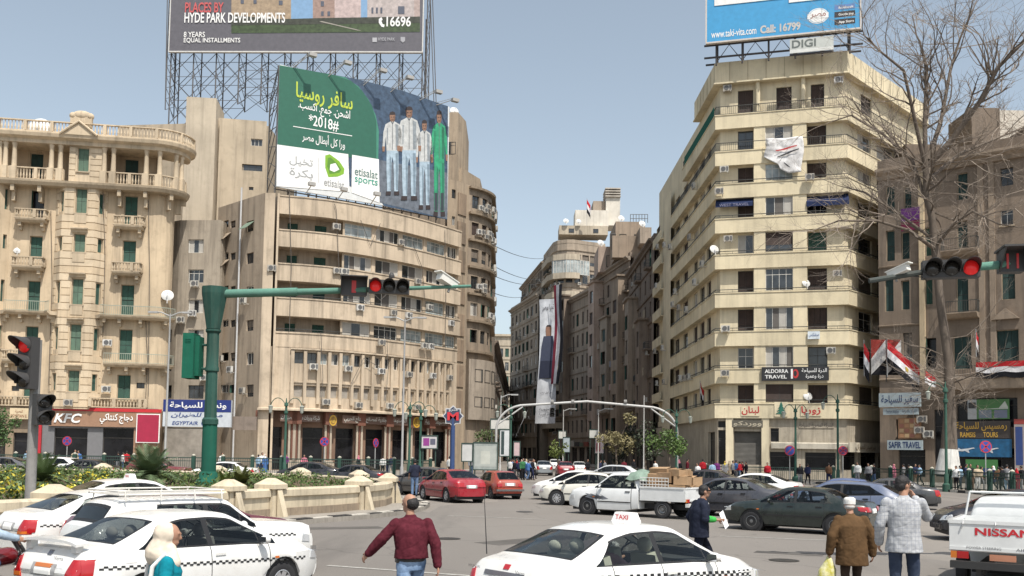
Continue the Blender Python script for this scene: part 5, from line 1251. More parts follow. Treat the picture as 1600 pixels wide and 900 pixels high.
for o in o4: window(KBt, bk, o, o[4], .15)
# solid centre of the loggia with its window and pediment
cp = Path([on(104, 1.0), on(156, 1.0)]); ow = (*cp.rect(121, 231, 139, 268), 'SP'); m = MB(); wall(m, cp, zf, zcor, [ow], .25)
for e in (0, cp.L): m.add([cp.pt(e, zf), cp.pt(e, zcor), cp.pt(e, zcor, -2.4), cp.pt(e, zf, -2.4)], [(0, 1, 2, 3)])
m.build('pavilion_wall', OCHL, KBt); window(KBt, cp, ow, 'SP', .2, sill=True)
k = 0; zz_ = zf + .08
while zz_ < zent - .3:
    for a, b in ((.05, ow[0] - .15), (ow[1] + .15, cp.L - .05)):
        m = MB(); band(m, cp.sub(a, b), zz_, zz_ + .5, -.02, .06); m.build('stone_course', OCHL, KBt)
    zz_ += .58
for px in (-12, 0, 9, 23, 81, 95, 163.5, 178, 229.5, 243.5, 262, 270):
    if px > 240: q = lp.c[1] + (px - 239) * .085
    else: q = lp.loc(px, 250)[0]
    p = lp.pt(q, 0, .1); c_ = MB(); c_.box((p.x - .3, p.y - .3, zf), (p.x + .3, p.y + .3, zbal + .02)); c_.lathe([(.26, zbal + .02), (.24, zbal + .2), (.2, zent - .3), (.28, zent - .12), (.28, zent)], 14, (p.x, p.y, 0)); c_.build('column', OCHL, KBt, True, 35)
for a, b in ((lp.loc(-30, 280)[0], lp.loc(99, 280)[0]), (lp.loc(161, 280)[0], lp.c[1] + 3.6)): balusters(KBt, lp.sub(a, b), zf + .02, zbal - zf, OCHL, .27, .1, .12)
m = MB(); sweep(m, lp, [(-2.6, zent), (.45, zent), (.45, zent + .35), (.9, zent + .55), (1.0, zcor - .1), (1.0, zcor), (-2.6, zcor)]); m.build('entablature', OCHL, KBt)
balusters(KBt, lp.sub(0, lp.c[1] + 4.5), zcor + .02, zroof - zcor + .1, OCHL, .3, .75, .14, name='roof_balustrade')
q0, q1 = lp.loc(100, 215)[0], lp.loc(155, 215)[0]; c0 = lp.pt((q0 + q1) / 2, zcor - .1, 1.05); M_ = Matrix.Translation(c0) @ Matrix.Rotation(lp.ang(q0), 4, 'Z'); hw = (q1 - q0) / 2
m = MB(M_); m.add([(-hw, 0, 0), (hw, 0, 0), (0, 0, 1.25), (-hw, .5, 0), (hw, .5, 0), (0, .5, 1.25)], [(0, 1, 2), (5, 4, 3), (0, 2, 5, 3), (2, 1, 4, 5), (0, 3, 4, 1)]); m.tube([(-hw - .1, -.08, .0), (0, -.08, 1.32), (hw + .1, -.08, .0)], .12, 6); m.build('pediment', OCHL, KBt)
m = MB(M_); m.box((-1.0, .6, .2), (1.0, 1.0, 2.2)); m.ell((0, .8, 2.2), (.9, .3, .45)); m.ell((-.8, .8, 2.1), (.35, .3, .35)); m.ell((.8, .8, 2.1), (.35, .3, .35)); m.build('crest', OCHL, KBt, True, 40)
blockbody(KBt, [tuple(p) for p in kbp.off(-.7).p] + [on(-90, -14)], zsh + .05, zf - .2, OCHD, 'core'); blockbody(KBt, [on(-90, -.6), on(240, -.6), on(250, -4), on(246, -14), on(-90, -14)], 0, zsh - .01, OCHD, 'core'); blockbody(KBt, [tuple(p) for p in bk.off(-.5).p] + [on(-90, -14)], zf - .2, zcor - .05, OCHD, 'core')
blockbody(KBt, [on(-90, -4), on(45, -4), on(45, -8), on(-90, -8)], zcor - .1, lz(190), OCHD, 'roof_hut')
dish(KBt, Vector((*on(39, -1.5), zcor + .3)), .2, 2.2)
for px, y in ((170, 536), (168, 608), (109, 629)): ac_on(KBt, kbp, px, y, .4)
q, z = kbp.loc(28, 390); dish(KBt, kbp.pt(q, z - .6, .2), .3, .9)
for px, y, k_ in ((253, 460, 1.3), ): q = kbp.c[7] + 1.0; dish(KBt, kbp.pt(q, kz(y) - .8, .9), .3, k_)
for pts_ in (((160, 300), (163, 400), (160, 520)), ((232, 300), (234, 420), (232, 620)), ((80, 330), (82, 440), (78, 600)), ((228, 500), (231, 560), (228, 625))):
    c_ = [kbp.pt(*kbp.loc(x, y), .12) for x, y in pts_]; MB().tube(c_, .035, 5).build('wall_cable', flat((.13, .11, .09), .7), KBt)
# shops below
sk = Path([on(-90, .25), on(78, .25)]); sk2 = Path([on(78, .35), on(256, .35)])
so_ = [(*sk.rect(20, 676, 60, 730), 'D'), (*sk.rect(-40, 676, 8, 730), 'D')]; so_ = [(a, b, .2, d, s) for a, b, c, d, s in so_]
m = MB(); wall(m, sk, 0, zsh, so_, .3); m.build('shop_wall', plaster((.26, .20, .14), .5), KBt)
for o in so_: window(KBt, sk, o, 'D', .28, 'shopfront')
GRY = flat((.16, .16, .165), .5); s2 = [(*sk2.rect(84, 669, 136, 730), 'D'), (*sk2.rect(160, 669, 208, 730), 'D')]; s2 = [(a, b, .2, d, s) for a, b, c, d, s in s2]
m = MB(); wall(m, sk2, 0, zsh, s2, .3); m.build('shop_wall', GRY, KBt)
for o in s2: window(KBt, sk2, o, 'D', .28, 'shopfront')
a, b, za, zb = sk2.rect(63, 664, 77, 730); m = MB(); band(m, Path([on(63, .3), on(77.5, .3)]), .0, zb, 0, .25); m.build('red_pier', flat((.42, .02, .03), .5), KBt)
BRW = flat((.30, .175, .11), .6)
m = MB(); a = sk2.loc(209, 690)[0]; band(m, sk2.sub(a, sk2.L - .05), 0, kz(669), .01, .12); m.build('brown_panel', BRW, KBt)
t = board('shop_sign', 'brown restaurant fascia with white KFC letters and red top edge', sk2, 78, 638, 253, 667, BRW, .1, .2)
printed(t, rect4(0, .82, 1, 1), flat((.45, .02, .025), .5), .05, 'red_edge'); write(t, 'KFC', .045, .18, .29, .68, WHT, .03, .25, lift=.08); write(t, 'دجاج كنتاكي', .45, .16, .745, .72, WHT, .02, lift=.08)
t = board('shop_sign', 'square red framed panel at the end of the restaurant fascia', sk2, 214.5, 647, 251, 692, WHT, .35, .15); printed(t, rect4(.04, .03, .96, .97), flat((.33, .015, .05), .5), .02, 'red_field')
t = board('shop_sign', 'small cream sign with brown letters left of the restaurant', sk, 18, 638, 47, 655, plaster((.55, .45, .3), .2), .4); write(t, 'EGYPTIAN E.', .06, .15, .94, .42, flat((.25, .1, .05), .6)); write(t, 'المصرية', .3, .52, .7, .85, flat((.25, .1, .05), .6))
# ------------------------------------------------------------------ grey building in the gap, concrete block behind, airline shop
GREYP = plaster((.36, .31, .245), .7)
gpth = px_path([(250, 99), (276, 97.6), (341, 97.2)], 500)
GBt = thing('narrow_building', 'narrow grey building between the ornate and the curved blocks', 'building', base_of(gpth), world=True)
go = []
for y0 in (374, 421, 468, 515, 560, 602):
    for x0, x1 in ((294, 318),): go.append((*gpth.rect(x0, y0, x1, y0 + 21), rr.choice(['G3', 'G3d', 'C3'])))
    go.append((*gpth.rect(258, y0, 268, y0 + 20), 'G2d'))
zt = gpth.loc(300, 344)[1]; m = MB(); wall(m, gpth, 0, zt, go, .25); m.build('wall', GREYP, GBt)
for o in go: window(GBt, gpth, o, o[4], .2)
blockbody(GBt, [tuple(p) for p in gpth.off(-.5).p] + [(gpth.p[-1].x, 108), (gpth.p[0].x, 108)], 0, zt, GREYP, 'core')
for px, y in ((307, 444), (303, 490), (312, 540), (285, 500), (300, 632), (322, 590)): ac_on(GBt, gpth, px, y)
so_ = [(*gpth.rect(262, 668, 320, 735), 'M'), (*gpth.rect(322, 668, 338, 735), 'D')]
for o in so_:
    o = (o[0], o[1], .2, o[3], o[4]); window(GBt, gpth, o, o[4], -.08, 'shopfront')
t = board('shop_sign', 'blue and white airline sign with Arabic and Latin lettering', px_path([(257, 91.4), (363, 91.0)], 646), 257, 625, 363, 667, flat((.50, .53, .56), .5), 0, .35)
printed(t, rect4(0, .55, 1, 1), flat((.015, .03, .16), .5), .02, 'blue_field'); write(t, 'ونس للسياحة', .10, .64, .93, .92, WHT, .02, lift=.04); write(t, 'مصر للطيران', .12, .32, .88, .52, flat((.05, .08, .22), .5), .02, .2); write(t, 'EGYPTAIR', .14, .06, .52, .2, flat((.05, .08, .22), .5), .02, .2); printed(t, circle(.60, .13, .03, .09), flat((.05, .08, .22), .5), .02)
aw = board('awning', 'faded striped awning right of the airline sign', px_path([(340, 91.8), (405, 91.6)], 660), 365, 651, 402, 672, plaster((.22, .18, .15), .8), 0, .3, 'awning')
# concrete block behind
cb = px_path([(180, 108), (288, 107), (335, 107.4), (336, 109), (415, 110)], 250)
CBt = thing('concrete_block', 'bare concrete block with stair tower behind the left buildings', 'building', base_of(cb), world=True)
CB_ = plaster((.47, .395, .295), .5)
cbo = [(*cb.rect(x0, y0, x1, y1), st) for x0, y0, x1, y1, st in ((346, 217, 364, 228, 'G3'), (392, 217, 410, 228, 'G3'), (378, 257, 410, 267, 'G3d'), (357, 300, 368, 313, 'R1'), (389, 292, 396, 297, 'G2d'))]
m = MB(); wall(m, Path(cb.p[2:]), 0, cb.loc(380, 187)[1], [(o[0] - cb.c[2], o[1] - cb.c[2], o[2], o[3]) for o in cbo], .25); m.build('wall', CB_, CBt)
for o in cbo: window(CBt, cb, o, o[4], .2)
m = MB(); p2 = Path(cb.p[1:3]); band(m, p2, 0, cb.loc(310, 152)[1], -5, 0); m.build('stair_tower', plaster((.52, .45, .35), .4), CBt)
m = MB(); p1 = Path(cb.p[:2]); band(m, p1, 0, cb.loc(240, 193)[1], -5, -.3); m.build('rear_wall', plaster((.43, .36, .27), .7), CBt)
blockbody(CBt, [(cb.p[2].x + .1, 108.5), (cb.p[-1].x, 111), (cb.p[-1].x, 125), (cb.p[2].x, 125)], 0, cb.loc(380, 190)[1], CB_, 'core')
# ------------------------------------------------------------------ brown building at the right edge
def block(name, label, path, depth, ztop, z1, fh, mat, cols, ww, styles, balc=.3, acs=.2, corn=True, seed=1, shop='D', trim=None, back=None, wh=None, ledge=True):
    """an ordinary street front: shops, rows of windows, balconies, cornice"""
    r_ = random.Random(seed); t = thing(name, label, 'building', base_of(path), world=True); trim = trim or mat; ops = []; bal = []
    z = z1
    while z + fh <= ztop + .3:
        for c in cols:
            q = path.L * c; wd = ww * r_.uniform(.9, 1.1); st = r_.choice(styles); door = r_.random() < balc
            ops.append((q - wd / 2, q + wd / 2, z + (.15 if door else .9), z + (wh or fh * .78), st))
            if door: bal.append((q - wd * .95, q + wd * .95, z + .1))
        z += fh
    sops = []
    if shop:
        n = max(1, int(path.L / 4.5))
        for i in range(n): sops.append((path.L * (i + .1) / n, path.L * (i + .9) / n, .2, min(3.4, z1 - .9), r_.choice([shop, shop, 'Md'])))
    ops = [o for o in ops if o[0] > .05 and o[1] < path.L - .05]
    m = MB(); wall(m, path, 0, ztop, ops + sops, .28); m.build('wall', mat, t)
    for o in ops: window(t, path, o, o[4], .22)
    for o in sops: window(t, path, o, o[4], .25, 'shopfront')
    for a, b, zz in bal:
        pth = Path([path.at(max(a, .02))[0], path.at(min(b, path.L - .02))[0]]); m = MB(); sweep(m, pth, [(-.05, zz - .3), (.85, zz - .22), (.95, zz), (-.05, zz)]); bb_ = m.build('balcony', trim, t)
        f = pth.off(.85); u = Path([pth.p[0], f.p[0], f.p[1], pth.p[1]]); railing(t, u, zz, .95, gap=.22)
    zz = z1
    while ledge and zz < ztop - 1:
        m = MB(); sweep(m, path, [(-.02, zz - .2), (.16, zz - .2), (.22, zz - .05), (-.02, zz)]); m.build('floor_ledge', trim, t); zz += fh * (2 if ledge == 2 else 1)
    if corn: cornice(t, path, ztop - .6, .7, .8, trim)
    m = MB(); sweep(m, path, [(-.4, ztop), (.05, ztop), (.05, ztop + .8), (-.4, ztop + .8)]); m.build('parapet', mat, t)
    n = path.off(-.7); bk_ = path.off(-depth) if back is None else None
    poly = [tuple(p) for p in n.p] + ([tuple(p) for p in reversed(bk_.p)] if back is None else back); blockbody(t, poly, 0, ztop, mat, 'core')
    for i in range(int(acs * len(ops))):
        o = r_.choice(ops); ac(t, path.pt(o[0] + r_.uniform(-.2, 1), o[2] - r_.uniform(.4, .9), .35), path.ang(o[0]))
    return t
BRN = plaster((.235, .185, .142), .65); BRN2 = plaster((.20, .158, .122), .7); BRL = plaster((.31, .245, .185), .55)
A_ = Vector((P(1373, 450, 88.6).x, 88.6)); dv = Vector((.766, -.643)); brp = Path([A_, A_ + dv * 20])
BBt = thing('brown_building', 'shaded brown old building at the right edge behind the bare tree', 'building', base_of(brp), world=True)
bo = [(*brp.rect(*r4), st) for r4, st in (((1382, 430, 1396, 487), 'SD'), ((1408, 438, 1421, 484), 'SD'), ((1445, 436, 1457, 476), 'S'), ((1494, 430, 1513, 489), 'SD'), ((1564, 396, 1586, 468), 'SD'), ((1447, 528, 1463, 580), 'O'), ((1489, 525, 1518, 577), 'SD'), ((1556, 515, 1592, 572), 'SD'),
    ((1495, 345, 1512, 388), 'SD'), ((1563, 327, 1583, 352), 'G2'), ((1384, 360, 1398, 408), 'SD'), ((1408, 362, 1421, 405), 'SD'), ((1445, 355, 1457, 400), 'S'), ((1411, 520, 1425, 572), 'R2'), ((1495, 270, 1512, 312), 'SD'), ((1563, 262, 1583, 290), 'G2d'), ((1384, 290, 1398, 335), 'SD'), ((1412, 290, 1424, 332), 'SD'))]
zt = brp.loc(1500, 250)[1]; zl = brp.loc(1500, 592)[1]
gs = [(*brp.rect(*r4), st) for r4, st in (((1400, 655, 1424, 686), 'D'), ((1404, 702, 1446, 745), 'D'), ((1495, 622, 1590, 668), 'D'), ((1460, 640, 1482, 745), 'D'), ((1495, 700, 1600, 745), 'D'))]
gs = [(a, b, max(.2, c), d, s) for a, b, c, d, s in gs]
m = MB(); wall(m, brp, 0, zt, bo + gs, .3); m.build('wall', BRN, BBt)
for o in bo: window(BBt, brp, o, o[4], .24, sill=o[4] == 'G2')
for o in gs: window(BBt, brp, o, o[4], .28, 'shopfront')
a, b = brp.loc(1438, 450)[0], brp.loc(1446, 450)[0]; m = MB(); band(m, brp.sub(a, b), zl, zt, -.01, .35); m.build('pilaster', plaster((.55, .44, .29), .4), BBt)
for px in (1530, 1547): a = brp.loc(px, 450)[0]; m = MB(); band(m, brp.sub(a, a + .45), zl, zt, -.01, .14); m.build('pilaster', BRL, BBt)
for y in (508, 592, 415): z = brp.loc(1400, y)[1]; m = MB(); sweep(m, brp.sub(0, brp.loc(1438, 450)[0]), [(-.01, z - .12), (.12, z - .12), (.18, z), (-.01, z + .05)]); m.build('floor_ledge', BRL, BBt)
m = MB(); sweep(m, brp.sub(brp.loc(1446, 450)[0], brp.L), [(-.01, zl - 1.0), (1.2, zl - 1.0), (1.3, zl - .2), (1.3, zl), (-.01, zl)]); m.build('balcony', BRL, BBt); railing(BBt, brp.sub(brp.loc(1470, 450)[0], brp.L), zl, 1.0, gap=.2, out=1.15)
for x0, x1, y in ((1475, 1531, 490), (1475, 1531, 392)):
    a, b, z, _ = brp.rect(x0, y - 10, x1, y); m = MB(); sweep(m, brp.sub(a, b), [(-.01, z - .5), (.7, z - .45), (1.1, z - .1), (1.1, z), (-.01, z)]); m.build('balcony', BRL, BBt); f = brp.sub(a, b); fo = f.off(1.0); railing(BBt, Path([f.p[0], fo.p[0], fo.p[-1], f.p[-1]]), z, 1.0, gap=.18)
for y in (497, ):     # pediment over the lower right window
    a, b, z, z2 = brp.rect(1550, 484, 1594, 499); p = brp.pt((a + b) / 2, z, .02); h_ = (b - a) / 2; m = MB(Matrix.Translation(p) @ Matrix.Rotation(brp.ang(a), 4, 'Z')); m.add([(-h_, -.35, 0), (h_, -.35, 0), (0, -.35, .95), (-h_, 0, 0), (h_, 0, 0), (0, 0, .95)], [(0, 1, 2), (0, 2, 5, 3), (2, 1, 4, 5), (0, 3, 4, 1)]); m.build('pediment', BRL, BBt)
cornice(BBt, brp, zt - .7, .9, .9, BRL); m = MB(); sweep(m, brp, [(-.4, zt + .2), (.1, zt + .2), (.1, zt + 1.2), (-.4, zt + 1.2)]); m.build('parapet', BRN2, BBt)
blockbody(BBt, [tuple(p) for p in brp.off(-.7).p] + [tuple(brp.p[-1] + Vector((8, 14))), tuple(brp.p[0] + Vector((8, 14)))], 0, zt, BRN2, 'core')
for x0, x1, y0, d, mt, lb in ((1518, 1562, 168, 92, BRN2, 'roof_hut'), (1560, 1600, 172, 96, plaster((.6, .55, .47), .4), 'roof_hut'), (1415, 1470, 225, 96, BRN2, 'roof_hut'), (1600, 1660, 200, 90, BRN2, 'roof_hut')):
    a, b = P(x0, y0, d), P(x1, y0, d); MB().prism([(a.x, d), (b.x, d), (b.x, d + 5), (a.x, d + 5)], zt - 2, a.z).build(lb, mt, BBt)
for px, y in ((1445, 655), (1455, 678), (1441, 672)): ac_on(BBt, brp, px, y, .7)
dish(BBt, (P(1400, 230, 90).x, 90, zt + .6), .5, 1.2)
GRS = flat((.34, .40, .42), .5)
sp3 = brp.off(.9)
t = board('shop_sign', 'pale grey blue sign with navy Arabic lettering under the flags', sp3, 1375, 614, 1440, 636, GRS, .1, .2); write(t, 'سفير للسياحة', .06, .15, .94, .85, flat((.02, .04, .12), .5), .015)
t = board('shop_sign', 'narrow pale sign strip directly under the navy Arabic sign', sp3, 1381, 638, 1436, 648, GRS, .05, .15); write(t, 'Tourism Aviation', .08, .2, .45, .8, flat((.1, .12, .16), .5)); write(t, 'للطيران والسياحة', .55, .2, .95, .8, flat((.1, .12, .16), .5))
t = board('shop_sign', 'pale blue SAFIR TRAVEL sign over the agency door', sp3, 1388, 688, 1443, 703, GRS, .1, .2); write(t, 'SAFIR TRAVEL', .05, .18, .95, .85, flat((.02, .04, .12), .5), .02)
t = board('shop_sign', 'lit orange panel of small posters between the two agency signs', sp3, 1402, 653, 1438, 685, flat((.30, .16, .08), .5), -.3, .1)
for i in range(4):
    for j in range(4): printed(t, rect4(.06 + .23 * i, .05 + .24 * j, .25 + .23 * i, .23 + .24 * j), flat(((.38, .2, .1), (.45, .3, .16), (.3, .12, .08))[(i + j) % 3], .5), .01)
t = board('shop_sign', 'faded purple cloth board high on the brown building behind the tree', brp, 1410, 326, 1439, 361, cloth((.10, .03, .14), None, 1.5, .4), .3, .1); printed(t, rect4(0, 0, 1, .42), cloth((.13, .02, .05), None, 1.5, .4), .02)
s4 = brp.off(.15)
t = board('shop_sign', 'dark fascia with gold Arabic and RAMSIS TOURS lettering', s4, 1493, 658, 1580, 685, flat((.05, .04, .035), .5), .1, .15); GOLD = flat((.50, .30, .05), .4); write(t, 'رمسيس للسياحة', .02, .42, .94, .96, GOLD, .02); write(t, 'RAMSIS', .10, .06, .38, .36, GOLD, .02); write(t, 'TOURS', .52, .06, .78, .36, GOLD, .02)
t = board('shop_sign', 'blue travel banner with white aeroplane below the gold lettering', s4, 1494, 686, 1582, 714, flat((.012, .10, .22), .5, var=.4), .15, .12)
for dx in (0, .42): printed(t, [(.04 + dx, .32), (.14 + dx, .30), (.30 + dx, .44), (.36 + dx, .48), (.33 + dx, .52), (.22 + dx, .46), (.10 + dx, .42), (.06 + dx, .5), (.05 + dx, .42)], flat((.6, .62, .64), .5), .02); printed(t, [(.16 + dx, .36), (.24 + dx, .22), (.26 + dx, .22), (.24 + dx, .40)], flat((.5, .52, .55), .5), .024)
t = board('shop_sign', 'green shop window poster under the blue travel banner', s4, 1510, 718, 1560, 745, flat((.05, .17, .05), .5), .12, .1); printed(t, rect4(.55, .1, .9, .5), flat((.02, .04, .15), .5))
t = board('shop_sign', 'green and white pilgrimage poster above the gold lettering', s4, 1513, 624, 1578, 655, flat((.06, .16, .05), .5), .1, .1); printed(t, rect4(.0, .0, .22, 1), flat((.35, .36, .36), .5), .012); printed(t, [(.25, .5), (.75, .55), (.9, .9), (.97, .6), (.97, .5)], flat((.42, .45, .40), .5), .012); printed(t, rect4(.27, .05, .58, .46), flat((.14, .18, .22), .5), .012); printed(t, rect4(.64, .05, .95, .46), flat((.14, .16, .22), .5), .012); printed(t, rect4(.02, .55, .20, .85), flat((.03, .03, .03), .5), .02)
t = board('shop_sign', 'red topped kiosk panel at the far right edge', s4, 1587, 655, 1625, 735, flat((.35, .30, .28), .5), .3, .15); printed(t, rect4(0, .9, 1, 1), flat((.3, .05, .04), .5)); printed(t, rect4(.05, .1, .35, .85), flat((.03, .06, .2), .5), .012)
# ------------------------------------------------------------------ the street beyond
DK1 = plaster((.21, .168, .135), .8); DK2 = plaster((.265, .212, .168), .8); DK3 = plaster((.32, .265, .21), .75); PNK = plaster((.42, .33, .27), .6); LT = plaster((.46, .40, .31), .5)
pS = pc.x
def hgt(px, py, d): return P(px, py, d).z
s1 = Path([(pS, 162), (pS, 133.4)])
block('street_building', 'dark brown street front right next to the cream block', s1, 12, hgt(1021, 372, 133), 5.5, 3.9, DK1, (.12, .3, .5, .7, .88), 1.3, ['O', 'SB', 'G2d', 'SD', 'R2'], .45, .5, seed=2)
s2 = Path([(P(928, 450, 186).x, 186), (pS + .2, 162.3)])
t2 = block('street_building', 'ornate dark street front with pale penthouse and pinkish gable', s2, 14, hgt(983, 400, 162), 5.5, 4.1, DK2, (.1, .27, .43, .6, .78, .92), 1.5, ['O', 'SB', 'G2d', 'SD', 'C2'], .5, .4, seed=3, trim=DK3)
zz = hgt(983, 400, 162)
def pent(t, x0, x1, y0, y1, d, dep, mat, nm='penthouse', win=0):
    a, b = P(x0, y0, d), P(x1, y0, d); MB().prism([(a.x, d), (b.x, d), (b.x, d + dep), (a.x, d + dep)], P(x0, y1, d).z, a.z).build(nm, mat, t)
    if win:
        pth = Path([(a.x, d), (b.x, d)]); h_ = a.z - P(x0, y1, d).z
        for i in range(win): q = pth.L * (i + .5) / win; window(t, pth, (q - .6, q + .6, a.z - h_ * .8, a.z - h_ * .35), rr.choice(['G2d', 'G2', 'O']), -.04)
pent(t2, 962, 1008, 346, 402, 166, 10, BRL, win=2); pent(t2, 935, 970, 385, 425, 176, 9, PNK, win=1); pent(t2, 957, 1000, 368, 402, 163.4, 2, BRL); pent(t2, 1000, 1018, 355, 380, 160, 6, DK3)
for px, d, zr_, k in ((940, 176.5, P(935, 385, 176).z, 1.4), (972, 166.6, P(962, 346, 166).z, 1.3), (1005, 160.5, P(1000, 355, 160).z, 1.3)): dish(t2, (P(px, 400, d).x, d, zr_ - .05), .3, k)
m = MB()
for x0, x1, y0, y1, d in ((985, 1012, 335, 348, 168), (955, 962, 365, 390, 165)):
    for i in range(7):
        f = i / 6; a = P(x0 + (x1 - x0) * f, y1, d); b = P(x0 + (x1 - x0) * f, y0, d); m.tube([a, b], .05, 5)
    m.tube([P(x0, y0, d), P(x1, y0, d)], .05, 5); m.tube([P(x0, (y0 + y1) / 2, d), P(x1, (y0 + y1) / 2, d)], .05, 5)
m.build('roof_railing', FRD, t2)
s3 = Path([(P(884, 450, 206).x, 206), (P(928, 450, 186).x + .2, 186.2)])
block('street_building', 'plain grey street front with paired windows beside the long banner', s3, 14, hgt(905, 462, 195), 5.5, 4.4, DK3, (.15, .3, .45, .62, .78, .92), 1.25, ['G2d', 'G2d', 'SB', 'O'], .05, .05, seed=4)
# tall rounded tower block with glazed balconies
dcx = P(868, 450, 214).x; dp = Path([(P(849, 450, 232).x, 232), (dcx - .5, 217.5), (dcx + .4, 215.2), (dcx + 2.5, 214), (P(895, 450, 214).x, 214), (P(945, 450, 218).x, 218)])
zd = hgt(870, 352, 214)
td = block('tower_block', 'tall rounded block with glazed balconies and white roof tower up the street', dp, 14, zd - 4, 6, 4.2, plaster((.36, .30, .235), .6), tuple((i + .5) / 14 for i in range(14)), 1.7, ['G3d', 'O', 'C3', 'G2', 'R2'], .25, .4, corn=False, seed=5, back=[(P(960, 450, 250).x, 250), (P(856, 450, 250).x, 250)])
block('street_building', 'brown middle height block between the grey front and the tower block', Path([(P(815, 450, 268).x, 268), (P(850, 450, 229).x, 229)]), 14, hgt(838, 428, 245), 6, 4.2, plaster((.29, .24, .19), .75), tuple((i + .5) / 16 for i in range(16)), 1.7, ['G3d', 'O', 'C3', 'G2', 'R2'], .3, .35, seed=15)
for k in range(12):
    z = 8 + k * 4.2
    if z > zd - 4: break
    m = MB(); sweep(m, dp.sub(max(.1, dp.c[1] - 9), dp.c[4] + 1), [(-.1, z - .3), (1.3, z - .3), (1.3, z + 1.0), (1.1, z + 1.0), (1.1, z), (-.1, z)]); m.build('balcony', LT, td)
a, b = dp.c[2], dp.c[4]; zg = hgt(880, 398, 214)
gp_ = dp.off(1.2).sub(a, b + 6); n = 12
for i in range(n): q = gp_.L * (i + .5) / n; window(td, gp_, (q - gp_.L / n / 2 + .02, q + gp_.L / n / 2 - .02, zg - 4.6, zg - 1.3), 'G2w', 0)
for x0, x1, y0, y1, d, mt in ((899, 951, 328, 353, 218, plaster((.66, .62, .54), .3)), (947, 969, 308, 352, 219, plaster((.66, .62, .54), .3)), (874, 950, 352, 366, 217, LT), (927, 951, 314, 330, 220, DK3)): pent(td, x0, x1, y0, y1, d, 6, mt, win=2 if mt is LT else 0)
m = MB()
for k in range(4): a, b = P(946, 293 + k * 4, 218.5), P(970, 293 + k * 4, 218.5); m.box((a.x, a.y, a.z - .28), (b.x, a.y + 6, a.z))
a, b = P(949, 308, 219), P(967, 292, 219);
for x in (a.x, b.x - .4): m.box((x, 219.2, a.z - .1), (x + .4, 224, b.z - .3))
m.build('roof_louvre', plaster((.5, .46, .4), .4), td)
for px, k in ((885, 1.4), (905, 1.3)): dish(td, (P(px, 366, 216).x, 216, P(874, 352, 217).z - .05), .2, k)
# the building left of it and the shaded side opposite
s6 = Path([(P(799, 450, 250).x, 250), (P(842, 450, 222).x, 222)])
block('street_building', 'grey street front with rows of windows left of the banner', s6, 12, hgt(830, 470, 232), 6, 4.0, plaster((.30, .26, .21), .7), (.08, .22, .36, .5, .64, .78, .92), 1.9, ['G3d', 'G2', 'C3', 'O', 'R2'], .1, .35, seed=6)
s7 = Path([(ebp.p[-1].x - .2, 151), (P(797, 450, 300).x, 300)])
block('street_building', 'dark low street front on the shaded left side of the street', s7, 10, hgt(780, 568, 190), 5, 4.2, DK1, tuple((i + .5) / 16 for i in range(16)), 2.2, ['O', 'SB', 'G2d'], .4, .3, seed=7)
s8 = Path([(P(730, 600, 380).x, 380), (P(815, 600, 380).x, 380)])
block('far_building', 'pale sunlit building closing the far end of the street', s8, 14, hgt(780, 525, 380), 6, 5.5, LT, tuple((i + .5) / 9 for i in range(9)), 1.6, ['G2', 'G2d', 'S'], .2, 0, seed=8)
# bays, loggias and clutter that break up the street fronts
rs_ = random.Random(31)
def bay(t, pth, c, w_, z0, z1, dep, mat, fh=4.0):
    q0, q1 = pth.L * c - w_ / 2, pth.L * c + w_ / 2; fr = Path([pth.at(q0)[0], pth.at(q1)[0]]); fo = fr.off(dep); u = Path([fr.p[0], fo.p[0], fo.p[1], fr.p[1]]); z = z0 + .6; o_ = []
    while z + 2.4 < z1: o_.append((u.L / 2 - w_ * .28, u.L / 2 + w_ * .28, z, z + 2.3, rs_.choice(['SB', 'G3d', 'C3', 'O', 'SD']))); z += fh
    m = MB(); wall(m, u, z0, z1, o_, .25); m.add([(*fr.p[0], z1), (*fo.p[0], z1), (*fo.p[1], z1), (*fr.p[1], z1)], [(0, 1, 2, 3)]); m.add([(*fr.p[0], z0), (*fo.p[0], z0), (*fo.p[1], z0), (*fr.p[1], z0)], [(3, 2, 1, 0)]); m.build('bay', mat, t)
    for o in o_: window(t, u, o, o[4], .2)
    m = MB(); sweep(m, u, [(-.05, z1 - .25), (.35, z1 - .25), (.4, z1 + .05), (-.05, z1 + .1)]); m.build('bay_cornice', mat, t)
T_ = {o.get('label', '')[:20]: o for o in bpy.data.objects if o.name.startswith('street_building')}
tA = [o for k_, o in T_.items() if k_.startswith('dark brown street')][0]; tB = t2; tC = [o for k_, o in T_.items() if k_.startswith('plain grey street')][0]
bay(tA, s1, .32, 4.5, 9.5, 27, 1.5, DK3); bay(tA, s1, .74, 4.0, 5.4, 22, 1.3, DK2); bay(tB, s2, .2, 4.2, 5.5, hgt(983, 412, 162), 1.8, PNK, 4.1); bay(tB, s2, .52, 4.6, 9.6, 27, 1.5, DK3, 4.1); bay(tB, s2, .85, 4.2, 5.5, 33, 1.7, BRL, 4.1); bay(tC, s3, .1, 3.2, 10, hgt(905, 452, 195), 1.4, DK2, 4.4)
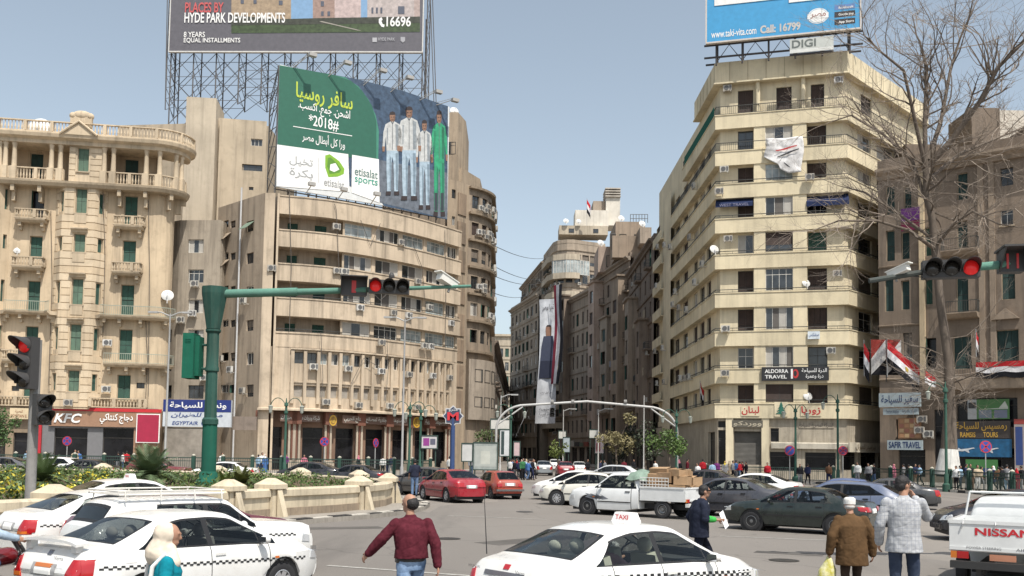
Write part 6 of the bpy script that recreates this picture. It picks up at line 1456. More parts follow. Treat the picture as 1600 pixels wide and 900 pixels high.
for i in range(26):       # shop boards and canopies low on the street fronts
    pth, tt = rs_.choice(((s1, tA), (s2, tB), (s3, tC))); q = rs_.uniform(1.5, pth.L - 3); w_ = rs_.uniform(1.5, 3.2); z = rs_.choice((3.6, 3.9, 4.4, 8.0, 12.2)); p = pth.pt(q, z, .15); a = pth.ang(q); m = MB(Matrix.Translation(p) @ Matrix.Rotation(a, 4, 'Z')); m.box((0, -.25, 0), (w_, 0, rs_.uniform(.6, 1.2))); m.build('shop_board', flat(rs_.choice(((.35, .33, .30), (.05, .07, .12), (.25, .06, .04), (.10, .14, .10), (.45, .43, .38), (.04, .04, .04))), .6), tt)
for i in range(16):       # laundry and cloth on balconies
    pth, tt = rs_.choice(((s1, tA), (s2, tB))); q = rs_.uniform(1.5, pth.L - 3); z = rs_.choice((9.6, 13.7, 17.8, 21.9)); p = pth.pt(q, z, 1.0); m = MB(Matrix.Translation(p) @ Matrix.Rotation(pth.ang(q), 4, 'Z')); w_ = rs_.uniform(.8, 1.8); m.add([(w_ * i_ / 6, -.06 * math.sin(i_ * 1.7), z_) for i_ in range(7) for z_ in (-.2, .9)], [(2 * k_, 2 * k_ + 2, 2 * k_ + 3, 2 * k_ + 1) for k_ in range(6)]); m.build('hanging_cloth', cloth(rs_.choice(((.45, .44, .42), (.10, .16, .30), (.35, .10, .08), (.30, .26, .2)))), tt)
# the long banners
bnp = Path([(P(840, 560, 204).x, 204), (P(868, 560, 202).x, 202)])
t = thing('banner', 'long white vertical banner with a printed suited figure over the street', 'banner', (bnp.p[0].x, 204, hgt(850, 662, 204)), bnp.ang(0)); W2 = bnp.L; H2 = hgt(850, 468, 204) - hgt(850, 662, 204); n = 26
def bxy(u, v): k = 1.0 if v > .55 else 1 + .22 * (.55 - v); return ((.5 + (u - .5) * k) * W2 + .35 * math.sin(3 * v), -.4 * math.sin(4.2 * v + 1) - .12 * math.sin(9 * u), v * H2)
m = MB(); m.add([bxy(i / 6, j / n) for j in range(n + 1) for i in range(7)], [(j * 7 + i, j * 7 + i + 1, (j + 1) * 7 + i + 1, (j + 1) * 7 + i) for j in range(n) for i in range(6)]); m.build('fabric', cloth((.62, .64, .67), None, .6, .5), t, True)
def bprint(poly, mat, nm='print'):
    m = MB(); zs = [p[1] for p in poly]; m.add([(bxy(u, v)[0], bxy(u, v)[1] - .1, bxy(u, v)[2]) for u, v in poly], [tuple(range(len(poly)))]); m.build(nm, mat, t)
NVY = flat((.02, .025, .05), .8); SKN = flat((.28, .15, .10), .8)
for v0, v1, h0, h1, mt in ((.36, .50, .42, .40, NVY), (.50, .62, .40, .36, flat((.05, .06, .10), .8)), (.62, .70, .36, .26, flat((.05, .06, .10), .8)), (.70, .735, .14, .15, SKN), (.735, .775, .16, .15, SKN), (.775, .79, .15, .09, flat((.03, .02, .02), .8))): bprint([(.5 - h0, v0), (.5 + h0, v0), (.5 + h1, v1), (.5 - h1, v1)], mt)
bprint([(.46, .56), (.54, .56), (.58, .70), (.42, .70)], WHT); bprint([(.48, .57), (.52, .57), (.52, .69), (.48, .69)], flat((.2, .03, .03), .8))
for s_, v0, v1 in (('تحيا مصر', .90, .96), ('من أجل مصر', .235, .26), ('جمهورية', .10, .125), ('مصر العربية', .06, .085)):
    l_ = lettering(s_, .18 * W2, v0 * H2, .82 * W2, v1 * H2, 0, .01); l_.v = [Vector((v.x + bxy(.5, v.z / H2)[0] - .5 * W2, bxy(v.x / W2, v.z / H2)[1] - .14, v.z)) for v in l_.v]; l_.build('lettering', flat((.06, .06, .08), .8), t)
bn2 = Path([(P(866, 540, 201).x, 201), (P(879, 540, 199).x, 199)])
t = thing('banner', 'narrow red white and black banner hanging beside the white one', 'banner', (bn2.p[0].x, 201, hgt(872, 600, 201)), bn2.ang(0)); H2 = hgt(872, 446, 201) - hgt(872, 600, 201)
for k, c_ in enumerate(((.24, .04, .06), (.42, .42, .45), (.02, .02, .025))):
    m = MB(); n = 14; m.add([((k + i) * bn2.L / 3 + .25 * math.sin(5 * j / n) - .9 * (1 - j / n) ** 2, -.2 * math.sin(7 * j / n + k), H2 * j / n) for j in range(n + 1) for i in (0, 1)], [(2 * j, 2 * j + 1, 2 * j + 3, 2 * j + 2) for j in range(n)]); m.build('stripe', cloth(c_, None, .8, .5), t, True)
# ------------------------------------------------------------------ the two rooftop billboards on the left
etp = px_path([(433, 95.2), (700, 106.5)], 220); ze = etp.loc(434, 293)[1]; he = etp.loc(434, 101)[1] - ze
eb = board('billboard', 'large green and white football billboard on the curved block roof', etp, 433, 200, 700, 230, flat((.60, .62, .62), .55), 0, .2, 'billboard', ze, he)
EP = etp.off(.2)
def ef(px, py):
    q, z = EP.loc(px, py); return (q / EP.L, (z - ze) / he)
def eprint(pts, mat, lift=.02, nm='print'): return printed(eb, [ef(*p) for p in pts], mat, lift, nm)
def etext(s_, x0, y0, x1, y1, mat, bold=.01, lift=.06):
    a, b = ef(x0, (y0 + y1) / 2), ef(x1, (y0 + y1) / 2); c_, d_ = ef((x0 + x1) / 2, y1), ef((x0 + x1) / 2, y0); return write(eb, s_, a[0], c_[1], b[0], d_[1], mat, bold, lift=lift)
EGR = flat((.022, .115, .075), .5, var=.1); SKYB = flat((.05, .085, .14), .5, var=.5); GRD = flat((.13, .15, .18), .5, var=.4)
eprint([(433, 241), (437, 102), (500, 113), (560, 124), (630, 142), (700, 166), (699, 343), (600, 322), (594, 312)], SKYB, .01)
eprint([(594, 250), (699, 270), (698.5, 342), (592, 316)], GRD, .015)
eprint([(434, 227), (437.5, 102), (500, 113.5), (540, 121), (560, 135), (576, 156), (587, 180), (592, 205), (591, 250)], flat((.05, .22, .15), .5), .02)
eprint([(433.5, 229), (437, 102.5), (520, 117), (548, 126), (566, 142), (581, 165), (588, 190), (588, 252)], EGR, .03)
eprint([(433, 226), (544, 241), (546, 300), (432, 291)], WHT, .04); eprint([(550, 242), (592, 249), (593, 317), (549, 301)], WHT, .04)
etext('سافر روسيا', 462, 138, 551, 169, flat((.45, .55, .06), .5), .015); etext('اشحن. جمع. اكسب.', 466, 164, 547, 184, WHT); etext('*2018#', 482, 183, 529, 202, WHT)
eprint([(458, 197), (550, 212), (550, 213.2), (458, 198.2)], WHT, .05); etext('ورا كل أبطال مصر', 472, 210, 539, 229, WHT)
etext('تخيل', 452, 246, 489, 261, flat((.35, .36, .36), .5)); etext('بكرة', 452, 264, 489, 280, flat((.35, .36, .36), .5)); eprint([(497.5, 246), (498.5, 246), (498.5, 286), (497.5, 286)], flat((.4, .4, .4), .5), .05)
eprint([(508, 243), (515, 241), (530, 252), (538, 264), (537, 272), (528, 276), (513, 277), (508, 262)], flat((.20, .40, .03), .4), .05, 'logo'); eprint([(512, 247), (516, 246), (527, 256), (533, 265), (530, 270), (515, 272), (511, 260)], flat((.10, .24, .03), .4), .055, 'logo'); eprint([(516, 257), (524, 255), (530, 265), (522, 269), (515, 266)], WHT, .06, 'logo')
etext('etisalat', 506, 281, 538, 293, flat((.3, .31, .31), .5)); etext('etisalat', 554, 264, 590, 277, flat((.12, .2, .18), .5)); etext('sports', 554, 278, 590, 291, flat((.05, .3, .22), .5))
GRN = flat((.03, .30, .15), .5, var=.3)
def figure(px, top, bot, k, shirt, trous, sock=None):
    h = bot - top; H_ = flat((.03, .02, .02), .6); SK_ = flat((.25, .14, .09), .6)
    def pl(pts, mt, lf): eprint([(px + x * k, top + y * h) for x, y in pts], mt, lf)
    pl([(-3, .015), (0, 0), (3, .015), (3.6, .05), (-3.6, .05)], H_, .05); pl([(-3.3, .045), (3.3, .045), (3, .10), (1.5, .125), (-1.5, .125), (-3, .10)], SK_, .055)
    pl([(-2, .12), (2, .12), (8, .155), (10.5, .25), (11.5, .42), (9, .43), (7.5, .30), (6.8, .48), (-6.8, .48), (-7.5, .30), (-9, .43), (-11.5, .42), (-10.5, .25), (-8, .155)], shirt, .05)
    dk_ = flat((.10, .11, .12), .6); sh_ = flat((.24, .27, .29), .6, var=.3) if shirt is not GRN else flat((.015, .15, .08), .6, var=.3)
    for e_ in (-1.3, 1.3): pl([(e_ - .7, .066), (e_ + .7, .066), (e_ + .7, .074), (e_ - .7, .074)], H_, .062)
    pl([(-1.2, .100), (1.2, .100), (1.2, .107), (-1.2, .107)], H_, .062); pl([(1.6, .05), (3.2, .05), (2.8, .10), (1.5, .12)], flat((.17, .09, .06), .6), .060); pl([(-.3, .13), (.3, .13), (.3, .46), (-.3, .46)], dk_, .058); pl([(3.4, .15), (7, .17), (6.6, .46), (3.8, .46)], sh_, .057); pl([(-2, .12), (0, .165), (2, .12), (1.2, .118), (0, .145), (-1.2, .118)], dk_, .059); pl([(-6.5, .20), (-5.2, .2), (-5.6, .40), (-6.4, .40)], sh_, .057)
    pl([(-6.8, .47), (6.8, .47), (7, .7), (6.2, .96), (2, .96), (1.2, .62), (0, .55), (-1.2, .62), (-2, .96), (-6.2, .96), (-7, .7)], trous, .06)
    pl([(3.6, .50), (6.4, .50), (6.2, .94), (4.2, .94)], flat((.19, .26, .32), .6, var=.3) if shirt is not GRN else flat((.015, .16, .09), .6), .063); pl([(-3.4, .52), (-1.4, .56), (-2.0, .94), (-3.2, .94)], flat((.19, .26, .32), .6, var=.3) if shirt is not GRN else flat((.015, .16, .09), .6), .063)
    if sock: pl([(-6.2, .78), (-2.2, .78), (-2.2, .95), (-6, .95)], sock, .065); pl([(6.2, .78), (2.2, .78), (2.2, .95), (6, .95)], sock, .065)
    pl([(-7.5, .955), (-2, .955), (-2, 1.0), (-8, 1.0)], H_, .07); pl([(7.5, .955), (2, .955), (2, 1.0), (8, 1.0)], H_, .07)
    for sx in (-10.3, 10.3): pl([(sx - 1.6, .42), (sx + 1.6, .42), (sx + 1.2, .48), (sx - 1.2, .48)], SK_, .06)
JKT = flat((.50, .51, .50), .6, var=.3); TRO = flat((.36, .46, .54), .6, var=.3)
figure(663, 187, 327, 1.15, JKT, TRO); figure(613, 174, 305, 1.35, JKT, TRO); figure(639, 166, 313, 1.6, JKT, TRO); figure(686, 172, 338, 1.15, GRN, GRN, flat((.03, .04, .05), .6))
SGY = flat((.10, .095, .09), .7)
m = MB(); N_ = 9
for i in range(N_ + 1):
    x = eb['_w'] * i / N_
    m.tube([(x, .15, -.6), (x, .15, he)], .08, 5); m.tube([(x, 2.4, -.6), (x, 2.4, he * .75)], .07, 5); m.tube([(x, .15, he), (x, 2.4, he * .75)], .05, 5)
    for k in range(6): m.tube([(x, .15, he * k / 6), (x, 2.4, he * (k + 1) / 8)], .045, 5); m.tube([(x, .15, he * (k + 1) / 6), (x, 2.4, he * k / 8)], .045, 5)
for zz_ in (-.15, he * .33, he * .66, he - .1): m.tube([(-.1, .2, zz_), (eb['_w'] + .1, .2, zz_)], .07, 5)
m.build('support_frame', SGY, eb)
# lamps on arms in front of and above the sheet
for i, (px, py, lo) in enumerate(((475, 92, 0), (530, 104, 0), (585, 116, 0), (627, 127, 0), (672, 149, 0), (722, 162, 0), (481, 292, 1), (531, 300, 1), (582, 307, 1))):
    q = EP.loc(min(px, 698), 200)[0]; z = EP.loc(min(px, 698), py)[1] - ze; m = MB()
    if lo: m.tube([(q, -.1, -.2), (q, -1.6, z - .2)], .05, 5); m.box((q - .35, -1.9, z - .25), (q + .35, -1.5, z + .1))
    else: m.tube([(q - 1.6, .1, he * .98 - (0)), (q - .2, -1.8, z - .05)], .05, 5); m.tube([(q - 1.6, .1, he * .98 + .3), (q - .2, -1.8, z + .12)], .03, 5); m.box((q - .4, -2.2, z - .3), (q + .4, -1.7, z + .05))
    m.build('floodlight', flat((.35, .34, .32), .5), eb)
hbp = px_path([(268, 117), (661, 116)], 60); zh = hbp.loc(270, 81)[1]; HH = 9.5
hb = board('billboard', 'wide grey billboard with a villa lawn on lattice towers, top left', hbp, 268, 0, 661, 40, flat((.115, .11, .125), .5, var=.15), 0, .25, 'billboard', zh, HH)
HP = hbp.off(.25)
def hf(px, py): q, z = HP.loc(px, py); return (q / HP.L, (z - zh) / HH)
def hprint(pts, mat, lift=.02): return printed(hb, [hf(*p) for p in pts], mat, lift)
def htext(s_, x0, y0, x1, y1, mat, bold=.01):
    a, b = hf(x0, (y0 + y1) / 2), hf(x1, (y0 + y1) / 2); c_, d_ = hf((x0 + x1) / 2, y1), hf((x0 + x1) / 2, y0); return write(hb, s_, a[0], c_[1], b[0], d_[1], mat, bold, lift=.08)
hprint([(363, 52), (363, -60), (656, -60), (657, 50)], flat((.20, .34, .52), .5), .01)
hprint([(363, 52), (363, 38), (657, 34), (657, 50)], flat((.055, .085, .035), .6, var=.5), .03); hprint([(363, 40), (363, 24), (440, 30), (520, 28), (657, 26), (657, 36)], flat((.05, .055, .04), .6, var=.5), .04)
for x0, x1, y, c_ in ((363, 456, -8, (.36, .27, .18)), (490, 524, -12, (.33, .23, .19)), (524, 565, -4, (.50, .40, .38)), (575, 648, -14, (.46, .40, .38)), (648, 657, -6, (.42, .33, .3))): hprint([(x0, 30), (x0, y), (x1, y), (x1, 30)], flat(c_, .6, var=.3), .02); hprint([(x0 - 2, y), ((x0 + x1) / 2, y - 9), (x1 + 2, y)], flat((.25, .11, .07), .6), .025)
for x, y, w3, h3 in ((380, 0, 5, 6), (400, 0, 5, 6), (440, 1, 6, 7), (505, 2, 5, 8), (583, 12, 3, 9), (590, 12, 3, 9), (597, 12, 3, 9), (628, 10, 10, 12), (505, 18, 4, 7), (515, 18, 4, 7)): hprint([(x - w3 / 2, y + h3), (x - w3 / 2, y), (x + w3 / 2, y), (x + w3 / 2, y + h3)], flat((.10, .11, .14), .4), .05)
hprint([(500, 34), (560, 48), (566, 48), (504, 33)], flat((.3, .28, .24), .6), .05)
htext('PLACES BY', 291, 4, 351, 20, flat((.52, .10, .10), .5), .02); htext('HYDE PARK DEVELOPMENTS', 290, 20, 447, 36, WHT, .02); htext('8 YEARS', 289, 50, 322, 58.5, WHT); htext('EQUAL INSTALLMENTS', 289, 59.5, 377, 68, WHT); htext('16696', 605, 26, 643, 42, WHT, .02); htext('HYDE PARK', 592, 59, 618, 64, flat((.4, .4, .42), .5))
hprint([(583, 66), (583, 59), (590, 59), (590, 66)], flat((.4, .4, .42), .5), .05); hprint([(627, 58), (634, 58), (634, 64), (630.5, 67), (627, 64)], flat((.35, .35, .37), .5), .05)
hprint([(593, 30), (597, 27), (599, 31), (597, 33), (599, 38), (602, 39), (601, 43), (597, 42), (593, 36)], WHT, .06)
FR2 = flat((.58, .57, .54), .5); m = MB(); wB = hb['_w']; m.box((-.1, -.3, -.15), (wB + .1, .05, -.001)); m.box((-.12, -.3, .0), (-.001, .05, HH)); m.box((wB + .001, -.3, 0), (wB + .12, .05, HH)); m.build('frame', FR2, hb)
m = MB(); nb = 11; zb_ = hbp.loc(270, 192)[1] - zh; LAT = flat((.09, .085, .085), .6)
xs2 = [wB * i / nb for i in range(nb + 1)]
for i, x in enumerate(xs2):
    lowz = zb_ if x < wB * .27 else zb_ * (.72 if x < .45 * wB else 1.1)
    for y in (.4, 3.2): m.tube([(x, y, lowz), (x, y, HH if y < 1 else HH * .6)], .085, 5)
    for k in range(4):
        z0_, z1_ = lowz + (0 - lowz) * k / 4, lowz + (0 - lowz) * (k + 1) / 4; m.tube([(x, .4, z0_), (x, 3.2, z1_)], .04, 4); m.tube([(x, 3.2, z0_), (x, .4, z1_)], .04, 4)
    if i < nb:
        x2 = xs2[i + 1]
        for y in (.4, 3.2):
            for k in range(3):
                z0_, z1_ = lowz + (0 - lowz) * k / 3, lowz + (0 - lowz) * (k + 1) / 3
                m.tube([(x, y, z0_), (x2, y, z1_)], .04, 4); m.tube([(x2, y, z0_), (x, y, z1_)], .04, 4); m.tube([(x, y, z1_), (x2, y, z1_)], .035, 4)
for xx in (-.5, wB + .5):
    for y in (.4, 3.2): m.tube([(xx, y, zb_ * .8), (xx, y, HH)], .07, 5); m.tube([(xx + (1.1 if xx > 0 else 0), y, zb_ * .8), (xx + (.2 if xx > 0 else -.3), y, HH)], .06, 5)
    for k in range(12):
        z0_ = zb_ * .8 + (HH - zb_ * .8) * k / 12; z1_ = zb_ * .8 + (HH - zb_ * .8) * (k + 1) / 12; m.tube([(xx, .4, z0_), (xx, 3.2, z1_)], .035, 4); m.tube([(xx, .4, z1_), (xx, 3.2, z0_)], .035, 4)
m.build('support_frame', LAT, hb)
# cables over the street
for i, (x0, y0, d0, x1, y1, d1, sag) in enumerate(((765, 380, 118, 862, 400, 216, 1.2), (765, 428, 118, 850, 440, 216, 1.0), (765, 412, 120, 845, 436, 216, .8), (764, 455, 118, 826, 460, 230, .8))):
    a, b = P(x0, y0, d0), P(x1, y1, d1); m = MB(); m.tube([a.lerp(b, k / 12) - Vector((0, 0, sag * 4 * (k / 12) * (1 - k / 12))) for k in range(13)], .045, 4); tag(m.build('overhead_cable', flat((.05, .05, .05), .7)), ['top overhead cable crossing the street to the tower block', 'second overhead cable sagging over the street', 'third overhead cable over the street, just above another', 'lowest overhead cable over the street'][i], 'cable')
# ------------------------------------------------------------------ planted island
YEL = plaster((.55, .475, .35), .45, scale=3); YELD = plaster((.50, .42, .29), .5, scale=3)
isl = [(-14.5, 17.5), (-11.6, 21.8), (-9.3, 26.5), (-7.6, 30.6), (-6.2, 33.0), (-5.4, 35), (-5.0, 37.2), (-5.0, 39.5), (-5.6, 42), (-7.2, 44.8), (-9.5, 47.3), (-13, 49.8), (-20, 52), (-32, 52), (-45, 47), (-50, 35), (-42, 20), (-25, 15.2)]
ip = Path(isl); ring = Path(isl + isl[:1])
kpts = [tuple(p) for p in Path(isl[:12]).off(1.7).p]
pvi = MB().prism(kpts + isl[12:], -.2, .15).build('island_pavement', PAVE); struct(pvi); kerb_run(pvi, kpts, .18, 0, .95)
bed_ = MB().prism(isl, .1, .86).build('garden_bed', plaster((.13, .095, .06), .5, scale=3)); struct(bed_)
iw = thing('island_wall', 'low cream wall with capped pillars round the planted island', 'wall', (isl[3][0], isl[3][1], 0), world=True)
pil_q = [ring.c[1] + 1.5, ring.c[2] + 2.4, ring.c[3], ring.c[5] - .2, ring.c[7] - .1, ring.c[9] - .4, ring.c[10] + 1.2, ring.c[11] + 2.5, ring.c[12] + 2, ring.c[12] + 8, ring.c[13] + 4, ring.c[13] + 11, ring.c[14] + 9]
pil_q = sorted(pil_q)
edges = [0.0] + pil_q + [ring.L - .01]
for a, b in zip(edges, edges[1:]):
    m = MB(); sweep(m, ring.sub(a + .3, b - .3), [(-.2, .1), (.21, .1), (.21, .40), (-.2, .40)]); m.build('plinth', plaster((.30, .24, .175), .6, scale=4), iw)
    m = MB(); sweep(m, ring.sub(a + .3, b - .3), [(-.16, .1), (.16, .1), (.18, .28), (.16, .3), (.16, .74), (.24, .78), (.24, .98), (.19, 1.03), (-.19, 1.03), (-.24, .98), (-.24, .78), (-.16, .74)]); m.build('wall_panel', YEL, iw)
for q in pil_q:
    p, t_ = ring.at(q); a = math.atan2(t_.y, t_.x); M_ = Matrix.Translation((p.x, p.y, .1)) @ Matrix.Rotation(a, 4, 'Z')
    m = MB(M_); m.prism([(-.29, -.29), (.29, -.29), (.29, .29), (-.29, .29)], 0, .92, .94); pl_ = m.build('pillar', YEL, iw)
    m = MB(M_); m.prism([(-.37, -.37), (.37, -.37), (.37, .37), (-.37, .37)], .92, 1.06); m.prism([(-.37, -.37), (.37, -.37), (.37, .37), (-.37, .37)], 1.06, 1.26, .25); m.build('cap', YEL, pl_)
    for s_ in (-1, 1): m = MB(M_); m.add([(-.12, s_ * .34, 0), (.12, s_ * .34, 0), (.12, s_ * .34, .9), (-.12, s_ * .34, .9), (-.12, s_ * .62, 0), (.12, s_ * .62, 0)], [(0, 3, 2, 1), (4, 5, 2, 3), (0, 4, 3), (1, 2, 5), (0, 1, 5, 4)]); m.build('buttress', YEL, pl_)
# ground cover: one mass of small leaves and yellow blossom
def inside(p, poly):
    c = False
    for (x1, y1), (x2, y2) in zip(poly, poly[1:] + poly[:1]):
        if (y1 > p[1]) != (y2 > p[1]) and p[0] < (x2 - x1) * (p[1] - y1) / (y2 - y1) + x1: c = not c
    return c
rp_ = random.Random(21)
def leaf(m, c, s, k):
    n = Vector((rp_.gauss(0, 1), rp_.gauss(0, 1), rp_.gauss(.6, .8))).normalized(); a = n.orthogonal().normalized(); b = n.cross(a); an = rp_.random() * 6.3; a, b = a * math.cos(an) + b * math.sin(an), b * math.cos(an) - a * math.sin(an)
    c = Vector(c); m.k = k; m.add([c - a * s, c - b * s * .45, c + a * s, c + b * s * .45], [(0, 1, 2, 3)])
inner = [tuple(p) for p in ring.off(-.45).p[:-1]]
m = MB()
for i in range(520):
    while True:
        p = (rp_.uniform(-34, -5), rp_.uniform(17, 51))
        if inside(p, inner): break
    px_ = proj((p[0], p[1], 1))[0]
    flower = px_ < 170 and p[1] < 40
    if not flower and (p[1] < 40 and rp_.random() < .55): continue
    r_ = rp_.uniform(.35, .8); hh = rp_.uniform(.25, .55) * (1.3 if flower else 1); base = noise.noise(Vector((p[0] * .4, p[1] * .4, 0)))
    for k in range(44):
        a = rp_.random() * 6.3; rd = r_ * math.sqrt(rp_.random()); z = .86 + hh * (1 - (rd / r_) ** 2) * rp_.uniform(.45, 1.1)
        yel = flower and rp_.random() < (.38 + base * .4) and z > .98
        leaf(m, (p[0] + rd * math.cos(a), p[1] + rd * math.sin(a), z), rp_.uniform(.045, .1), 2 if yel else (0 if rp_.random() < .6 else 1))
m.build('ground_cover', [leafmat((.055, .10, .025)), leafmat((.10, .14, .03)), leafmat((.42, .36, .03))], None, kind='stuff')
m = MB()
for i in range(9000):
    p = (rp_.uniform(-34, -5.5), rp_.uniform(22, 50))
    if inside(p, inner):
        h = rp_.uniform(.05, .12); a = rp_.random() * 6.3; d = Vector((math.cos(a), math.sin(a), 0)) * .05; c = Vector((*p, .86)); m.add([c - d, c + d, c + d * .3 + Vector((rp_.uniform(-.05, .05), 0, h))], [(0, 1, 2)])
m.build('lawn', leafmat((.07, .11, .03)), None, kind='stuff')
def spiky(label, loc, n, L_, col, name='cycad'):
    t = thing(name, label, 'plant', loc); m = MB()
    MB().lathe([(.16, 0), (.2, .15), (.12, .35)], 10).build('trunk', plaster((.12, .09, .06), .5, scale=4), t)
    for i in range(n):
        a = i * 2.399; el = R(18 + 62 * ((i % 9) / 9)); ln = L_ * rp_.uniform(.8, 1.1); d = Vector((math.cos(a), math.sin(a), 0)); pts = []
        for k in range(7):
            f = k / 6; pts.append(Vector((0, 0, .25)) + d * (ln * f * math.cos(el)) + Vector((0, 0, ln * (f * math.sin(el) - .55 * f * f * math.cos(el)))))
        side = d.cross(Vector((0, 0, 1)))
        for k in range(6):
            for j in range(3):
                c = pts[k].lerp(pts[k + 1], j / 3); tdir = (pts[k + 1] - pts[k]).normalized(); ll = .26 * L_ * (1 - abs(k + j / 3 - 2.5) / 5)
                for s_ in (-1, 1): e = c + (side * s_ * .8 + tdir * .7) * ll; m.add([c - tdir * .03, c + tdir * .035, e], [(0, 1, 2)])
    m.build('crown', leafmat(col), t); return t
spiky('large feathery cycad behind the taxis, left of the green mast', (*G(232, 757, .86).xy, .86), 60, 1.6, (.10, .145, .07)); spiky('smaller spiky cycad by the grey signal pole', (*G(62, 768, .86).xy, .86), 52, 1.25, (.09, .13, .05))
spiky('bushy plant at the foot of the green signal mast', (*G(375, 770, .86).xy, .86), 40, .75, (.09, .10, .03), 'croton_bush'); spiky('short yellow green plant right of the mast foot', (*G(352, 772, .86).xy, .86), 30, .6, (.10, .13, .03), 'croton_bush')
# ------------------------------------------------------------------ signals
HOUS = flat((.045, .043, .042), .55); LENS0 = flat((.03, .028, .026), .2); LRD = flat((.80, .02, .02), .3, emit=.13); LDK = flat((.11, .018, .015), .25)
GMAST = plaster((.030, .082, .066), .35, (.10, .12, .095), 4); GPAL = plaster((.11, .235, .185), .3, (.10, .16, .13), 4); GREYM = plaster((.25, .245, .235), .4, scale=5)
def aspects(t, M_, n, pitch, horiz, lit, par_name='signal_head', rad=.15):
    """one signal head facing -y in its own frame"""
    ext = pitch * n / 2; m = MB(M_); w_ = pitch * .5
    m.box((-ext, -.05, -w_), (ext, .22, w_)) if horiz else m.box((-w_, -.05, -ext), (w_, .22, ext))
    h = m.build(par_name, HOUS, t)
    for i in range(n):
        o_ = (i - (n - 1) / 2) * pitch; c = Vector((o_, 0, 0)) if horiz else Vector((0, 0, -o_)); r_ = pitch * .42
        MB(M_).lathe([(r_, .05), (r_ * .98, .075), (r_ * .6, .11), (.01, .12)], 20, c, 'y').build('lens', LRD if i == lit else LENS0, h, True)
        v = MB(M_); n2 = 14; pts = []
        for k in range(n2 + 1):
            a = R(-25 + 230 * k / n2); ln = .08 + .30 * max(0, math.sin(a)) ** .6 if math.sin(a) > 0 else .08
            for rr_ in (r_ * 1.04, r_ * 1.12): pts += [c + Vector((rr_ * math.cos(a), -.05, rr_ * math.sin(a))), c + Vector((rr_ * math.cos(a), -.05 - ln * pitch / .36, rr_ * math.sin(a)))]
        v.add(pts, [f for k in range(n2) for f in ((4 * k, 4 * k + 4, 4 * k + 5, 4 * k + 1), (4 * k + 2, 4 * k + 3, 4 * k + 7, 4 * k + 6), (4 * k + 1, 4 * k + 5, 4 * k + 7, 4 * k + 3))]); v.build('visor', HOUS, h, True, 40)
    return h
def cctv(t, M_):
    m = MB(M_); m.box((-.16, -.55, 0), (.16, .35, .26)); m.box((-.19, -.7, .26), (.19, .4, .30)); o = m.build('camera_housing', flat((.66, .65, .60), .5), t, ); MB(M_).tube([(0, .1, 0), (0, .1, -.25)], .05, 8).build('camera_bracket', GREYM, t)
# grey pole at far left
b0 = G(47, 790, .86); d0 = 24.0; b0 = Vector((P(47, 775, d0).x, d0, .86)); tp = P(60, 525, d0)
tl = thing('traffic_light', 'grey pole at far left carrying two dark signal heads, top one red', 'traffic light', b0, world=True)
MB().tube([b0, (b0.x, d0, 4.0), (b0.x + .02, d0, tp.z - .1)], [.13, .12, .10], 12).build('pole', GREYM, tl, True, 40)
hc = P(40, 567, d0 - .3); aspects(tl, Matrix.Translation(hc) @ Matrix.Rotation(R(-20), 4, 'Z'), 3, .43, False, 0)
hc2 = P(68, 640, d0 - .2); hd = aspects(tl, Matrix.Translation(hc2) @ Matrix.Rotation(R(48), 4, 'Z'), 2, .38, False, -1)
m = MB(); m.tube([(b0.x, d0, hc.z + .3), (hc.x, d0 - .1, hc.z + .3)], .04, 6); m.build('bracket', GREYM, tl); m = MB(); m.tube([(b0.x, d0, hc2.z), (hc2.x, d0 - .1, hc2.z)], .04, 6); m.build('bracket', GREYM, tl)
def gmast(label, bx_, by, bz, ztop, arm_to, r=.34, name='traffic_light'):
    t = thing(name, label, 'traffic light', (bx_, by, bz), world=True); H_ = ztop - bz; oct_ = 8
    lower = MB(); lower.lathe([(r * 1.75, bz - .3), (r * 1.7, bz + .12), (r * 1.25, bz + .28), (r * 1.2, bz + .45), (r, bz + .52), (r * .98, bz + H_ * .31)], 12, (bx_, by, 0)); lower.build('base', plaster((.016, .105, .072), .2, (.08, .11, .08), 4), t, True, 35)
    mid = MB(); mid.lathe([(r * 1.12, bz + H_ * .31 + .002), (r * 1.12, bz + H_ * .335), (r * .86, bz + H_ * .345), (r * .78, bz + H_ * .58), (r * .95, bz + H_ * .585), (r * .95, bz + H_ * .60), (r * .86, bz + H_ * .61), (r * .84, bz + H_ * .78), (r * 1.05, bz + H_ * .79), (r * 1.05, bz + H_ * .80)], 10, (bx_, by, 0)); mid.build('shaft', GMAST, t, True, 35)
    f = MB(); z0, z1 = bz + H_ * .803, ztop + .15; f.lathe([(r * .95, z0), (r * 1.0, z0 + .1), (r * 1.75, z1 - .25), (r * 1.78, z1)], 8, (bx_, by, 0)); f.build('funnel', GMAST, t)
    return t
gd = 36.9; gb = Vector((P(325, 758, gd).x, gd, .86)); zt = P(335, 455, gd).z
gm_ = gmast('tall green mast with funnel head and long arm of signals, left', gb.x, gd, .86, zt, None, .285)
a0, a1, a2 = P(352, 459, gd), P(540, 454, gd), P(736, 447, gd)
MB().tube([a0, a0.lerp(a1, .6)], [.17, .17], 10).build('arm', GPAL, gm_, True, 40); MB().tube([a0.lerp(a1, .6), a1, a1.lerp(a2, .5)], [.13, .12, .10], 10).build('arm', GPAL, gm_, True, 40); MB().tube([a1.lerp(a2, .5), a2], [.08, .06], 8).build('arm', GPAL, gm_, True, 40)
aspects(gm_, Matrix.Translation(P(608, 448, gd - .2)) @ Matrix.Rotation(R(8), 4, 'Z'), 3, .52, True, 0)
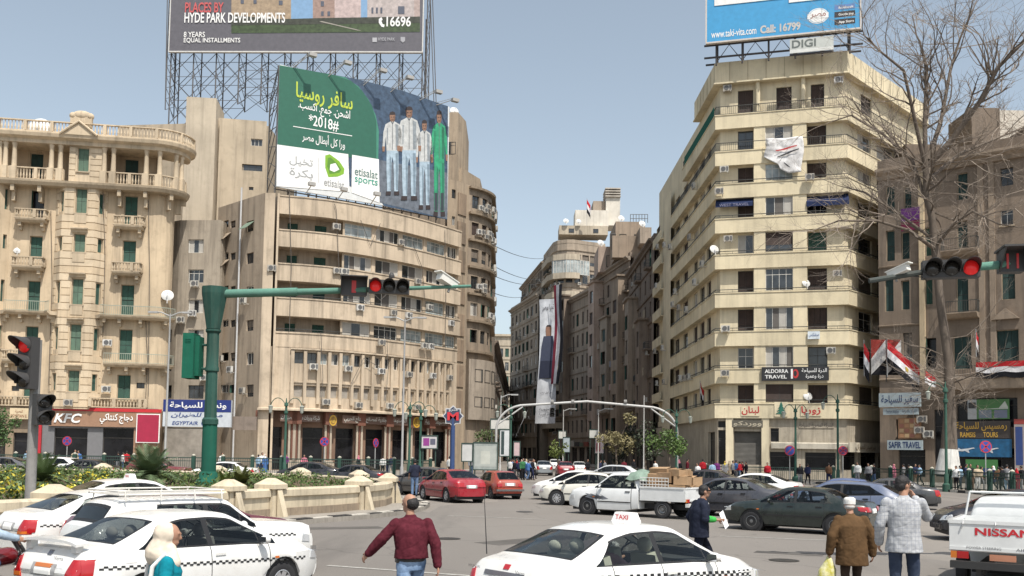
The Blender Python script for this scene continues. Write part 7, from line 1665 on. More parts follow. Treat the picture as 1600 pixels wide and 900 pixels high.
def counter(t, p, rz, w_, h, digits):
    M_ = Matrix.Translation(p) @ Matrix.Rotation(rz, 4, 'Z'); m = MB(M_); m.box((-w_ / 2, 0, -h / 2), (w_ / 2, .3, h / 2)); m.box((-w_ / 2 - .05, -.5, h / 2), (w_ / 2 + .05, .3, h / 2 + .04));
    for s_ in (-1, 1): m.add([(s_ * w_ / 2, 0, -h / 2), (s_ * w_ / 2, -.5, h / 2), (s_ * w_ / 2, 0, h / 2), (s_ * (w_ / 2 + .03), 0, -h / 2), (s_ * (w_ / 2 + .03), -.5, h / 2), (s_ * (w_ / 2 + .03), 0, h / 2)], [(0, 1, 2), (3, 5, 4), (0, 3, 4, 1)])
    c = m.build('countdown_box', HOUS, t); hw_ = .09 if len(digits) == 1 else .26; l_ = lettering(digits, -w_ * hw_, -h * .36, w_ * hw_, h * .36, -.02, .01); l_.v = [M_ @ v for v in l_.v]; l_.build('digits', flat((.30, .02, .02), .4, emit=.25), c)
counter(gm_, P(553, 448, gd - .1), R(10), .95, .66, '1')
cctv(gm_, Matrix.Translation(P(700, 446, gd)) @ Matrix.Rotation(R(-40), 4, 'Z') @ Matrix.Rotation(R(-18), 4, 'X')); MB(Matrix.Translation(P(612, 434, gd))).lathe([(.11, 0), (.11, .08), (.06, .2)], 10).build('beacon', HOUS, gm_)
ca_, cb_ = P(291, 592, gd), P(316, 523, gd); m = MB(); m.box((ca_.x, gd - .55, ca_.z), (ca_.x + .42, gd + .25, cb_.z)); m.box((ca_.x + .42, gd - .35, ca_.z + .1), (cb_.x + .02, gd + .2, cb_.z - .1))
for k in range(3): m.box((ca_.x + .1, gd - .565, cb_.z - .25 - .06 * k), (ca_.x + .32, gd - .551, cb_.z - .22 - .06 * k))
m.build('control_cabinet', plaster((.012, .115, .072), .2, (.05, .1, .08), 4), gm_); MB().tube([(cb_.x - .1, gd, ca_.z + .4), (gb.x, gd, ca_.z + .4)], .05, 6).build('bracket', GMAST, gm_); MB().tube([(cb_.x - .1, gd, cb_.z - .4), (gb.x, gd, cb_.z - .4)], .05, 6).build('bracket', GMAST, gm_)
# arm reaching in from the right
rd_ = 20.0; rb_ = Vector((P(1735, 700, rd_).x, rd_, 0)); zt = P(1700, 400, rd_).z
rm = gmast('signal arm with three dark lamps and one red, reaching in from the right', rb_.x, rd_, 0, zt, None, .22)
p0, p1, p2 = P(1358, 439, rd_), P(1450, 424, rd_), Vector((rb_.x, rd_, zt + .02)); MB().tube([p0, p1], [.055, .06], 8).build('arm', plaster((.07, .08, .075), .4, scale=5), rm, True, 40); MB().tube([p1, p2], [.075, .12], 10).build('arm', GPAL, rm, True, 40)
aspects(rm, Matrix.Translation(P(1486, 420, rd_ - .18)) @ Matrix.Rotation(R(-14), 4, 'Z'), 3, .37, True, 2); counter(rm, P(1582, 408, rd_ - .1), R(-12), .46, .44, '11')
cctv(rm, Matrix.Translation(P(1402, 430, rd_)) @ Matrix.Rotation(R(38), 4, 'Z') @ Matrix.Rotation(R(-16), 4, 'X') @ Matrix.Scale(.5, 4))
MB().tube([P(1405, 436, rd_), P(1412, 430, rd_), P(1440, 433, rd_), P(1450, 440, rd_)], .012, 5).build('cable', HOUS, rm)
# ------------------------------------------------------------------ fences
FG = flat((.025, .05, .04), .6); FGP = plaster((.03, .07, .055), .3, scale=5)
def fence(label, pts, z0, h, step=2.2, gap=.16, top=True):
    pth = Path(pts); t = thing('railing_fence', label, 'fence', (pth.p[0].x, pth.p[0].y, z0), world=True); n = max(1, int(pth.L / step)); ca = plaster((.42, .40, .33), .4)
    for i in range(n + 1):
        p = pth.at(min(pth.L * i / n, pth.L - 1e-4))[0]; o_ = MB().prism([(p.x - .13, p.y - .13), (p.x + .13, p.y - .13), (p.x + .13, p.y + .13), (p.x - .13, p.y + .13)], z0, z0 + h + .12).build('post', FGP, t)
        if top: MB().lathe([(.14, z0 + h + .12), (.16, z0 + h + .18), (.07, z0 + h + .25), (.02, z0 + h + .28)], 8, (p.x, p.y, 0)).build('post_cap', ca, o_)
    for zz_, r_ in ((h, .04), (h - .25, .025), (.15, .03)): m = MB(); sweep(m, pth, [(-r_, z0 + zz_ - r_), (r_, z0 + zz_ - r_), (r_, z0 + zz_ + r_), (-r_, z0 + zz_ + r_)]); m.build('rail', FG, t)
    m = MB(); k = int(pth.L / gap)
    for i in range(k): p = pth.at(pth.L * (i + .5) / k)[0]; m.box((p.x - .013, p.y - .013, z0 + .12), (p.x + .013, p.y + .013, z0 + h))
    m.build('pickets', FG, t, kind='stuff'); return t
fence('long dark green railing along the left pavement', [(-44, 72.5), (-30, 72.9), (-9.5, 74.9), (-6.6, 79)], .15, 1.35)
fence('dark green railing in front of the cream block', [(17, 83.9), (27.2, 81.2)], .15, 1.15)
fence('near dark green railing along the right pavement', [(28.3, 79.5), (30.4, 69.8), (31.0, 57), (31.4, 44)], .15, 1.25, 2.4)
# ------------------------------------------------------------------ lamps, signs, gantry
LG = plaster((.04, .10, .075), .3, scale=5); LAN = flat((.30, .32, .28), .3)
def lamp_post(label, px, d, ytop, arms=2, rz=0.0):
    x = P(px, 680, d).x; zt = P(px, ytop, d).z; t = thing('street_lamp', label, 'street lamp', (x, d, .0), rz)
    m = MB(); m.lathe([(.28, 0), (.27, .5), (.16, .6), (.14, 1.2), (.10, 1.3), (.085, zt * .8), (.16, zt * .81), (.16, zt * .835), (.09, zt * .84), (.09, zt * .9), (.17, zt * .905), (.15, zt * .93), (.06, zt * .95), (.03, zt)], 12); m.build('pole', LG, t, True, 40)
    for s_ in ((-1, 1) if arms == 2 else (-1,)):
        m = MB(); zc = zt * .92; m.tube([(s_ * (.08 + .62 * (1 - math.cos(a)) * .5 + .5 * (a / math.pi) ** .8), 0, zc + .55 * math.sin(a) - .10 * a / math.pi) for a in [math.pi * i / 14 for i in range(15)]], .03, 6); ar = m.build('arm', LG, t, True, 50)
        xe = s_ * (.08 + .62 + .5); m = MB(); m.lathe([(.05, zc - .06), (.20, zc - .16), (.17, zc - .20), (.11, zc - .62), (.04, zc - .70)], 8, (xe, 0, 0)); m.build('lantern', LAN, ar)
    return t
lamp_post('green two arm lamp post before the leftmost shop columns', 446, 73.5, 622, 2); lamp_post('green lamp post right of the tall pale pole', 640, 74.5, 628, 2); lamp_post('green lamp post next to the metro sign', 657, 76, 634, 2)
lamp_post('green crook lamp post with one lantern before the cream block', 1243, 82, 632, 2, R(20)); lamp_post('dark lamp post with drooping lantern right of the cream block centre', 1309, 79, 616, 1); lamp_post('pale green lamp post in front of the bare tree trunk', 1478, 66.5, 596, 1)
lamp_post('lamp post at the street corner by the arch leg', 1057, 83, 640, 2); lamp_post('green lamp post with tied white banner at the street mouth', 798, 84, 632, 2)
def pole(label, px, d, ytop, r_, col=(.45, .44, .42), head=0, z0=.1):
    x = P(px, 680, d).x; zt = P(px, ytop, d).z; t = thing('light_pole', label, 'pole', (x, d, 0)); m = MB(); m.lathe([(r_ * 1.6, 0), (r_ * 1.5, 1.0), (r_, 1.1), (r_ * .65, zt)], 10); m.build('pole', flat(col, .5, .2), t, True, 40)
    if head:
        for s_ in ((1,) if head == 1 else (-1, 1)): m = MB(); m.tube([(0, 0, zt - .2), (s_ * .7, 0, zt + .1), (s_ * 1.4, 0, zt + .1)], .05, 6); m.box((s_ * 1.3 - .35, -.15, zt + .03), (s_ * 1.3 + .35, .15, zt + .16)); m.build('lamp_head', flat((.35, .35, .34), .5), t)
    return t
pole('tall pale pole in front of the curved office block', 629, 73.8, 498, .095, (.30, .295, .285), head=2); pole('tall pale pole in front of the ornate building corner', 259, 73, 490, .095, (.32, .315, .30), head=2)
pole('thin grey pole with short arm beside the left arch leg', 782, 92, 618, .07, head=1); pole('grey street light further up the street', 935, 110, 640, .08, head=1); pole('slim street light up the street left of the arch middle', 880, 120, 640, .08, head=1); pole('thin pole right of the arch middle', 1006, 90, 618, .06)
# arch over the street mouth
ad = 84; l0, l1 = P(775, 700, ad), P(1058, 700, ad); AW = flat((.42, .415, .40), .5)
ar = thing('street_arch', 'white pipe arch spanning the street mouth', 'gantry', (l0.x, ad, 0), world=True); zt = P(900, 627, ad).z
pts = [(l0.x, ad, 0), (l0.x, ad, zt - 2.6)] + [(l0.x + 2.6 * (1 - math.cos(a)), ad, zt - 2.6 + 2.2 * math.sin(a)) for a in [math.pi / 2 * k / 8 for k in range(1, 9)]] + [((l0.x + l1.x) / 2, ad, zt)] + [(l1.x - 2.6 * (1 - math.cos(a)), ad, zt - 2.6 + 2.2 * math.sin(a)) for a in [math.pi / 2 * k / 8 for k in range(8, 0, -1)]] + [(l1.x, ad, zt - 2.6), (l1.x, ad, 0)]
MB().tube(pts, .105, 10).build('pipe', AW, ar, True, 50)
for s_, p in ((1, l0), (-1, l1)): MB().tube([(p.x, ad, zt - 2.2), (p.x + s_ * 2.3, ad, zt - .55)], .07, 8).build('brace', AW, ar)
for px in (863, 895, 977): c = P(px, 628, ad); MB().lathe([(.2, -.12), (.2, .12)], 10, (c.x, ad, c.z), 'x').build('joint', GREYM, ar)
c = P(863, 632, ad); aspects(ar, Matrix.Translation(c - Vector((0, .2, .7))), 2, .4, False, -1)
def round_sign(label, px, py, d, rr_=.32, red=1, edge=0.0, field=(.03, .06, .30)):
    c = P(px, py, d); t = thing('no_parking_sign', label, 'road sign', (c.x, d, .1), edge); MB().tube([(0, .03, 0), (0, .03, c.z + .2)], .035, 8).build('post', flat((.35, .35, .34), .5), t)
    z = c.z - .1; o_ = MB().lathe([(rr_, 0), (rr_, .03)], 24, (0, 0, z), 'y').build('disc', flat((.42, .03, .05), .5), t); MB().lathe([(rr_ * .82, .032), (rr_ * .82, .036)], 24, (0, 0, z), 'y').build('field', flat(field, .5), o_)
    m = MB()
    for a in (R(45), R(-45))[:1 + red]: d_ = Vector((math.cos(a), 0, math.sin(a))) * rr_ * .84; n_ = Vector((-d_.z, 0, d_.x)) * .13; c0 = Vector((0, -.042, z)); m.add([c0 - d_ - n_, c0 + d_ - n_, c0 + d_ + n_, c0 - d_ + n_], [(0, 1, 2, 3)])
    m.build('bar', flat((.42, .03, .05), .5), o_)
round_sign('round blue and red no stopping sign in front of the chicken restaurant', 105, 689, 74, .36); round_sign('round no stopping sign in front of the middle shop columns', 507, 690, 75, .36); round_sign('round sign seen almost edge on before the curved block', 587, 692, 75.5, .36, 1, R(62))
round_sign('blue no parking disc in front of the cream block', 1234, 704, 82, .45, 0); round_sign('dull purple sign beside the dark lamp post', 1317, 704, 78, .38, 1, 0, (.10, .03, .12)); round_sign('bright no stopping sign in front of the blue travel banner', 1540, 698, 63, .40)
# metro sign
md = 76; mx = P(708, 650, md); t = thing('metro_sign', 'star shaped metro sign with red M on a blue post', 'sign', (mx.x, md, .1)); MB().lathe([(.2, 0), (.17, 4.0), (.15, mx.z)], 10).build('post', flat((.03, .06, .16), .5), t)
def star(r1, r2, z, y0, y1, n=8): m = MB(); pl_ = [((r1 if k % 2 == 0 else r2) * math.cos(math.pi * k / n), (r1 if k % 2 == 0 else r2) * math.sin(math.pi * k / n)) for k in range(2 * n)]; N = len(pl_); m.add([(x, y0, z + y) for x, y in pl_] + [(x, y1, z + y) for x, y in pl_], [tuple(range(N)), tuple(range(2 * N - 1, N - 1, -1))] + [(k, k + N, (k + 1) % N + N, (k + 1) % N) for k in range(N)]); return m
zc = mx.z - .1; star(.85, .66, zc, -.12, .12).build('star', flat((.5, .5, .5), .5), t); star(.74, .58, zc, -.14, -.121).build('star_field', flat((.04, .05, .09), .5), t); lettering('M', -.45, zc - .35, .45, zc + .3, -.16, .03).build('lettering', flat((.55, .03, .04), .5), t); lettering('مترو', -.35, zc + .34, .35, zc + .58, -.16, .01).build('lettering', flat((.6, .6, .6), .5), t)
# notice boards and booths at the street mouth
def stand(name, label, px0, py0, px1, py1, d, mat, cat='board', legs=True, prints=(), thick=.25):
    a, b = P(px0, py1, d), P(px1, py0, d); w_, h_ = b.x - a.x, b.z - a.z; t = thing(name, label, cat, (a.x, d, .1)); z0 = max(a.z - .1, .3); MB().box((0, -thick / 2, z0), (w_, thick / 2, z0 + h_)).build('panel', mat, t)
    MB().box((-.08, -thick / 2 - .03, z0 - .08), (w_ + .08, thick / 2 + .03, z0 - .001)).box((-.08, -thick / 2 - .03, z0 + h_ + .001), (w_ + .08, thick / 2 + .03, z0 + h_ + .1)).box((-.08, -thick / 2 - .03, z0 - .001), (-.002, thick / 2 + .03, z0 + h_ + .001)).box((w_ + .002, -thick / 2 - .03, z0 - .001), (w_ + .08, thick / 2 + .03, z0 + h_ + .001)).build('frame', FG, t)
    if legs:
        for x in (.1, w_ - .1): MB().box((x - .05, -.05, 0), (x + .05, .05, z0 - .081)).build('leg', FG, t)
    for i, (x0, z0_, x1, z1, c_) in enumerate(prints): MB().add([(w_ * x0, -thick / 2 - .012 - .003 * i, z0 + h_ * z0_), (w_ * x1, -thick / 2 - .012 - .003 * i, z0 + h_ * z0_), (w_ * x1, -thick / 2 - .012 - .003 * i, z0 + h_ * z1), (w_ * x0, -thick / 2 - .012 - .003 * i, z0 + h_ * z1)], [(0, 1, 2, 3)]).build('print', flat(c_, .5), t)
    return t
stand('map_board', 'wide grey glass map board left of the street mouth', 740, 693, 777, 733, 77, flat((.30, .33, .31), .3, var=.3), prints=[(.05, .1, .95, .9, (.36, .38, .35)), (.3, .2, .7, .7, (.44, .45, .4))]); stand('map_board', 'narrow white panel just left of the wide map board', 722, 694, 738, 720, 77, flat((.5, .5, .48), .5))
stand('notice_board', 'framed purple and white notice board near the metro sign', 659, 682, 683, 700, 76, flat((.5, .48, .48), .5), prints=[(.1, .2, .5, .85, (.25, .04, .22)), (.56, .3, .9, .8, (.1, .1, .14))])
stand('advert_panel', 'white lit advert column at the street mouth', 781, 672, 796, 712, 82, flat((.55, .56, .56), .4), prints=[(.12, .05, .45, .95, (.03, .05, .05))], legs=False); stand('sign_board', 'white street sign board above the map board', 767, 656, 796, 670, 86, flat((.55, .54, .5), .5), legs=True)
stand('sign_board', 'small pinkish poster on a post at the street mouth', 803, 691, 812, 712, 83, flat((.5, .38, .38), .5)); stand('sign_board', 'framed poster on a post in the street, left', 880, 684, 890, 706, 118, flat((.35, .4, .42), .5)); stand('sign_board', 'white and red poster on a post in the street, right', 930, 682, 943, 708, 112, flat((.5, .42, .42), .5), prints=[(.1, .1, .6, .6, (.3, .08, .08))])
stand('sign_board', 'white hanging shop board over the street trees', 921, 672, 935, 684, 130, flat((.55, .55, .52), .5)); stand('sign_board', 'small white board left of the framed street poster', 873, 674, 884, 685, 128, flat((.55, .55, .5), .5))
# white flag tied to the lamp post
p = P(812, 668, 84); m = MB(); n = 10; m.add([(p.x - .4 + 1.2 * i / n * .8 + .2 * math.sin(j), 83.8 - .1 * math.sin(3 * i / n), p.z - .9 + 2.2 * i / n + .35 * j) for i in range(n + 1) for j in (0, 1)], [(2 * i, 2 * i + 1, 2 * i + 3, 2 * i + 2) for i in range(n)]); o_ = m.build('banner', cloth((.6, .6, .62)), None, True); tag(o_, 'crumpled white cloth tied to the green lamp post at the street mouth', 'banner')
# ------------------------------------------------------------------ flags
def flag(label, p, w_, h_, droop, stripes, rz=0.0, pole_h=0.0, star_=False, tilt=0.0, name='flag'):
    t = thing(name, label, 'flag', p, rz); n = 16
    def s(u, v): return Vector((u * w_ * math.cos(droop * u), -.18 * math.sin(6 * u + 2 * v) * w_ * .35, (v - .5) * h_ - u * w_ * math.sin(droop) - .12 * h_ * math.sin(3 * u)))
    k = len(stripes)
    for i, c_ in enumerate(stripes):
        v0, v1 = 1 - (i + 1) / k, 1 - i / k; m = MB(); m.add([s(a / n, v0 + (v1 - v0) * b / 3) for a in range(n + 1) for b in range(4)], [(a * 4 + b, a * 4 + b + 1, (a + 1) * 4 + b + 1, (a + 1) * 4 + b) for a in range(n) for b in range(3)]); m.build('stripe', cloth(c_, None, 3, .4), t, True)
    if star_: m = MB(); c = s(.5, .5); m.add([s(.46, .42) + Vector((0, -.04, 0)), s(.54, .42) + Vector((0, -.04, 0)), s(.55, .58) + Vector((0, -.04, 0)), s(.5, .62) + Vector((0, -.04, 0)), s(.45, .58) + Vector((0, -.04, 0))], [(0, 1, 2, 3, 4)]); m.build('emblem', flat((.35, .25, .03), .6), t)
    if pole_h: MB().tube([(0, 0, -pole_h), (0, 0, h_ * .6)], .035, 6).build('pole', flat((.3, .3, .3), .5), t)
    return t
FR, FW, FB = (.42, .025, .03), (.64, .63, .64), (.015, .015, .018)
fd = 80
flag('large Egyptian flag flying over the pale Arabic sign', P(1386, 552, fd), 3.4, 2.0, .75, (FR, FW, FB), R(-12), 2.0, True); flag('narrow flag hanging left of the red and white panels', P(1350, 560, fd), .8, 2.6, 1.1, (FR, FW, FB), R(-30), 1.5)
for x0, lb in ((1361, 'left red and white triangle panel flag above the agency sign'), (1385, 'right red and white triangle panel flag behind the large flag')):
    a = P(x0, 586, fd + .6); b = P(x0 + 22, 531, fd + .6); w_, h_ = b.x - a.x, b.z - a.z; t = thing('panel_flag', lb, 'flag', a, R(-6))
    m = MB(); m.add([(0, 0, h_ * .45), (w_, 0, h_), (0, 0, h_)], [(0, 1, 2)]); m.build('red_field', cloth((.30, .05, .04)), t); m = MB(); m.add([(0, 0, 0), (w_, 0, h_ * .45), (w_, 0, h_), (0, 0, h_ * .45)], [(0, 1, 2, 3)]); m.build('white_field', cloth((.55, .54, .52)), t); m = MB(); m.add([(0, 0, 0), (w_, 0, 0), (w_, 0, h_ * .45)], [(0, 1, 2)]); m.build('black_field', cloth(FB), t); MB().tube([(0, .03, -.6), (0, .03, h_ + .1)], .04, 6).build('pole', FRD, t)
rl = brp.off(1.45); a, b = rl.loc(1525, 580)[0], rl.L; m_ = thing('bunting', 'long red white and black bunting along the balcony at far right', 'flag', rl.pt(a, zl, 0), world=True)
for k, c_ in enumerate((FR, FW, FB)):
    m = MB(); n = 30; m.add([rl.pt(a + (b - a) * i / n, zl + 1.25 - (k + j) * .42 - .16 * abs(math.sin(i * .55)) * (k + j) * .4, .05 * math.sin(i * 1.1 + k)) for i in range(n + 1) for j in (0, 1)], [(2 * i, 2 * i + 1, 2 * i + 3, 2 * i + 2) for i in range(n)]); m.build('stripe', cloth(c_, None, 3, .5), m_, True)
flag('small red and white flag by the dark balcony door', P(1525, 535, 80), .5, 1.9, 1.2, (FR, FW, FB), R(10), 1.2); flag('scrap of red and white flag low in the bare tree', P(1445, 588, 80), 1.0, 1.0, .4, (FR, FW), R(0)); flag('small flag drooping from a window of the cream block side', P(1094, 610, 96), .9, 1.6, 1.0, (FR, FW, FB), R(40), .9); flag('red flag on a mast on the tower block roof', P(917, 322, 214), 1.6, 3.0, 1.1, (FR, FW, FB), 0, 4.5)
# ------------------------------------------------------------------ trees
BARK = plaster((.15, .122, .098), .6, (.05, .043, .036), 3); TWIG = plaster((.27, .225, .185), .3, (.08, .065, .055), 2); LIME = plaster((.66, .65, .61), .35, scale=3)
td = 70.5; rt = random.Random(4)
tb = Vector((P(1481, 742, td).x, td, .1)); tr = thing('bare_tree', 'large leafless tree with whitewashed trunk foot on the right', 'tree', tb, world=True)
def TP(px, py, dy=0.0): p = P(px, py, td); return Vector((p.x * (1 + dy / td), p.y + dy, CH + (p.z - CH) * (1 + dy / td)))
tm = MB(); spine = [(1481, 742), (1483, 700), (1484, 640), (1482, 560), (1470, 480), (1462, 400), (1456, 340), (1448, 300), (1446, 262)]; rads = [.80, .55, .42, .34, .30, .275, .255, .24, .22]
sp = [TP(*p) for p in spine]; tm.tube(sp[2:], rads[2:], 12); tm.build('trunk', BARK, tr, True, 60); MB().tube(sp[:3], [.92, .58, .422], 12).build('trunk', BARK, tr, True, 60); MB().tube([sp[0], sp[0].lerp(sp[1], .95)], [.935, .62], 12).build('whitewash', LIME, tr, True, 60)
limb = MB(); twig = MB(); cnt = [0]
def grow(p, d, r_, L_, lev):
    n = 5; pts = [p]; dd = d.copy()
    for k in range(n):
        dd = (dd + Vector((rt.gauss(0, .16), rt.gauss(0, .16), rt.gauss(.04, .12)))).normalized(); pts.append(pts[-1] + dd * (L_ / n))
    (limb if r_ > .05 else twig).tube(pts, [r_ * (1 - .6 * k / n) for k in range(n + 1)], 6 if r_ > .08 else (4 if r_ > .03 else 3), False); cnt[0] += 1
    if lev <= 0: return
    for k in range(rt.choice((3, 4, 4)) if lev > 1 else 5):
        f = rt.randint(2, n); ax_ = Vector((rt.gauss(0, 1), rt.gauss(0, 1), rt.gauss(0, .6))); nd = (dd * .75 + ax_.normalized() * rt.uniform(.45, .95)).normalized(); grow(pts[f], nd, r_ * rt.uniform(.38, .55), L_ * rt.uniform(.5, .75), lev - 1)
def main_limb(pix, r0_, r1_, lev=3, side=10, dys=None):
    pts = [TP(x, y, (dys[i] if dys else 0)) for i, (x, y) in enumerate(pix)]; n = len(pts); limb.tube(pts, [r0_ + (r1_ - r0_) * k / (n - 1) for k in range(n)], 8, False); tot = sum((b - a).length for a, b in zip(pts, pts[1:]))
    for k in range(side):
        f = rt.uniform(.25, 1) * (n - 1); i = min(int(f), n - 2); p = pts[i].lerp(pts[i + 1], f - i); d = (pts[i + 1] - pts[i]).normalized(); r_ = (r0_ + (r1_ - r0_) * f / (n - 1)); ax_ = Vector((rt.gauss(0, 1), rt.gauss(0, 1), rt.gauss(.2, .6))).normalized(); grow(p, (d * .8 + ax_ * .8).normalized(), r_ * .5, tot * rt.uniform(.22, .4), lev - 1)
    grow(pts[-1], (pts[-1] - pts[-2]).normalized(), r1_, tot * .3, lev - 1)
main_limb([(1446, 262), (1445, 190), (1448, 110), (1440, 75)], 0.218, 0.078, 3, 17)
main_limb([(1450, 250), (1470, 190), (1485, 110), (1500, 60), (1520, 15)], 0.187, 0.047, 3, 17, [0, 1, 2, 3, 4])
main_limb([(1452, 258), (1490, 215), (1530, 160), (1560, 105), (1600, 65)], 0.250, 0.094, 3, 18, [0, -1, -2, -3, -4])
main_limb([(1446, 262), (1430, 190), (1412, 110), (1375, 80), (1350, 55)], 0.172, 0.047, 3, 17, [0, -1, -2, -2, -3])
main_limb([(1456, 340), (1425, 250), (1380, 210), (1330, 180), (1300, 190)], 0.156, 0.039, 3, 16, [0, 1, 2, 3, 3])
main_limb([(1462, 390), (1420, 360), (1370, 345), (1310, 345), (1270, 360)], 0.156, 0.031, 3, 17, [0, -2, -3, -4, -5])
main_limb([(1460, 375), (1405, 335), (1350, 300), (1310, 290)], 0.125, 0.031, 3, 13, [0, 1, 2, 2])
main_limb([(1462, 385), (1490, 350), (1520, 330), (1560, 350), (1590, 355)], 0.140, 0.031, 3, 13, [0, -2, -3, -4, -5])
main_limb([(1452, 280), (1500, 240), (1560, 215), (1610, 195)], 0.156, 0.047, 3, 16, [0, 2, 3, 4])
main_limb([(1484, 610), (1460, 600), (1435, 590), (1405, 580)], 0.070, 0.016, 3, 6, [0, -1, -2, -2]); main_limb([(1484, 600), (1510, 590), (1545, 575), (1580, 560)], 0.078, 0.023, 3, 6, [0, -1, -2, -3]); main_limb([(1483, 560), (1450, 545), (1410, 535), (1390, 530)], 0.055, 0.016, 3, 6); main_limb([(1478, 530), (1510, 525), (1540, 500), (1560, 470)], 0.055, 0.016, 3, 6); main_limb([(1482, 580), (1500, 600), (1515, 625), (1530, 640)], 0.047, 0.016, 3, 8)
for x_, y_ in ((1484, 620), (1483, 600), (1482, 585), (1484, 632), (1483, 610)):      # the tangle of shoots above the lamp
    for k_ in range(4): a_ = rt.uniform(0, 6.3); grow(TP(x_, y_), Vector((math.cos(a_), math.sin(a_) * .6, rt.uniform(-.25, .35))).normalized(), .05, rt.uniform(1.6, 3.2), 2)
for x_, y_ in ((1446, 262), (1450, 285), (1455, 330), (1460, 370), (1448, 300)):
    for k_ in range(4): a_ = rt.uniform(0, 6.3); grow(TP(x_, y_), Vector((math.cos(a_), math.sin(a_), rt.uniform(-.2, .6))).normalized(), .08, rt.uniform(3, 6), 3)
limb.build('limbs', BARK, tr, True, 60); twig.build('twigs', TWIG, tr, kind='stuff')
def leafy(label, loc, h, rx, rz, col, n=900, ls=.22, trunk_h=None, name='street_tree', col2=None):
    t = thing(name, label, 'tree', loc); th = trunk_h or h * .5; m = MB(); m.tube([(0, 0, 0), (.05, 0, th * .5), (-.05, .05, th)], [.16, .12, .09], 8)
    cl = [(rp_.gauss(0, .45) * rx, rp_.gauss(0, .45) * rx, h - rz + rp_.gauss(0, .45) * rz, rp_.uniform(.35, .6) * rx) for _ in range(9)]
    for c in cl: m.tube([(0, 0, th * .95), ((c[0]) * .5, c[1] * .5, (th + c[2]) / 2), c[:3]], [.06, .045, .02], 5)
    m.build('trunk', BARK, t, True, 60); f = MB()
    for i in range(n):
        c = rp_.choice(cl); v = Vector((rp_.gauss(0, 1), rp_.gauss(0, 1), rp_.gauss(0, .8))); v = v.normalized() * c[3] * rp_.uniform(.5, 1.1); leaf(f, (c[0] + v.x, c[1] + v.y, c[2] + v.z), ls * rp_.uniform(.6, 1.2), rp_.randrange(2))
    f.build('crown', [leafmat(col), leafmat(col2 or tuple(x * .7 for x in col))], t); return t
def tr_at(label, px, d, ytop, rx, rz, col, n=900, ls=.2, **k): x = P(px, 680, d).x; return leafy(label, (x, d, .1), P(px, ytop, d).z - .1, rx, rz, col, n, ls, **k)
tr_at('small bright green tree beside the right arch leg', 1046, 80, 668, 1.5, 1.0, (.09, .15, .035), 1000, .17, trunk_h=2.6); tr_at('pale dusty green tree in the street right of centre', 963, 104, 656, 1.8, 2.0, (.22, .19, .09), 900, .2); tr_at('dark street tree behind the pale dusty one', 985, 118, 668, 2.2, 2.0, (.025, .032, .016), 1000, .22); tr_at('small yellow green sapling in the street left of centre', 872, 112, 688, 1.0, 1.3, (.14, .18, .04), 500, .16); tr_at('dark leafy tree in shade under the street balconies', 1008, 100, 674, 1.6, 1.4, (.025, .035, .016), 800, .2)  # both dark trees have the street's shade put into their leaf colours
tr_at('clipped round green tree at the far left edge', 4, 74, 640, 1.3, 1.2, (.06, .12, .03), 1400, .12, trunk_h=2.2); tr_at('thin green tree beside the corner building foot', 757, 100, 672, 1.1, 1.4, (.07, .10, .03), 500, .16)
# ------------------------------------------------------------------ people
_psc = bpy.data.scenes.new('modelling')
def fuse(mb, voxel, smooth=4):
    """overlapping shapes become one continuous skin"""
    me = mb.mesh('tmp', []); o = bpy.data.objects.new('tmp', me); _psc.collection.objects.link(o)
    r = o.modifiers.new('r', 'REMESH'); r.mode = 'VOXEL'; r.voxel_size = voxel; r.use_smooth_shade = True
    s = o.modifiers.new('s', 'SMOOTH'); s.iterations = smooth; s.factor = .5
    _psc.view_layers[0].update(); n = bpy.data.meshes.new_from_object(o.evaluated_get(_psc.view_layers[0].depsgraph))
    bpy.data.objects.remove(o); bpy.data.meshes.remove(me); return n
def cap(mb, a, b, ra, rb, n=10):
    a, b = Vector(a), Vector(b); d = (b - a); L_ = d.length
    if L_ < 1e-5: return
    t = d / L_; pts = []; rs = []
    for k in (0, .35, .7, 1): pts.append(a - t * ra * math.cos(k * math.pi / 2)); rs.append(max(ra * math.sin(k * math.pi / 2), ra * .02))
    for k in (1, .7, .35, 0): pts.append(b + t * rb * math.cos(k * math.pi / 2)); rs.append(max(rb * math.sin(k * math.pi / 2), rb * .02))
    mb.tube(pts, rs, n)
def rings(mb, rs, n=16):
    """lofted elliptical rings (centre, rx, ry), closed at both ends"""
    vs = [];
    for c, rx, ry in rs:
        for j in range(n): a = 2 * math.pi * j / n; vs.append((c[0] + rx * math.cos(a), c[1] + ry * math.sin(a), c[2]))
    m = len(rs); mb.add(vs, [(i * n + j, i * n + (j + 1) % n, (i + 1) * n + (j + 1) % n, (i + 1) * n + j) for i in range(m - 1) for j in range(n)] + [tuple(range(n - 1, -1, -1)), tuple(range((m - 1) * n, m * n))])
BASE = dict(pel=(0, 0, .96), wst=(0, .0, 1.10), chest=(0, .01, 1.30), neck=(0, -.01, 1.50), head=(0, .03, 1.635), shR=(.19, -.01, 1.43), elR=(.25, -.03, 1.14), wrR=(.265, .06, .90), hipR=(.095, 0, .94), knR=(.10, .03, .51), anR=(.10, -.02, .09))
for k_ in list(BASE):
    if k_.endswith('R'): v = BASE[k_]; BASE[k_[:-1] + 'L'] = (-v[0], v[1], v[2])
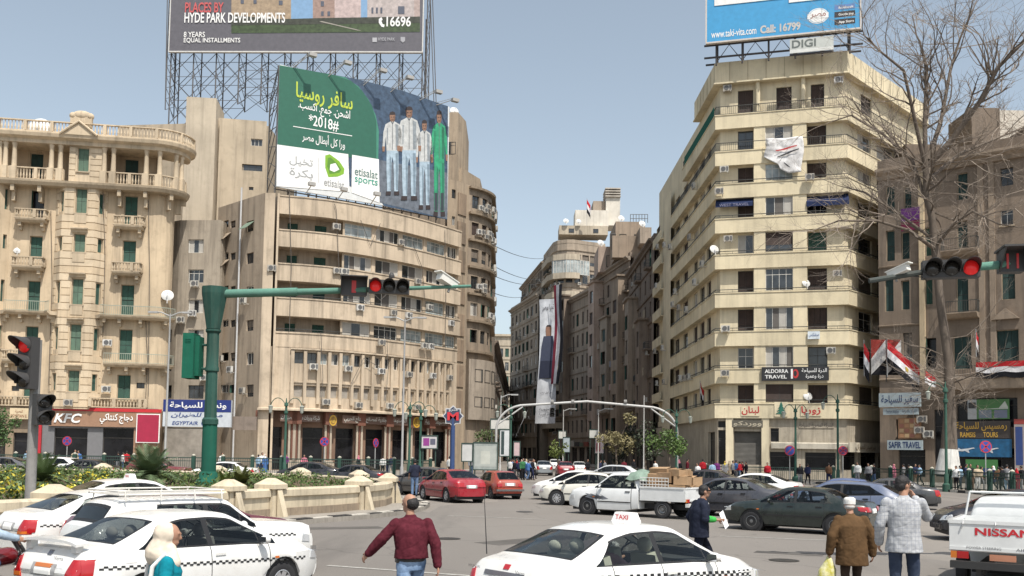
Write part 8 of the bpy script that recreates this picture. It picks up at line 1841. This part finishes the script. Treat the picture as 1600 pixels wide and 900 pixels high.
def hand(mb, w_, e, palm, thick=1.0, curl=.5):
    w_, e = Vector(w_), Vector(e); d = (w_ - e).normalized(); palm = Vector(palm); palm = (palm - d * palm.dot(d)).normalized(); s = d.cross(palm)
    c = w_ + d * .05
    M_ = Matrix((s, d, palm)).transposed(); mb.ell(w_ + d * .05, (.040 * thick, .055, .018), 10, 8, M_)
    for i, (o_, l_) in enumerate(((-.030, .062), (-.010, .075), (.010, .070), (.029, .055))):
        a = w_ + d * .085 + s * o_; b = a + (d * (1 - curl * .5) + palm * curl * .6).normalized() * l_ * .55; e_ = b + (d * (1 - curl * 1.2) + palm * curl * 1.3).normalized() * l_ * .5; cap(mb, a, b, .0105, .010, 6); cap(mb, b, e_, .010, .0085, 6)
    a = w_ + d * .03 - s * .032; b = a + (d * .6 - s * .7 + palm * .2).normalized() * .045; cap(mb, a, b, .012, .011, 6); cap(mb, b, b + (d * .85 - s * .2 + palm * .4).normalized() * .035, .011, .009, 6)
SKIN = flat((.36, .20, .135), .55, spec=.3, var=.15)
def person(label, loc, rz, pose=None, top=(.3, .3, .3), legs=(.05, .06, .09), hair='short', hairc=(.012, .010, .010), voxel=.011, hem=.90, loose=.03, headturn=0.0, tilt=0.0, scale=1.0, topm=None, legm=None, shoe=(.03, .025, .02), name='person', extra=None, sleeve=1.0, topname='shirt', skirt=False, group=None, meshes=None, flare=1.0):
    J = {k: Vector(v) for k, v in {**BASE, **(pose or {})}.items()}
    t = None
    fine = voxel < .016
    # body: one skin
    b = MB()
    for s in 'RL':
        cap(b, J['hip' + s], J['kn' + s], .082, .056); cap(b, J['kn' + s], J['an' + s], .054, .038); f = (J['kn' + s] - J['an' + s]); cap(b, J['an' + s] + Vector((0, -.02, -.035)), J['an' + s] + Vector((0, .16, -.055)), .040, .032)
        cap(b, J['sh' + s] + Vector((0, 0, -.035)), J['el' + s], .046, .040); cap(b, J['el' + s], J['wr' + s], .038, .027)
        pal = Vector((-1 if s == 'R' else 1, .2, 0)) if 'palm' + s not in J else J['palm' + s]
        if fine: hand(b, J['wr' + s], J['el' + s], pal, curl=.55)
        else: d = (J['wr' + s] - J['el' + s]).normalized(); cap(b, J['wr' + s], J['wr' + s] + d * .11, .034, .03)
    rings(b, [(J['pel'] + Vector((0, 0, -.10)), .13, .09), (J['pel'], .165, .11), (J['wst'], .145, .10), (J['chest'], .165, .115), (J['chest'].lerp(J['neck'], .5), .145, .09), (J['chest'].lerp(J['neck'], .8), .095, .075), (J['neck'] + Vector((0, 0, -.02)), .062, .058)])
    cap(b, J['neck'] - Vector((0, 0, .05)), J['head'] - Vector((0, .01, .05)), .056, .054)
    H = Matrix.Translation(J['head']) @ Matrix.Rotation(headturn, 4, 'Z') @ Matrix.Rotation(tilt, 4, 'X'); hm = MB(H)
    hm.ell((0, 0, .015), (.076, .097, .105), 16, 12); hm.ell((0, .035, -.055), (.056, .058, .062), 12, 8); hm.ell((0, .055, -.085), (.03, .03, .026), 10, 6)
    if fine:
        hm.ell((0, .105, -.012), (.013, .020, .022), 8, 6); hm.ell((0, .098, .02), (.009, .014, .03), 8, 6); hm.ell((0, .092, -.058), (.024, .010, .010), 8, 6)
        for s in (-1, 1): hm.ell((s * .078, -.008, -.008), (.012, .020, .032), 8, 6); hm.ell((s * .032, .088, .035), (.02, .010, .008), 8, 6)
    b.v += hm.v; o_ = len(b.v) - len(hm.v); b.f += [tuple(i + o_ for i in f) for f in hm.f]; b.mi += [0] * len(hm.f)
    body = fuse(b, voxel, 3)
    body.materials.append(SKIN)
    t = ob(name, body); t.location = loc; t.rotation_euler = (0, 0, rz); t.scale = (scale,) * 3; tag(t, label, 'person', group)
    def put(nm, mb, mat, vx=None, sm=5, wr=0.0):
        me = fuse(mb, vx or voxel * 1.1, sm); me.materials.append(mat)
        if wr and fine:
            nl = [v.normal.copy() for v in me.vertices]
            for v, nr in zip(me.vertices, nl):
                c = v.co; k = noise.noise(Vector((c.x * 9 + c.z * 5, c.y * 9, c.z * 7))) + .5 * noise.noise(Vector((c.x * 22, c.y * 22, c.z * 26 + c.x * 8))) - .8 * max(0, .09 - abs(noise.noise(Vector((c.x * 4 + c.z * 3, c.y * 4, c.z * 7 - c.x * 5))))) / .09; v.co = c + nr * (k * wr)
            me.update()
        return ob(nm, me, t)
    # top
    m = MB(); e = loose
    hz_ = Vector((J['pel'].x, J['pel'].y, hem)); low = J['pel'] if hem < .96 else J['pel'].lerp(J['wst'], .3)
    rs = [(hz_, .17 * flare + e, .115 * flare + e), (J['pel'].lerp(J['wst'], .15) if hem > .85 else J['pel'], .168 + e, .118 + e), (J['wst'], .155 + e, .112 + e), (J['chest'], .178 + e, .125 + e), (J['chest'].lerp(J['neck'], .5), .176 + e * .5, .108 + e * .5), (J['chest'].lerp(J['neck'], .8), .130 + e * .2, .090 + e * .3), (J['neck'] + Vector((0, -.005, -.02)), .078, .075), (J['neck'] + Vector((0, -.003, .012)), .064, .064)]
    rings(m, rs, 20)
    for s in 'RL':
        cap(m, J['sh' + s] + Vector((0, 0, -.028)), J['el' + s], .060 + e * .25, .05 + e * .45)
        w_ = J['el' + s].lerp(J['wr' + s], .97) if sleeve >= 1 else J['el' + s].lerp(J['wr' + s], sleeve)
        if sleeve > .05: cap(m, J['el' + s], w_, .05 + e * .5, .036 + e * .45)
    put(topname, m, topm or cloth(top), wr=.0055)
    m = MB(); rings(m, [(J['pel'] + Vector((0, 0, -.13)), .15, .105), (J['pel'], .175, .122), (J['wst'] + Vector((0, 0, -.04)), .158, .112)])
    if skirt: rings(m, [((J['anR'] + J['anL']) / 2 + Vector((0, 0, .0)), .25, .22), (J['pel'], .18, .13)])
    for s in 'RL': cap(m, J['hip' + s], J['kn' + s], .098, .074); cap(m, J['kn' + s], J['an' + s] + Vector((0, 0, .015)), .073, .062)
    put('trousers' if not skirt else 'skirt', m, legm or cloth(legs, None, 12), wr=.0055)
    for s in 'RL':
        m = MB(); a = J['an' + s]; cap(m, a + Vector((0, -.03, -.04)), a + Vector((0, .17, -.055)), .050, .040); m.box((a.x - .04, a.y - .07, a.z - .095), (a.x + .04, a.y + .18, a.z - .07)); put('shoe', m, flat(shoe, .5), voxel * 1.2, 2)
    # hair or head covering
    def hd(mm): return mm
    if hair in ('short', 'bald', 'full'):
        m = MB(H);
        if hair == 'bald': m.ell((0, -.040, .0), (.089, .084, .084), 14, 10)
        else: m.ell((0, -.012, .035), (.084, .100, .092), 14, 10); m.ell((0, -.045, -.015), (.078, .068, .07), 14, 10)
        me = fuse(m, voxel, 2)
        for v in me.vertices: v.co = v.co + Vector((noise.noise(v.co * 60), noise.noise(v.co * 60 + Vector((5, 0, 0))), noise.noise(v.co * 50 + Vector((0, 9, 0))))) * .006
        me.materials.append(flat(hairc, .7, var=.4)); ob('hair', me, t)
    elif hair == 'cap':
        m = MB(H); m.lathe([(.092, .03), (.094, .085), (.088, .12), (.06, .14), (.01, .145)], 16, (0, -.008, 0)); ob('skull_cap', m.mesh('skull_cap', cloth((.66, .65, .62), None, 20, .3), True, 50), t)
        m = MB(H); m.ell((0, -.03, -.01), (.082, .075, .05), 12, 8); m.ell((0, .05, -.085), (.055, .05, .05), 10, 8); me = fuse(m, voxel, 2); me.materials.append(flat((.45, .44, .42), .8)); ob('beard_and_hair', me, t)
    elif hair == 'scarf':
        m = MB(H); m.ell((0, -.04, .012), (.100, .112, .122), 16, 12); m.ell((0, -.02, -.125), (.095, .105, .07), 14, 10); me = MB();
        cap(m, (0, -.05, -.06), (0, -.07, -.17), .10, .135); cap(m, (.05, .03, -.12), (.09, .07, -.24), .06, .075)
        put('headscarf', m, hairc if not isinstance(hairc, tuple) else cloth(hairc, None, 6, .6), sm=6, wr=.003)
    if extra: extra(t, J, H, put)
    return t
# --- walking man in the maroon sweater, seen from behind
def ex_maroon(t, J, H, put):
    m = MB(); rings(m, [(J['wst'] + Vector((0, 0, -.155)), .186, .132), (J['wst'] + Vector((0, 0, -.115)), .183, .130)]); m.box((-.2, -.06, .93), (-.16, .03, 1.02)); put('belt', m, flat((.02, .018, .015), .5), .009, 1)
person('balding man in maroon sweater and blue jeans walking away, centre left', Vector((P(643, 850, 11.9).x, 11.9, 0)), R(22), dict(elL=(-.36, .04, 1.22), wrL=(-.50, .16, 1.03), shL=(-.20, .02, 1.43), elR=(.27, -.10, 1.17), wrR=(.30, -.13, .90), knR=(.10, .16, .53), anR=(.10, .22, .10), knL=(-.10, -.06, .50), anL=(-.10, -.30, .16), chest=(0, .03, 1.30), neck=(-.01, .04, 1.50), head=(-.01, .08, 1.64)),
    topm=cloth((.075, .012, .020), (.10, .018, .028), 14, .9), legm=cloth((.10, .17, .30), (.26, .36, .50), 5, .7), hair='bald', voxel=.0095, hem=.98, loose=.05, headturn=R(38), extra=ex_maroon, topname='sweater', flare=1.04)
# --- man in the navy jacket carrying a sheet of paper
def ex_navy(t, J, H, put):
    m = MB(); cap(m, J['elR'].lerp(J['wrR'], .22), J['elR'].lerp(J['wrR'], .66), .068, .056); put('green_cuff', m, cloth((.05, .36, .07)), .012)
    m = MB(H); m.box((-.082, .02, .012), (-.072, .10, .035)); m.box((.072, .02, .012), (.082, .10, .035)); m.box((-.07, .098, .005), (.07, .108, .04)); ob('sunglasses', m.mesh('sunglasses', flat((.015, .012, .012), .2)), t)
nav = person('man in navy jacket walking right with a white sheet of paper', Vector((P(1092, 820, 17.6).x, 17.6, 0)), R(-84), dict(chest=(0, .02, 1.30), neck=(0, .05, 1.50), head=(0, .10, 1.63), elR=(.24, .04, 1.15), wrR=(.22, .29, 1.13), palmR=(-1, 0, .3), elL=(-.24, -.10, 1.16), wrL=(-.22, -.02, .92), knR=(.09, -.06, .52), anR=(.09, -.34, .16), knL=(-.09, .22, .55), anL=(-.09, .30, .11), shR=(.18, .03, 1.43), shL=(-.18, .0, 1.43)),
    topm=cloth((.014, .017, .032), (.022, .027, .045), 8, .8), legm=cloth((.010, .012, .022), None, 8, .5), hair='short', voxel=.011, hem=.80, loose=.06, extra=ex_navy, topname='jacket', scale=1.0, sleeve=.3, flare=1.05)
pm = MB(); pm.add([(-.005, -.11, -.15), (.005, .10, -.15), (.015, .11, .15), (.0, -.10, .15)], [(0, 1, 2, 3)]); pp = ob('paper_sheet', pm.mesh('paper_sheet', flat((.80, .80, .80), .7)))
nM = Matrix.Translation(nav.location) @ Matrix.Rotation(R(-84), 4, 'Z'); pp.matrix_world = nM @ Matrix.Translation((.150, .42, 1.13)) @ Matrix.Rotation(R(24), 4, 'X') @ Matrix.Rotation(R(55), 4, 'Z'); sm_ = pp.modifiers.new('t', 'SOLIDIFY'); sm_.thickness = .004; tag(pp, 'white sheet of paper held by the navy jacket man', 'paper')
# --- old man in the brown jacket
old = person('old man in brown jacket and white skull cap walking away', Vector((P(1331, 850, 14.9).x, 14.9, 0)), R(-6), dict(chest=(0, .05, 1.28), neck=(0, .08, 1.46), head=(0, .13, 1.585), wst=(0, .01, 1.10), elR=(.31, .0, 1.12), wrR=(.33, .05, .84), elL=(-.31, -.02, 1.12), wrL=(-.34, .03, .85), shR=(.20, .04, 1.40), shL=(-.20, .04, 1.40), knR=(.10, .12, .52), anR=(.10, .10, .09), anL=(-.10, -.12, .10)),
    topm=cloth((.095, .055, .026), (.112, .064, .030), 6, .35), legm=cloth((.035, .024, .02), (.06, .04, .03), 4, .5), hair='cap', voxel=.011, hem=.66, loose=.07, topname='jacket', scale=.97, flare=1.12, headturn=R(-12))
oM = Matrix.Translation(old.location) @ Matrix.Rotation(R(-6), 4, 'Z'); m = MB(oM); n = 10; hp = (-.335, .05, .74)
rings(m, [((hp[0], hp[1], hp[2] + .03), .025, .02), ((hp[0], hp[1], hp[2] - .05), .06, .05), ((hp[0] - .02, hp[1], hp[2] - .18), .13, .08), ((hp[0] - .04, hp[1], hp[2] - .36), .15, .10), ((hp[0] - .04, hp[1], hp[2] - .42), .12, .08)], 14)
tag(m.build('plastic_bag', cloth((.55, .50, .06), (.70, .68, .50), 9, .9), None, True), 'yellow plastic bag carried by the old man in brown', 'bag')
# --- tall man in the checked blazer, on a low traffic island just below the picture
tiP = P(1412, 800, 13.0); ti = MB().prism([(tiP.x - .7, 12.2), (tiP.x + 2.2, 12.2), (tiP.x + 2.2, 13.7), (tiP.x - .7, 13.7)], 0, .18).build('traffic_island', PAVE); struct(ti)
def ex_blz(t, J, H, put):
    m = MB(H); m.tube([(.083, -.02, .03), (.08, .09, .028)], .005, 6); m.tube([(.05 + .024 * math.cos(a * .52), .112 - .012 * abs(math.cos(a * .52)), .02 + .02 * math.sin(a * .52)) for a in range(13)], .004, 6); ob('glasses', m.mesh('glasses', flat((.1, .08, .06), .3, .6)), t)
person('tall man in pale grey checked blazer and jeans, hand at his mouth', Vector((tiP.x, 13.0, .18)), R(-10), dict(elR=(.30, .10, 1.24), wrR=(.20, .27, 1.46), palmR=(-1, -.2, .3), elL=(-.29, -.02, 1.14), wrL=(-.28, .10, .90), knR=(.12, .04, .50), anR=(.13, .0, .09), anL=(-.13, .0, .09), hipR=(.10, 0, .94), hipL=(-.10, 0, .94), shR=(.205, .0, 1.445), shL=(-.205, 0, 1.445)),
    topm=cloth((.36, .37, .39), (.46, .47, .48), 12, .55, ((.20, .22, .27), .05)), legm=cloth((.030, .042, .075), (.05, .065, .10), 6, .6), hair='short', voxel=.010, hem=.80, loose=.04, topname='blazer', headturn=R(-58), tilt=R(-4), scale=1.07, extra=ex_blz, flare=1.12)
# --- woman with the headscarf
def ex_wom(t, J, H, put):
    m = MB()
    for s in (-1, 1): m.tube([(s * .13, .09, 1.20), (s * .13, .06, 1.40), (s * .12, -.02, 1.475), (s * .13, -.13, 1.36), (s * .13, -.16, 1.1)], .024, 8)
    put('bag_straps', m, cloth((.62, .60, .57)), .010, 2)
person('woman in cream headscarf and teal top walking right, bottom left', Vector((P(258, 870, 8.55).x, 8.55, 0)), R(-62), None, topm=cloth((.005, .20, .26), None, 8, .6), legs=(.03, .03, .04), hair='scarf', hairc=(.62, .54, .44), voxel=.010, hem=.7, loose=.03, topname='top', headturn=R(-10), tilt=R(-6), scale=.925, extra=ex_wom)
# --- man by the red car
person('man in navy T-shirt and jeans standing beside the red saloon', Vector((P(648, 745, 46.2).x, 46.2, .1)), R(10), dict(elR=(.26, .06, 1.16), wrR=(.22, .20, 1.0)), top=(.022, .026, .045), legs=(.13, .20, .32), voxel=.02, hem=.9, sleeve=.02, scale=1.02)
# --- drivers
def driver(label, car_loc, head, x, y, top, arm):
    M_ = Matrix.Translation(car_loc) @ Matrix.Rotation(head, 4, 'Z'); p = M_ @ Vector((x, y, -.40))
    ps = dict(pel=(0, 0, .92), wst=(0, -.06, 1.05), chest=(0, -.10, 1.25), neck=(0, -.10, 1.44), head=(0, -.07, 1.57), hipR=(.1, .02, .92), hipL=(-.1, .02, .92), knR=(.12, .42, .95), knL=(-.12, .42, .95), anR=(.12, .62, .62), anL=(-.12, .62, .62), shR=(.18, -.1, 1.38), shL=(-.18, -.1, 1.38), elR=(.26, .12, 1.18), wrR=(.18, .36, 1.26), elL=(-.26, .12, 1.18), wrL=(-.18, .36, 1.26))
    ps.update(arm); person(label, p, head - math.pi / 2, ps, top=top, voxel=.02, hem=.92, scale=.97)
driver('driver of the old roof rack taxi, hand held out of the window', Vector(spot(305, 0, 17.2)), R(45), .10, -.36, (.35, .35, .36), dict(elR=(.40, .16, 1.30), wrR=(.52, .36, 1.33)))
driver('driver with a pinkish sleeve in the taxi with the roof sign', Vector(spot(975, 0, 12.9)), R(40), .10, .36, (.35, .22, .24), {})
# --- pedestrians further off: a few models, clothed differently
TPL = []
def tmpl(pose, **k): p_ = person('x', (0, -50, 0), 0, pose, voxel=.034, **k); TPL.append(p_); return p_
tmpl(dict(knR=(.10, .14, .52), anR=(.10, .16, .10), anL=(-.10, -.26, .14), knL=(-.1, -.04, .5), wrL=(-.26, .16, .94), wrR=(.26, -.1, .92)), hair='short'); tmpl(None, hair='short', loose=.04); tmpl(dict(knL=(-.10, .14, .52), anL=(-.10, .16, .10), anR=(.10, -.26, .14), elR=(.26, .05, 1.16), wrR=(.2, .26, 1.1)), hair='short', hem=.85); tmpl(None, hair='scarf', hem=.6, skirt=True); tmpl(dict(knR=(.10, .12, .52), anR=(.10, .14, .10), anL=(-.10, -.22, .12)), hair='scarf', hem=.55, loose=.04)
CN = dict(white=(.62, .62, .60), red=(.40, .02, .03), black=(.015, .015, .018), navy=(.02, .025, .06), blue=(.06, .14, .34), sky=(.30, .44, .58), grey=(.20, .20, .21), brown=(.11, .06, .035), beige=(.42, .34, .24), green=(.04, .14, .06), yellow=(.52, .40, .06), pink=(.48, .16, .22), purple=(.14, .03, .14), maroon=(.12, .015, .025), denim=(.07, .11, .19))
used = set(); rk = random.Random(9)
def ped(k, px, d, topc, legc, zone, rz=None, z=.15, scarf=None):
    src = TPL[k]; x = P(px, 735, d).x; s = rk.uniform(.93, 1.04) * (.95 if k > 2 else 1)
    c = src.copy(); COL.objects.link(c); c.location = (x, d, z); c.rotation_euler = (0, 0, rk.uniform(-3.1, 3.1) if rz is None else rz); c.scale = (s,) * 3
    lab = ('woman in %s headscarf and %s clothes %s' % (scarf, topc, zone)) if k > 2 else 'person in %s top and %s trousers %s' % (topc, legc, zone)
    tag(c, lab, 'person', 'pedestrians on the pavements')
    for ch in src.children:
        e = ch.copy(); COL.objects.link(e); e.parent = c
        nm = ch.name.split('.')[0]
        if nm in ('shirt', 'trousers', 'skirt', 'headscarf'):
            e.material_slots[0].link = 'OBJECT'; e.material_slots[0].material = cloth(CN[{'shirt': topc, 'trousers': legc or 'black', 'skirt': topc, 'headscarf': scarf or 'white'}[nm]])
Z1 = 'in the crowd at the street mouth'; Z2 = 'on the pavement outside the curved block'; Z3 = 'near the cream block corner'; Z4 = 'behind the right railing'; Z5 = 'outside the restaurant'; Z6 = 'on the right pavement by the agency'
for k, px, d, a, b, s in ((0, 797, 80, 'white', 'navy', 0), (1, 804, 81, 'black', 'grey', 0), (0, 811, 80.5, 'navy', 'black', 0), (1, 817, 79, 'green', 'black', 0), (0, 820, 82, 'sky', 'denim', 0), (2, 825, 78.5, 'blue', 'denim', 0), (1, 829, 80, 'grey', 'black', 0), (0, 832, 79, 'black', 'navy', 0), (2, 834, 83, 'white', 'black', 0), (3, 815, 84, 'black', '', 'white'), (0, 808, 86, 'red', 'grey', 0), (1, 827, 85, 'beige', 'brown', 0), (2, 800, 87, 'blue', 'black', 0), (4, 822, 88, 'purple', '', 'beige'), (1, 918, 92, 'black', 'black', 0), (0, 938, 88, 'navy', 'grey', 0), (1, 945, 90, 'grey', 'navy', 0), (0, 1024, 92, 'white', 'grey', 0), (3, 990, 96, 'black', '', 'black'), (0, 975, 95, 'maroon', 'denim', 0)): ped(k, px, d, a, b, Z1, scarf=s or None, z=0.0)
for k, px, d, a, b, s in ((0, 403, 78, 'sky', 'denim', 0), (1, 409, 79, 'white', 'navy', 0), (3, 414, 78, 'blue', '', 'white'), (0, 447, 79, 'purple', 'black', 0), (2, 475, 80, 'pink', 'grey', 0), (1, 598, 81, 'white', 'black', 0), (0, 605, 81.5, 'black', 'navy', 0), (0, 611, 81, 'navy', 'grey', 0), (2, 702, 80, 'white', 'brown', 0), (1, 736, 82, 'grey', 'denim', 0), (4, 560, 82, 'black', '', 'pink'), (0, 760, 80, 'white', 'grey', 0), (1, 770, 81, 'beige', 'black', 0), (0, 346, 79, 'white', 'sky', 0)): ped(k, px, d, a, b, Z2, scarf=s or None)
for k, px, d, a, b, s in ((1, 41, 79, 'sky', 'grey', 0), (0, 116, 76, 'beige', 'blue', 0), (1, 122, 76.5, 'blue', 'navy', 0), (0, 184, 80, 'black', 'grey', 0), (1, 191, 80, 'white', 'denim', 0), (2, 197, 80.5, 'red', 'black', 0), (1, 234, 79, 'white', 'beige', 0)): ped(k, px, d, a, b, Z5, scarf=s or None)
for k, px, d, a, b, s in ((0, 1090, 72, 'white', 'navy', 0), (0, 1113, 80, 'sky', 'black', 0), (1, 1120, 82, 'purple', 'denim', 0), (3, 1133, 81, 'grey', '', 'yellow'), (4, 1140, 82, 'beige', '', 'beige'), (0, 1145, 81, 'grey', 'black', 0), (1, 1150, 83, 'blue', 'grey', 0), (0, 1156, 82, 'red', 'denim', 0), (1, 1160, 82.5, 'maroon', 'black', 0), (2, 1166, 82, 'black', 'navy', 0), (1, 1098, 83, 'red', 'black', 0), (0, 1074, 84, 'maroon', 'grey', 0), (3, 1061, 85, 'black', '', 'pink'), (1, 1250, 78, 'black', 'grey', 0), (0, 1262, 77.5, 'navy', 'black', 0), (0, 1295, 77, 'brown', 'navy', 0)): ped(k, px, d, a, b, Z3, scarf=s or None, z=.15 if d > 80 else .0)
ped(0, 1199, 78.5, 'red', 'black', 'walking alone along the kerb', R(150), 0.0)
for k, px, d, a, b, s in ((1, 1494, 66, 'white', 'black', 0), (0, 1500, 67, 'sky', 'navy', 0), (1, 1509, 66, 'navy', 'grey', 0), (2, 1516, 66.5, 'black', 'brown', 0), (1, 1527, 65, 'beige', 'white', 0), (0, 1533, 66, 'beige', 'grey', 0), (0, 1566, 63, 'black', 'black', 0), (1, 1573, 63.5, 'grey', 'sky', 0), (2, 1580, 62.5, 'white', 'navy', 0), (3, 1589, 63, 'maroon', '', 'red'), (1, 1596, 64, 'black', 'grey', 0), (0, 1560, 66, 'brown', 'black', 0), (4, 1552, 67, 'navy', '', 'white')): ped(k, px, d, a, b, Z4, scarf=s or None)
for k, px, d, a, b, s in ((1, 1357, 74, 'grey', 'black', 0), (0, 1366, 74.5, 'black', 'denim', 0), (1, 1340, 76, 'white', 'grey', 0), (3, 1397, 76, 'pink', '', 'pink'), (0, 1420, 76, 'black', 'navy', 0), (1, 1412, 77, 'grey', 'grey', 0), (0, 1437, 75, 'sky', 'black', 0), (2, 1430, 78, 'navy', 'brown', 0)): ped(k, px, d, a, b, Z6, scarf=s or None)
for p_ in TPL:
    for ch in list(p_.children): bpy.data.objects.remove(ch)
    bpy.data.objects.remove(p_)
# --- motorcyclist cut by the left edge
ml = Vector((P(-28, 850, 12.6).x, 12.6, 0)); mh = R(52); mc = thing('motorcycle', 'dark red motorcycle at the left edge behind the spoilered taxi', 'motorcycle', ml, mh)
tm_, rm_ = wheel_meshes(.30, 'ten')
for x in (-.62, .62): h_ = ob('wheel', tm_, mc, (x, 0, .30)); h_.scale = (1, .55, 1); ob('rim', rm_, h_)
m = MB(); cap(m, (-.05, 0, .78), (.35, 0, .82), .13, .12); me = m.mesh('tank', flat((.14, .012, .015), .2, coat=.8), True); ob('tank', me, mc)
m = MB(); m.prism([(-.75, -.12), (.0, -.14), (.0, .14), (-.75, .12)], .74, .84, .9); m.build('seat', flat((.02, .02, .02), .7), mc)
m = MB(); m.tube([(-.62, .08, .3), (-.1, .1, .4), (.1, .08, .7), (.5, .05, .85)], .03, 6); m.tube([(-.62, -.08, .3), (-.1, -.1, .4), (.1, -.08, .7), (.5, -.05, .85)], .03, 6); m.tube([(.62, .07, .3), (.5, .07, .9), (.42, .06, 1.02)], .025, 6); m.tube([(.62, -.07, .3), (.5, -.07, .9), (.42, -.06, 1.02)], .025, 6); m.box((-.18, -.12, .28), (.22, .12, .58)); m.build('frame', flat((.06, .06, .06), .4, .5), mc)
m = MB(); m.tube([(.30, -.36, 1.06), (.42, -.15, 1.04), (.42, .15, 1.04), (.30, .36, 1.06)], .016, 6); m.build('handlebar', flat((.3, .3, .3), .3, .8), mc)
m = MB(); m.box((-.86, -.06, .70), (-.78, .06, .78)); m.build('tail_light', flat((.4, .01, .01), .2), mc); m = MB(); m.lathe([(.10, 0), (.11, .1), (.05, .16)], 12, (.62, 0, .9), 'x'); m.build('headlight', flat((.5, .5, .5), .1), mc)
rp2 = Matrix.Translation(ml) @ Matrix.Rotation(mh, 4, 'Z') @ Vector((-.30, 0, -.06))
person('motorcycle rider in pale blue shirt and jeans at the left edge', rp2, mh - math.pi / 2, dict(chest=(0, .12, 1.28), neck=(0, .18, 1.48), head=(0, .24, 1.61), shR=(.19, .16, 1.42), shL=(-.19, .16, 1.42), elR=(.30, .38, 1.2), wrR=(.34, .58, 1.14), elL=(-.30, .38, 1.2), wrL=(-.34, .58, 1.14), knR=(.20, .38, .82), anR=(.18, .20, .42), knL=(-.20, .38, .82), anL=(-.18, .20, .42)), top=(.30, .38, .46), legs=(.05, .09, .17), voxel=.014, hem=.9)
bpy.data.scenes.remove(_psc); bpy.data.scenes.remove(_tsc)
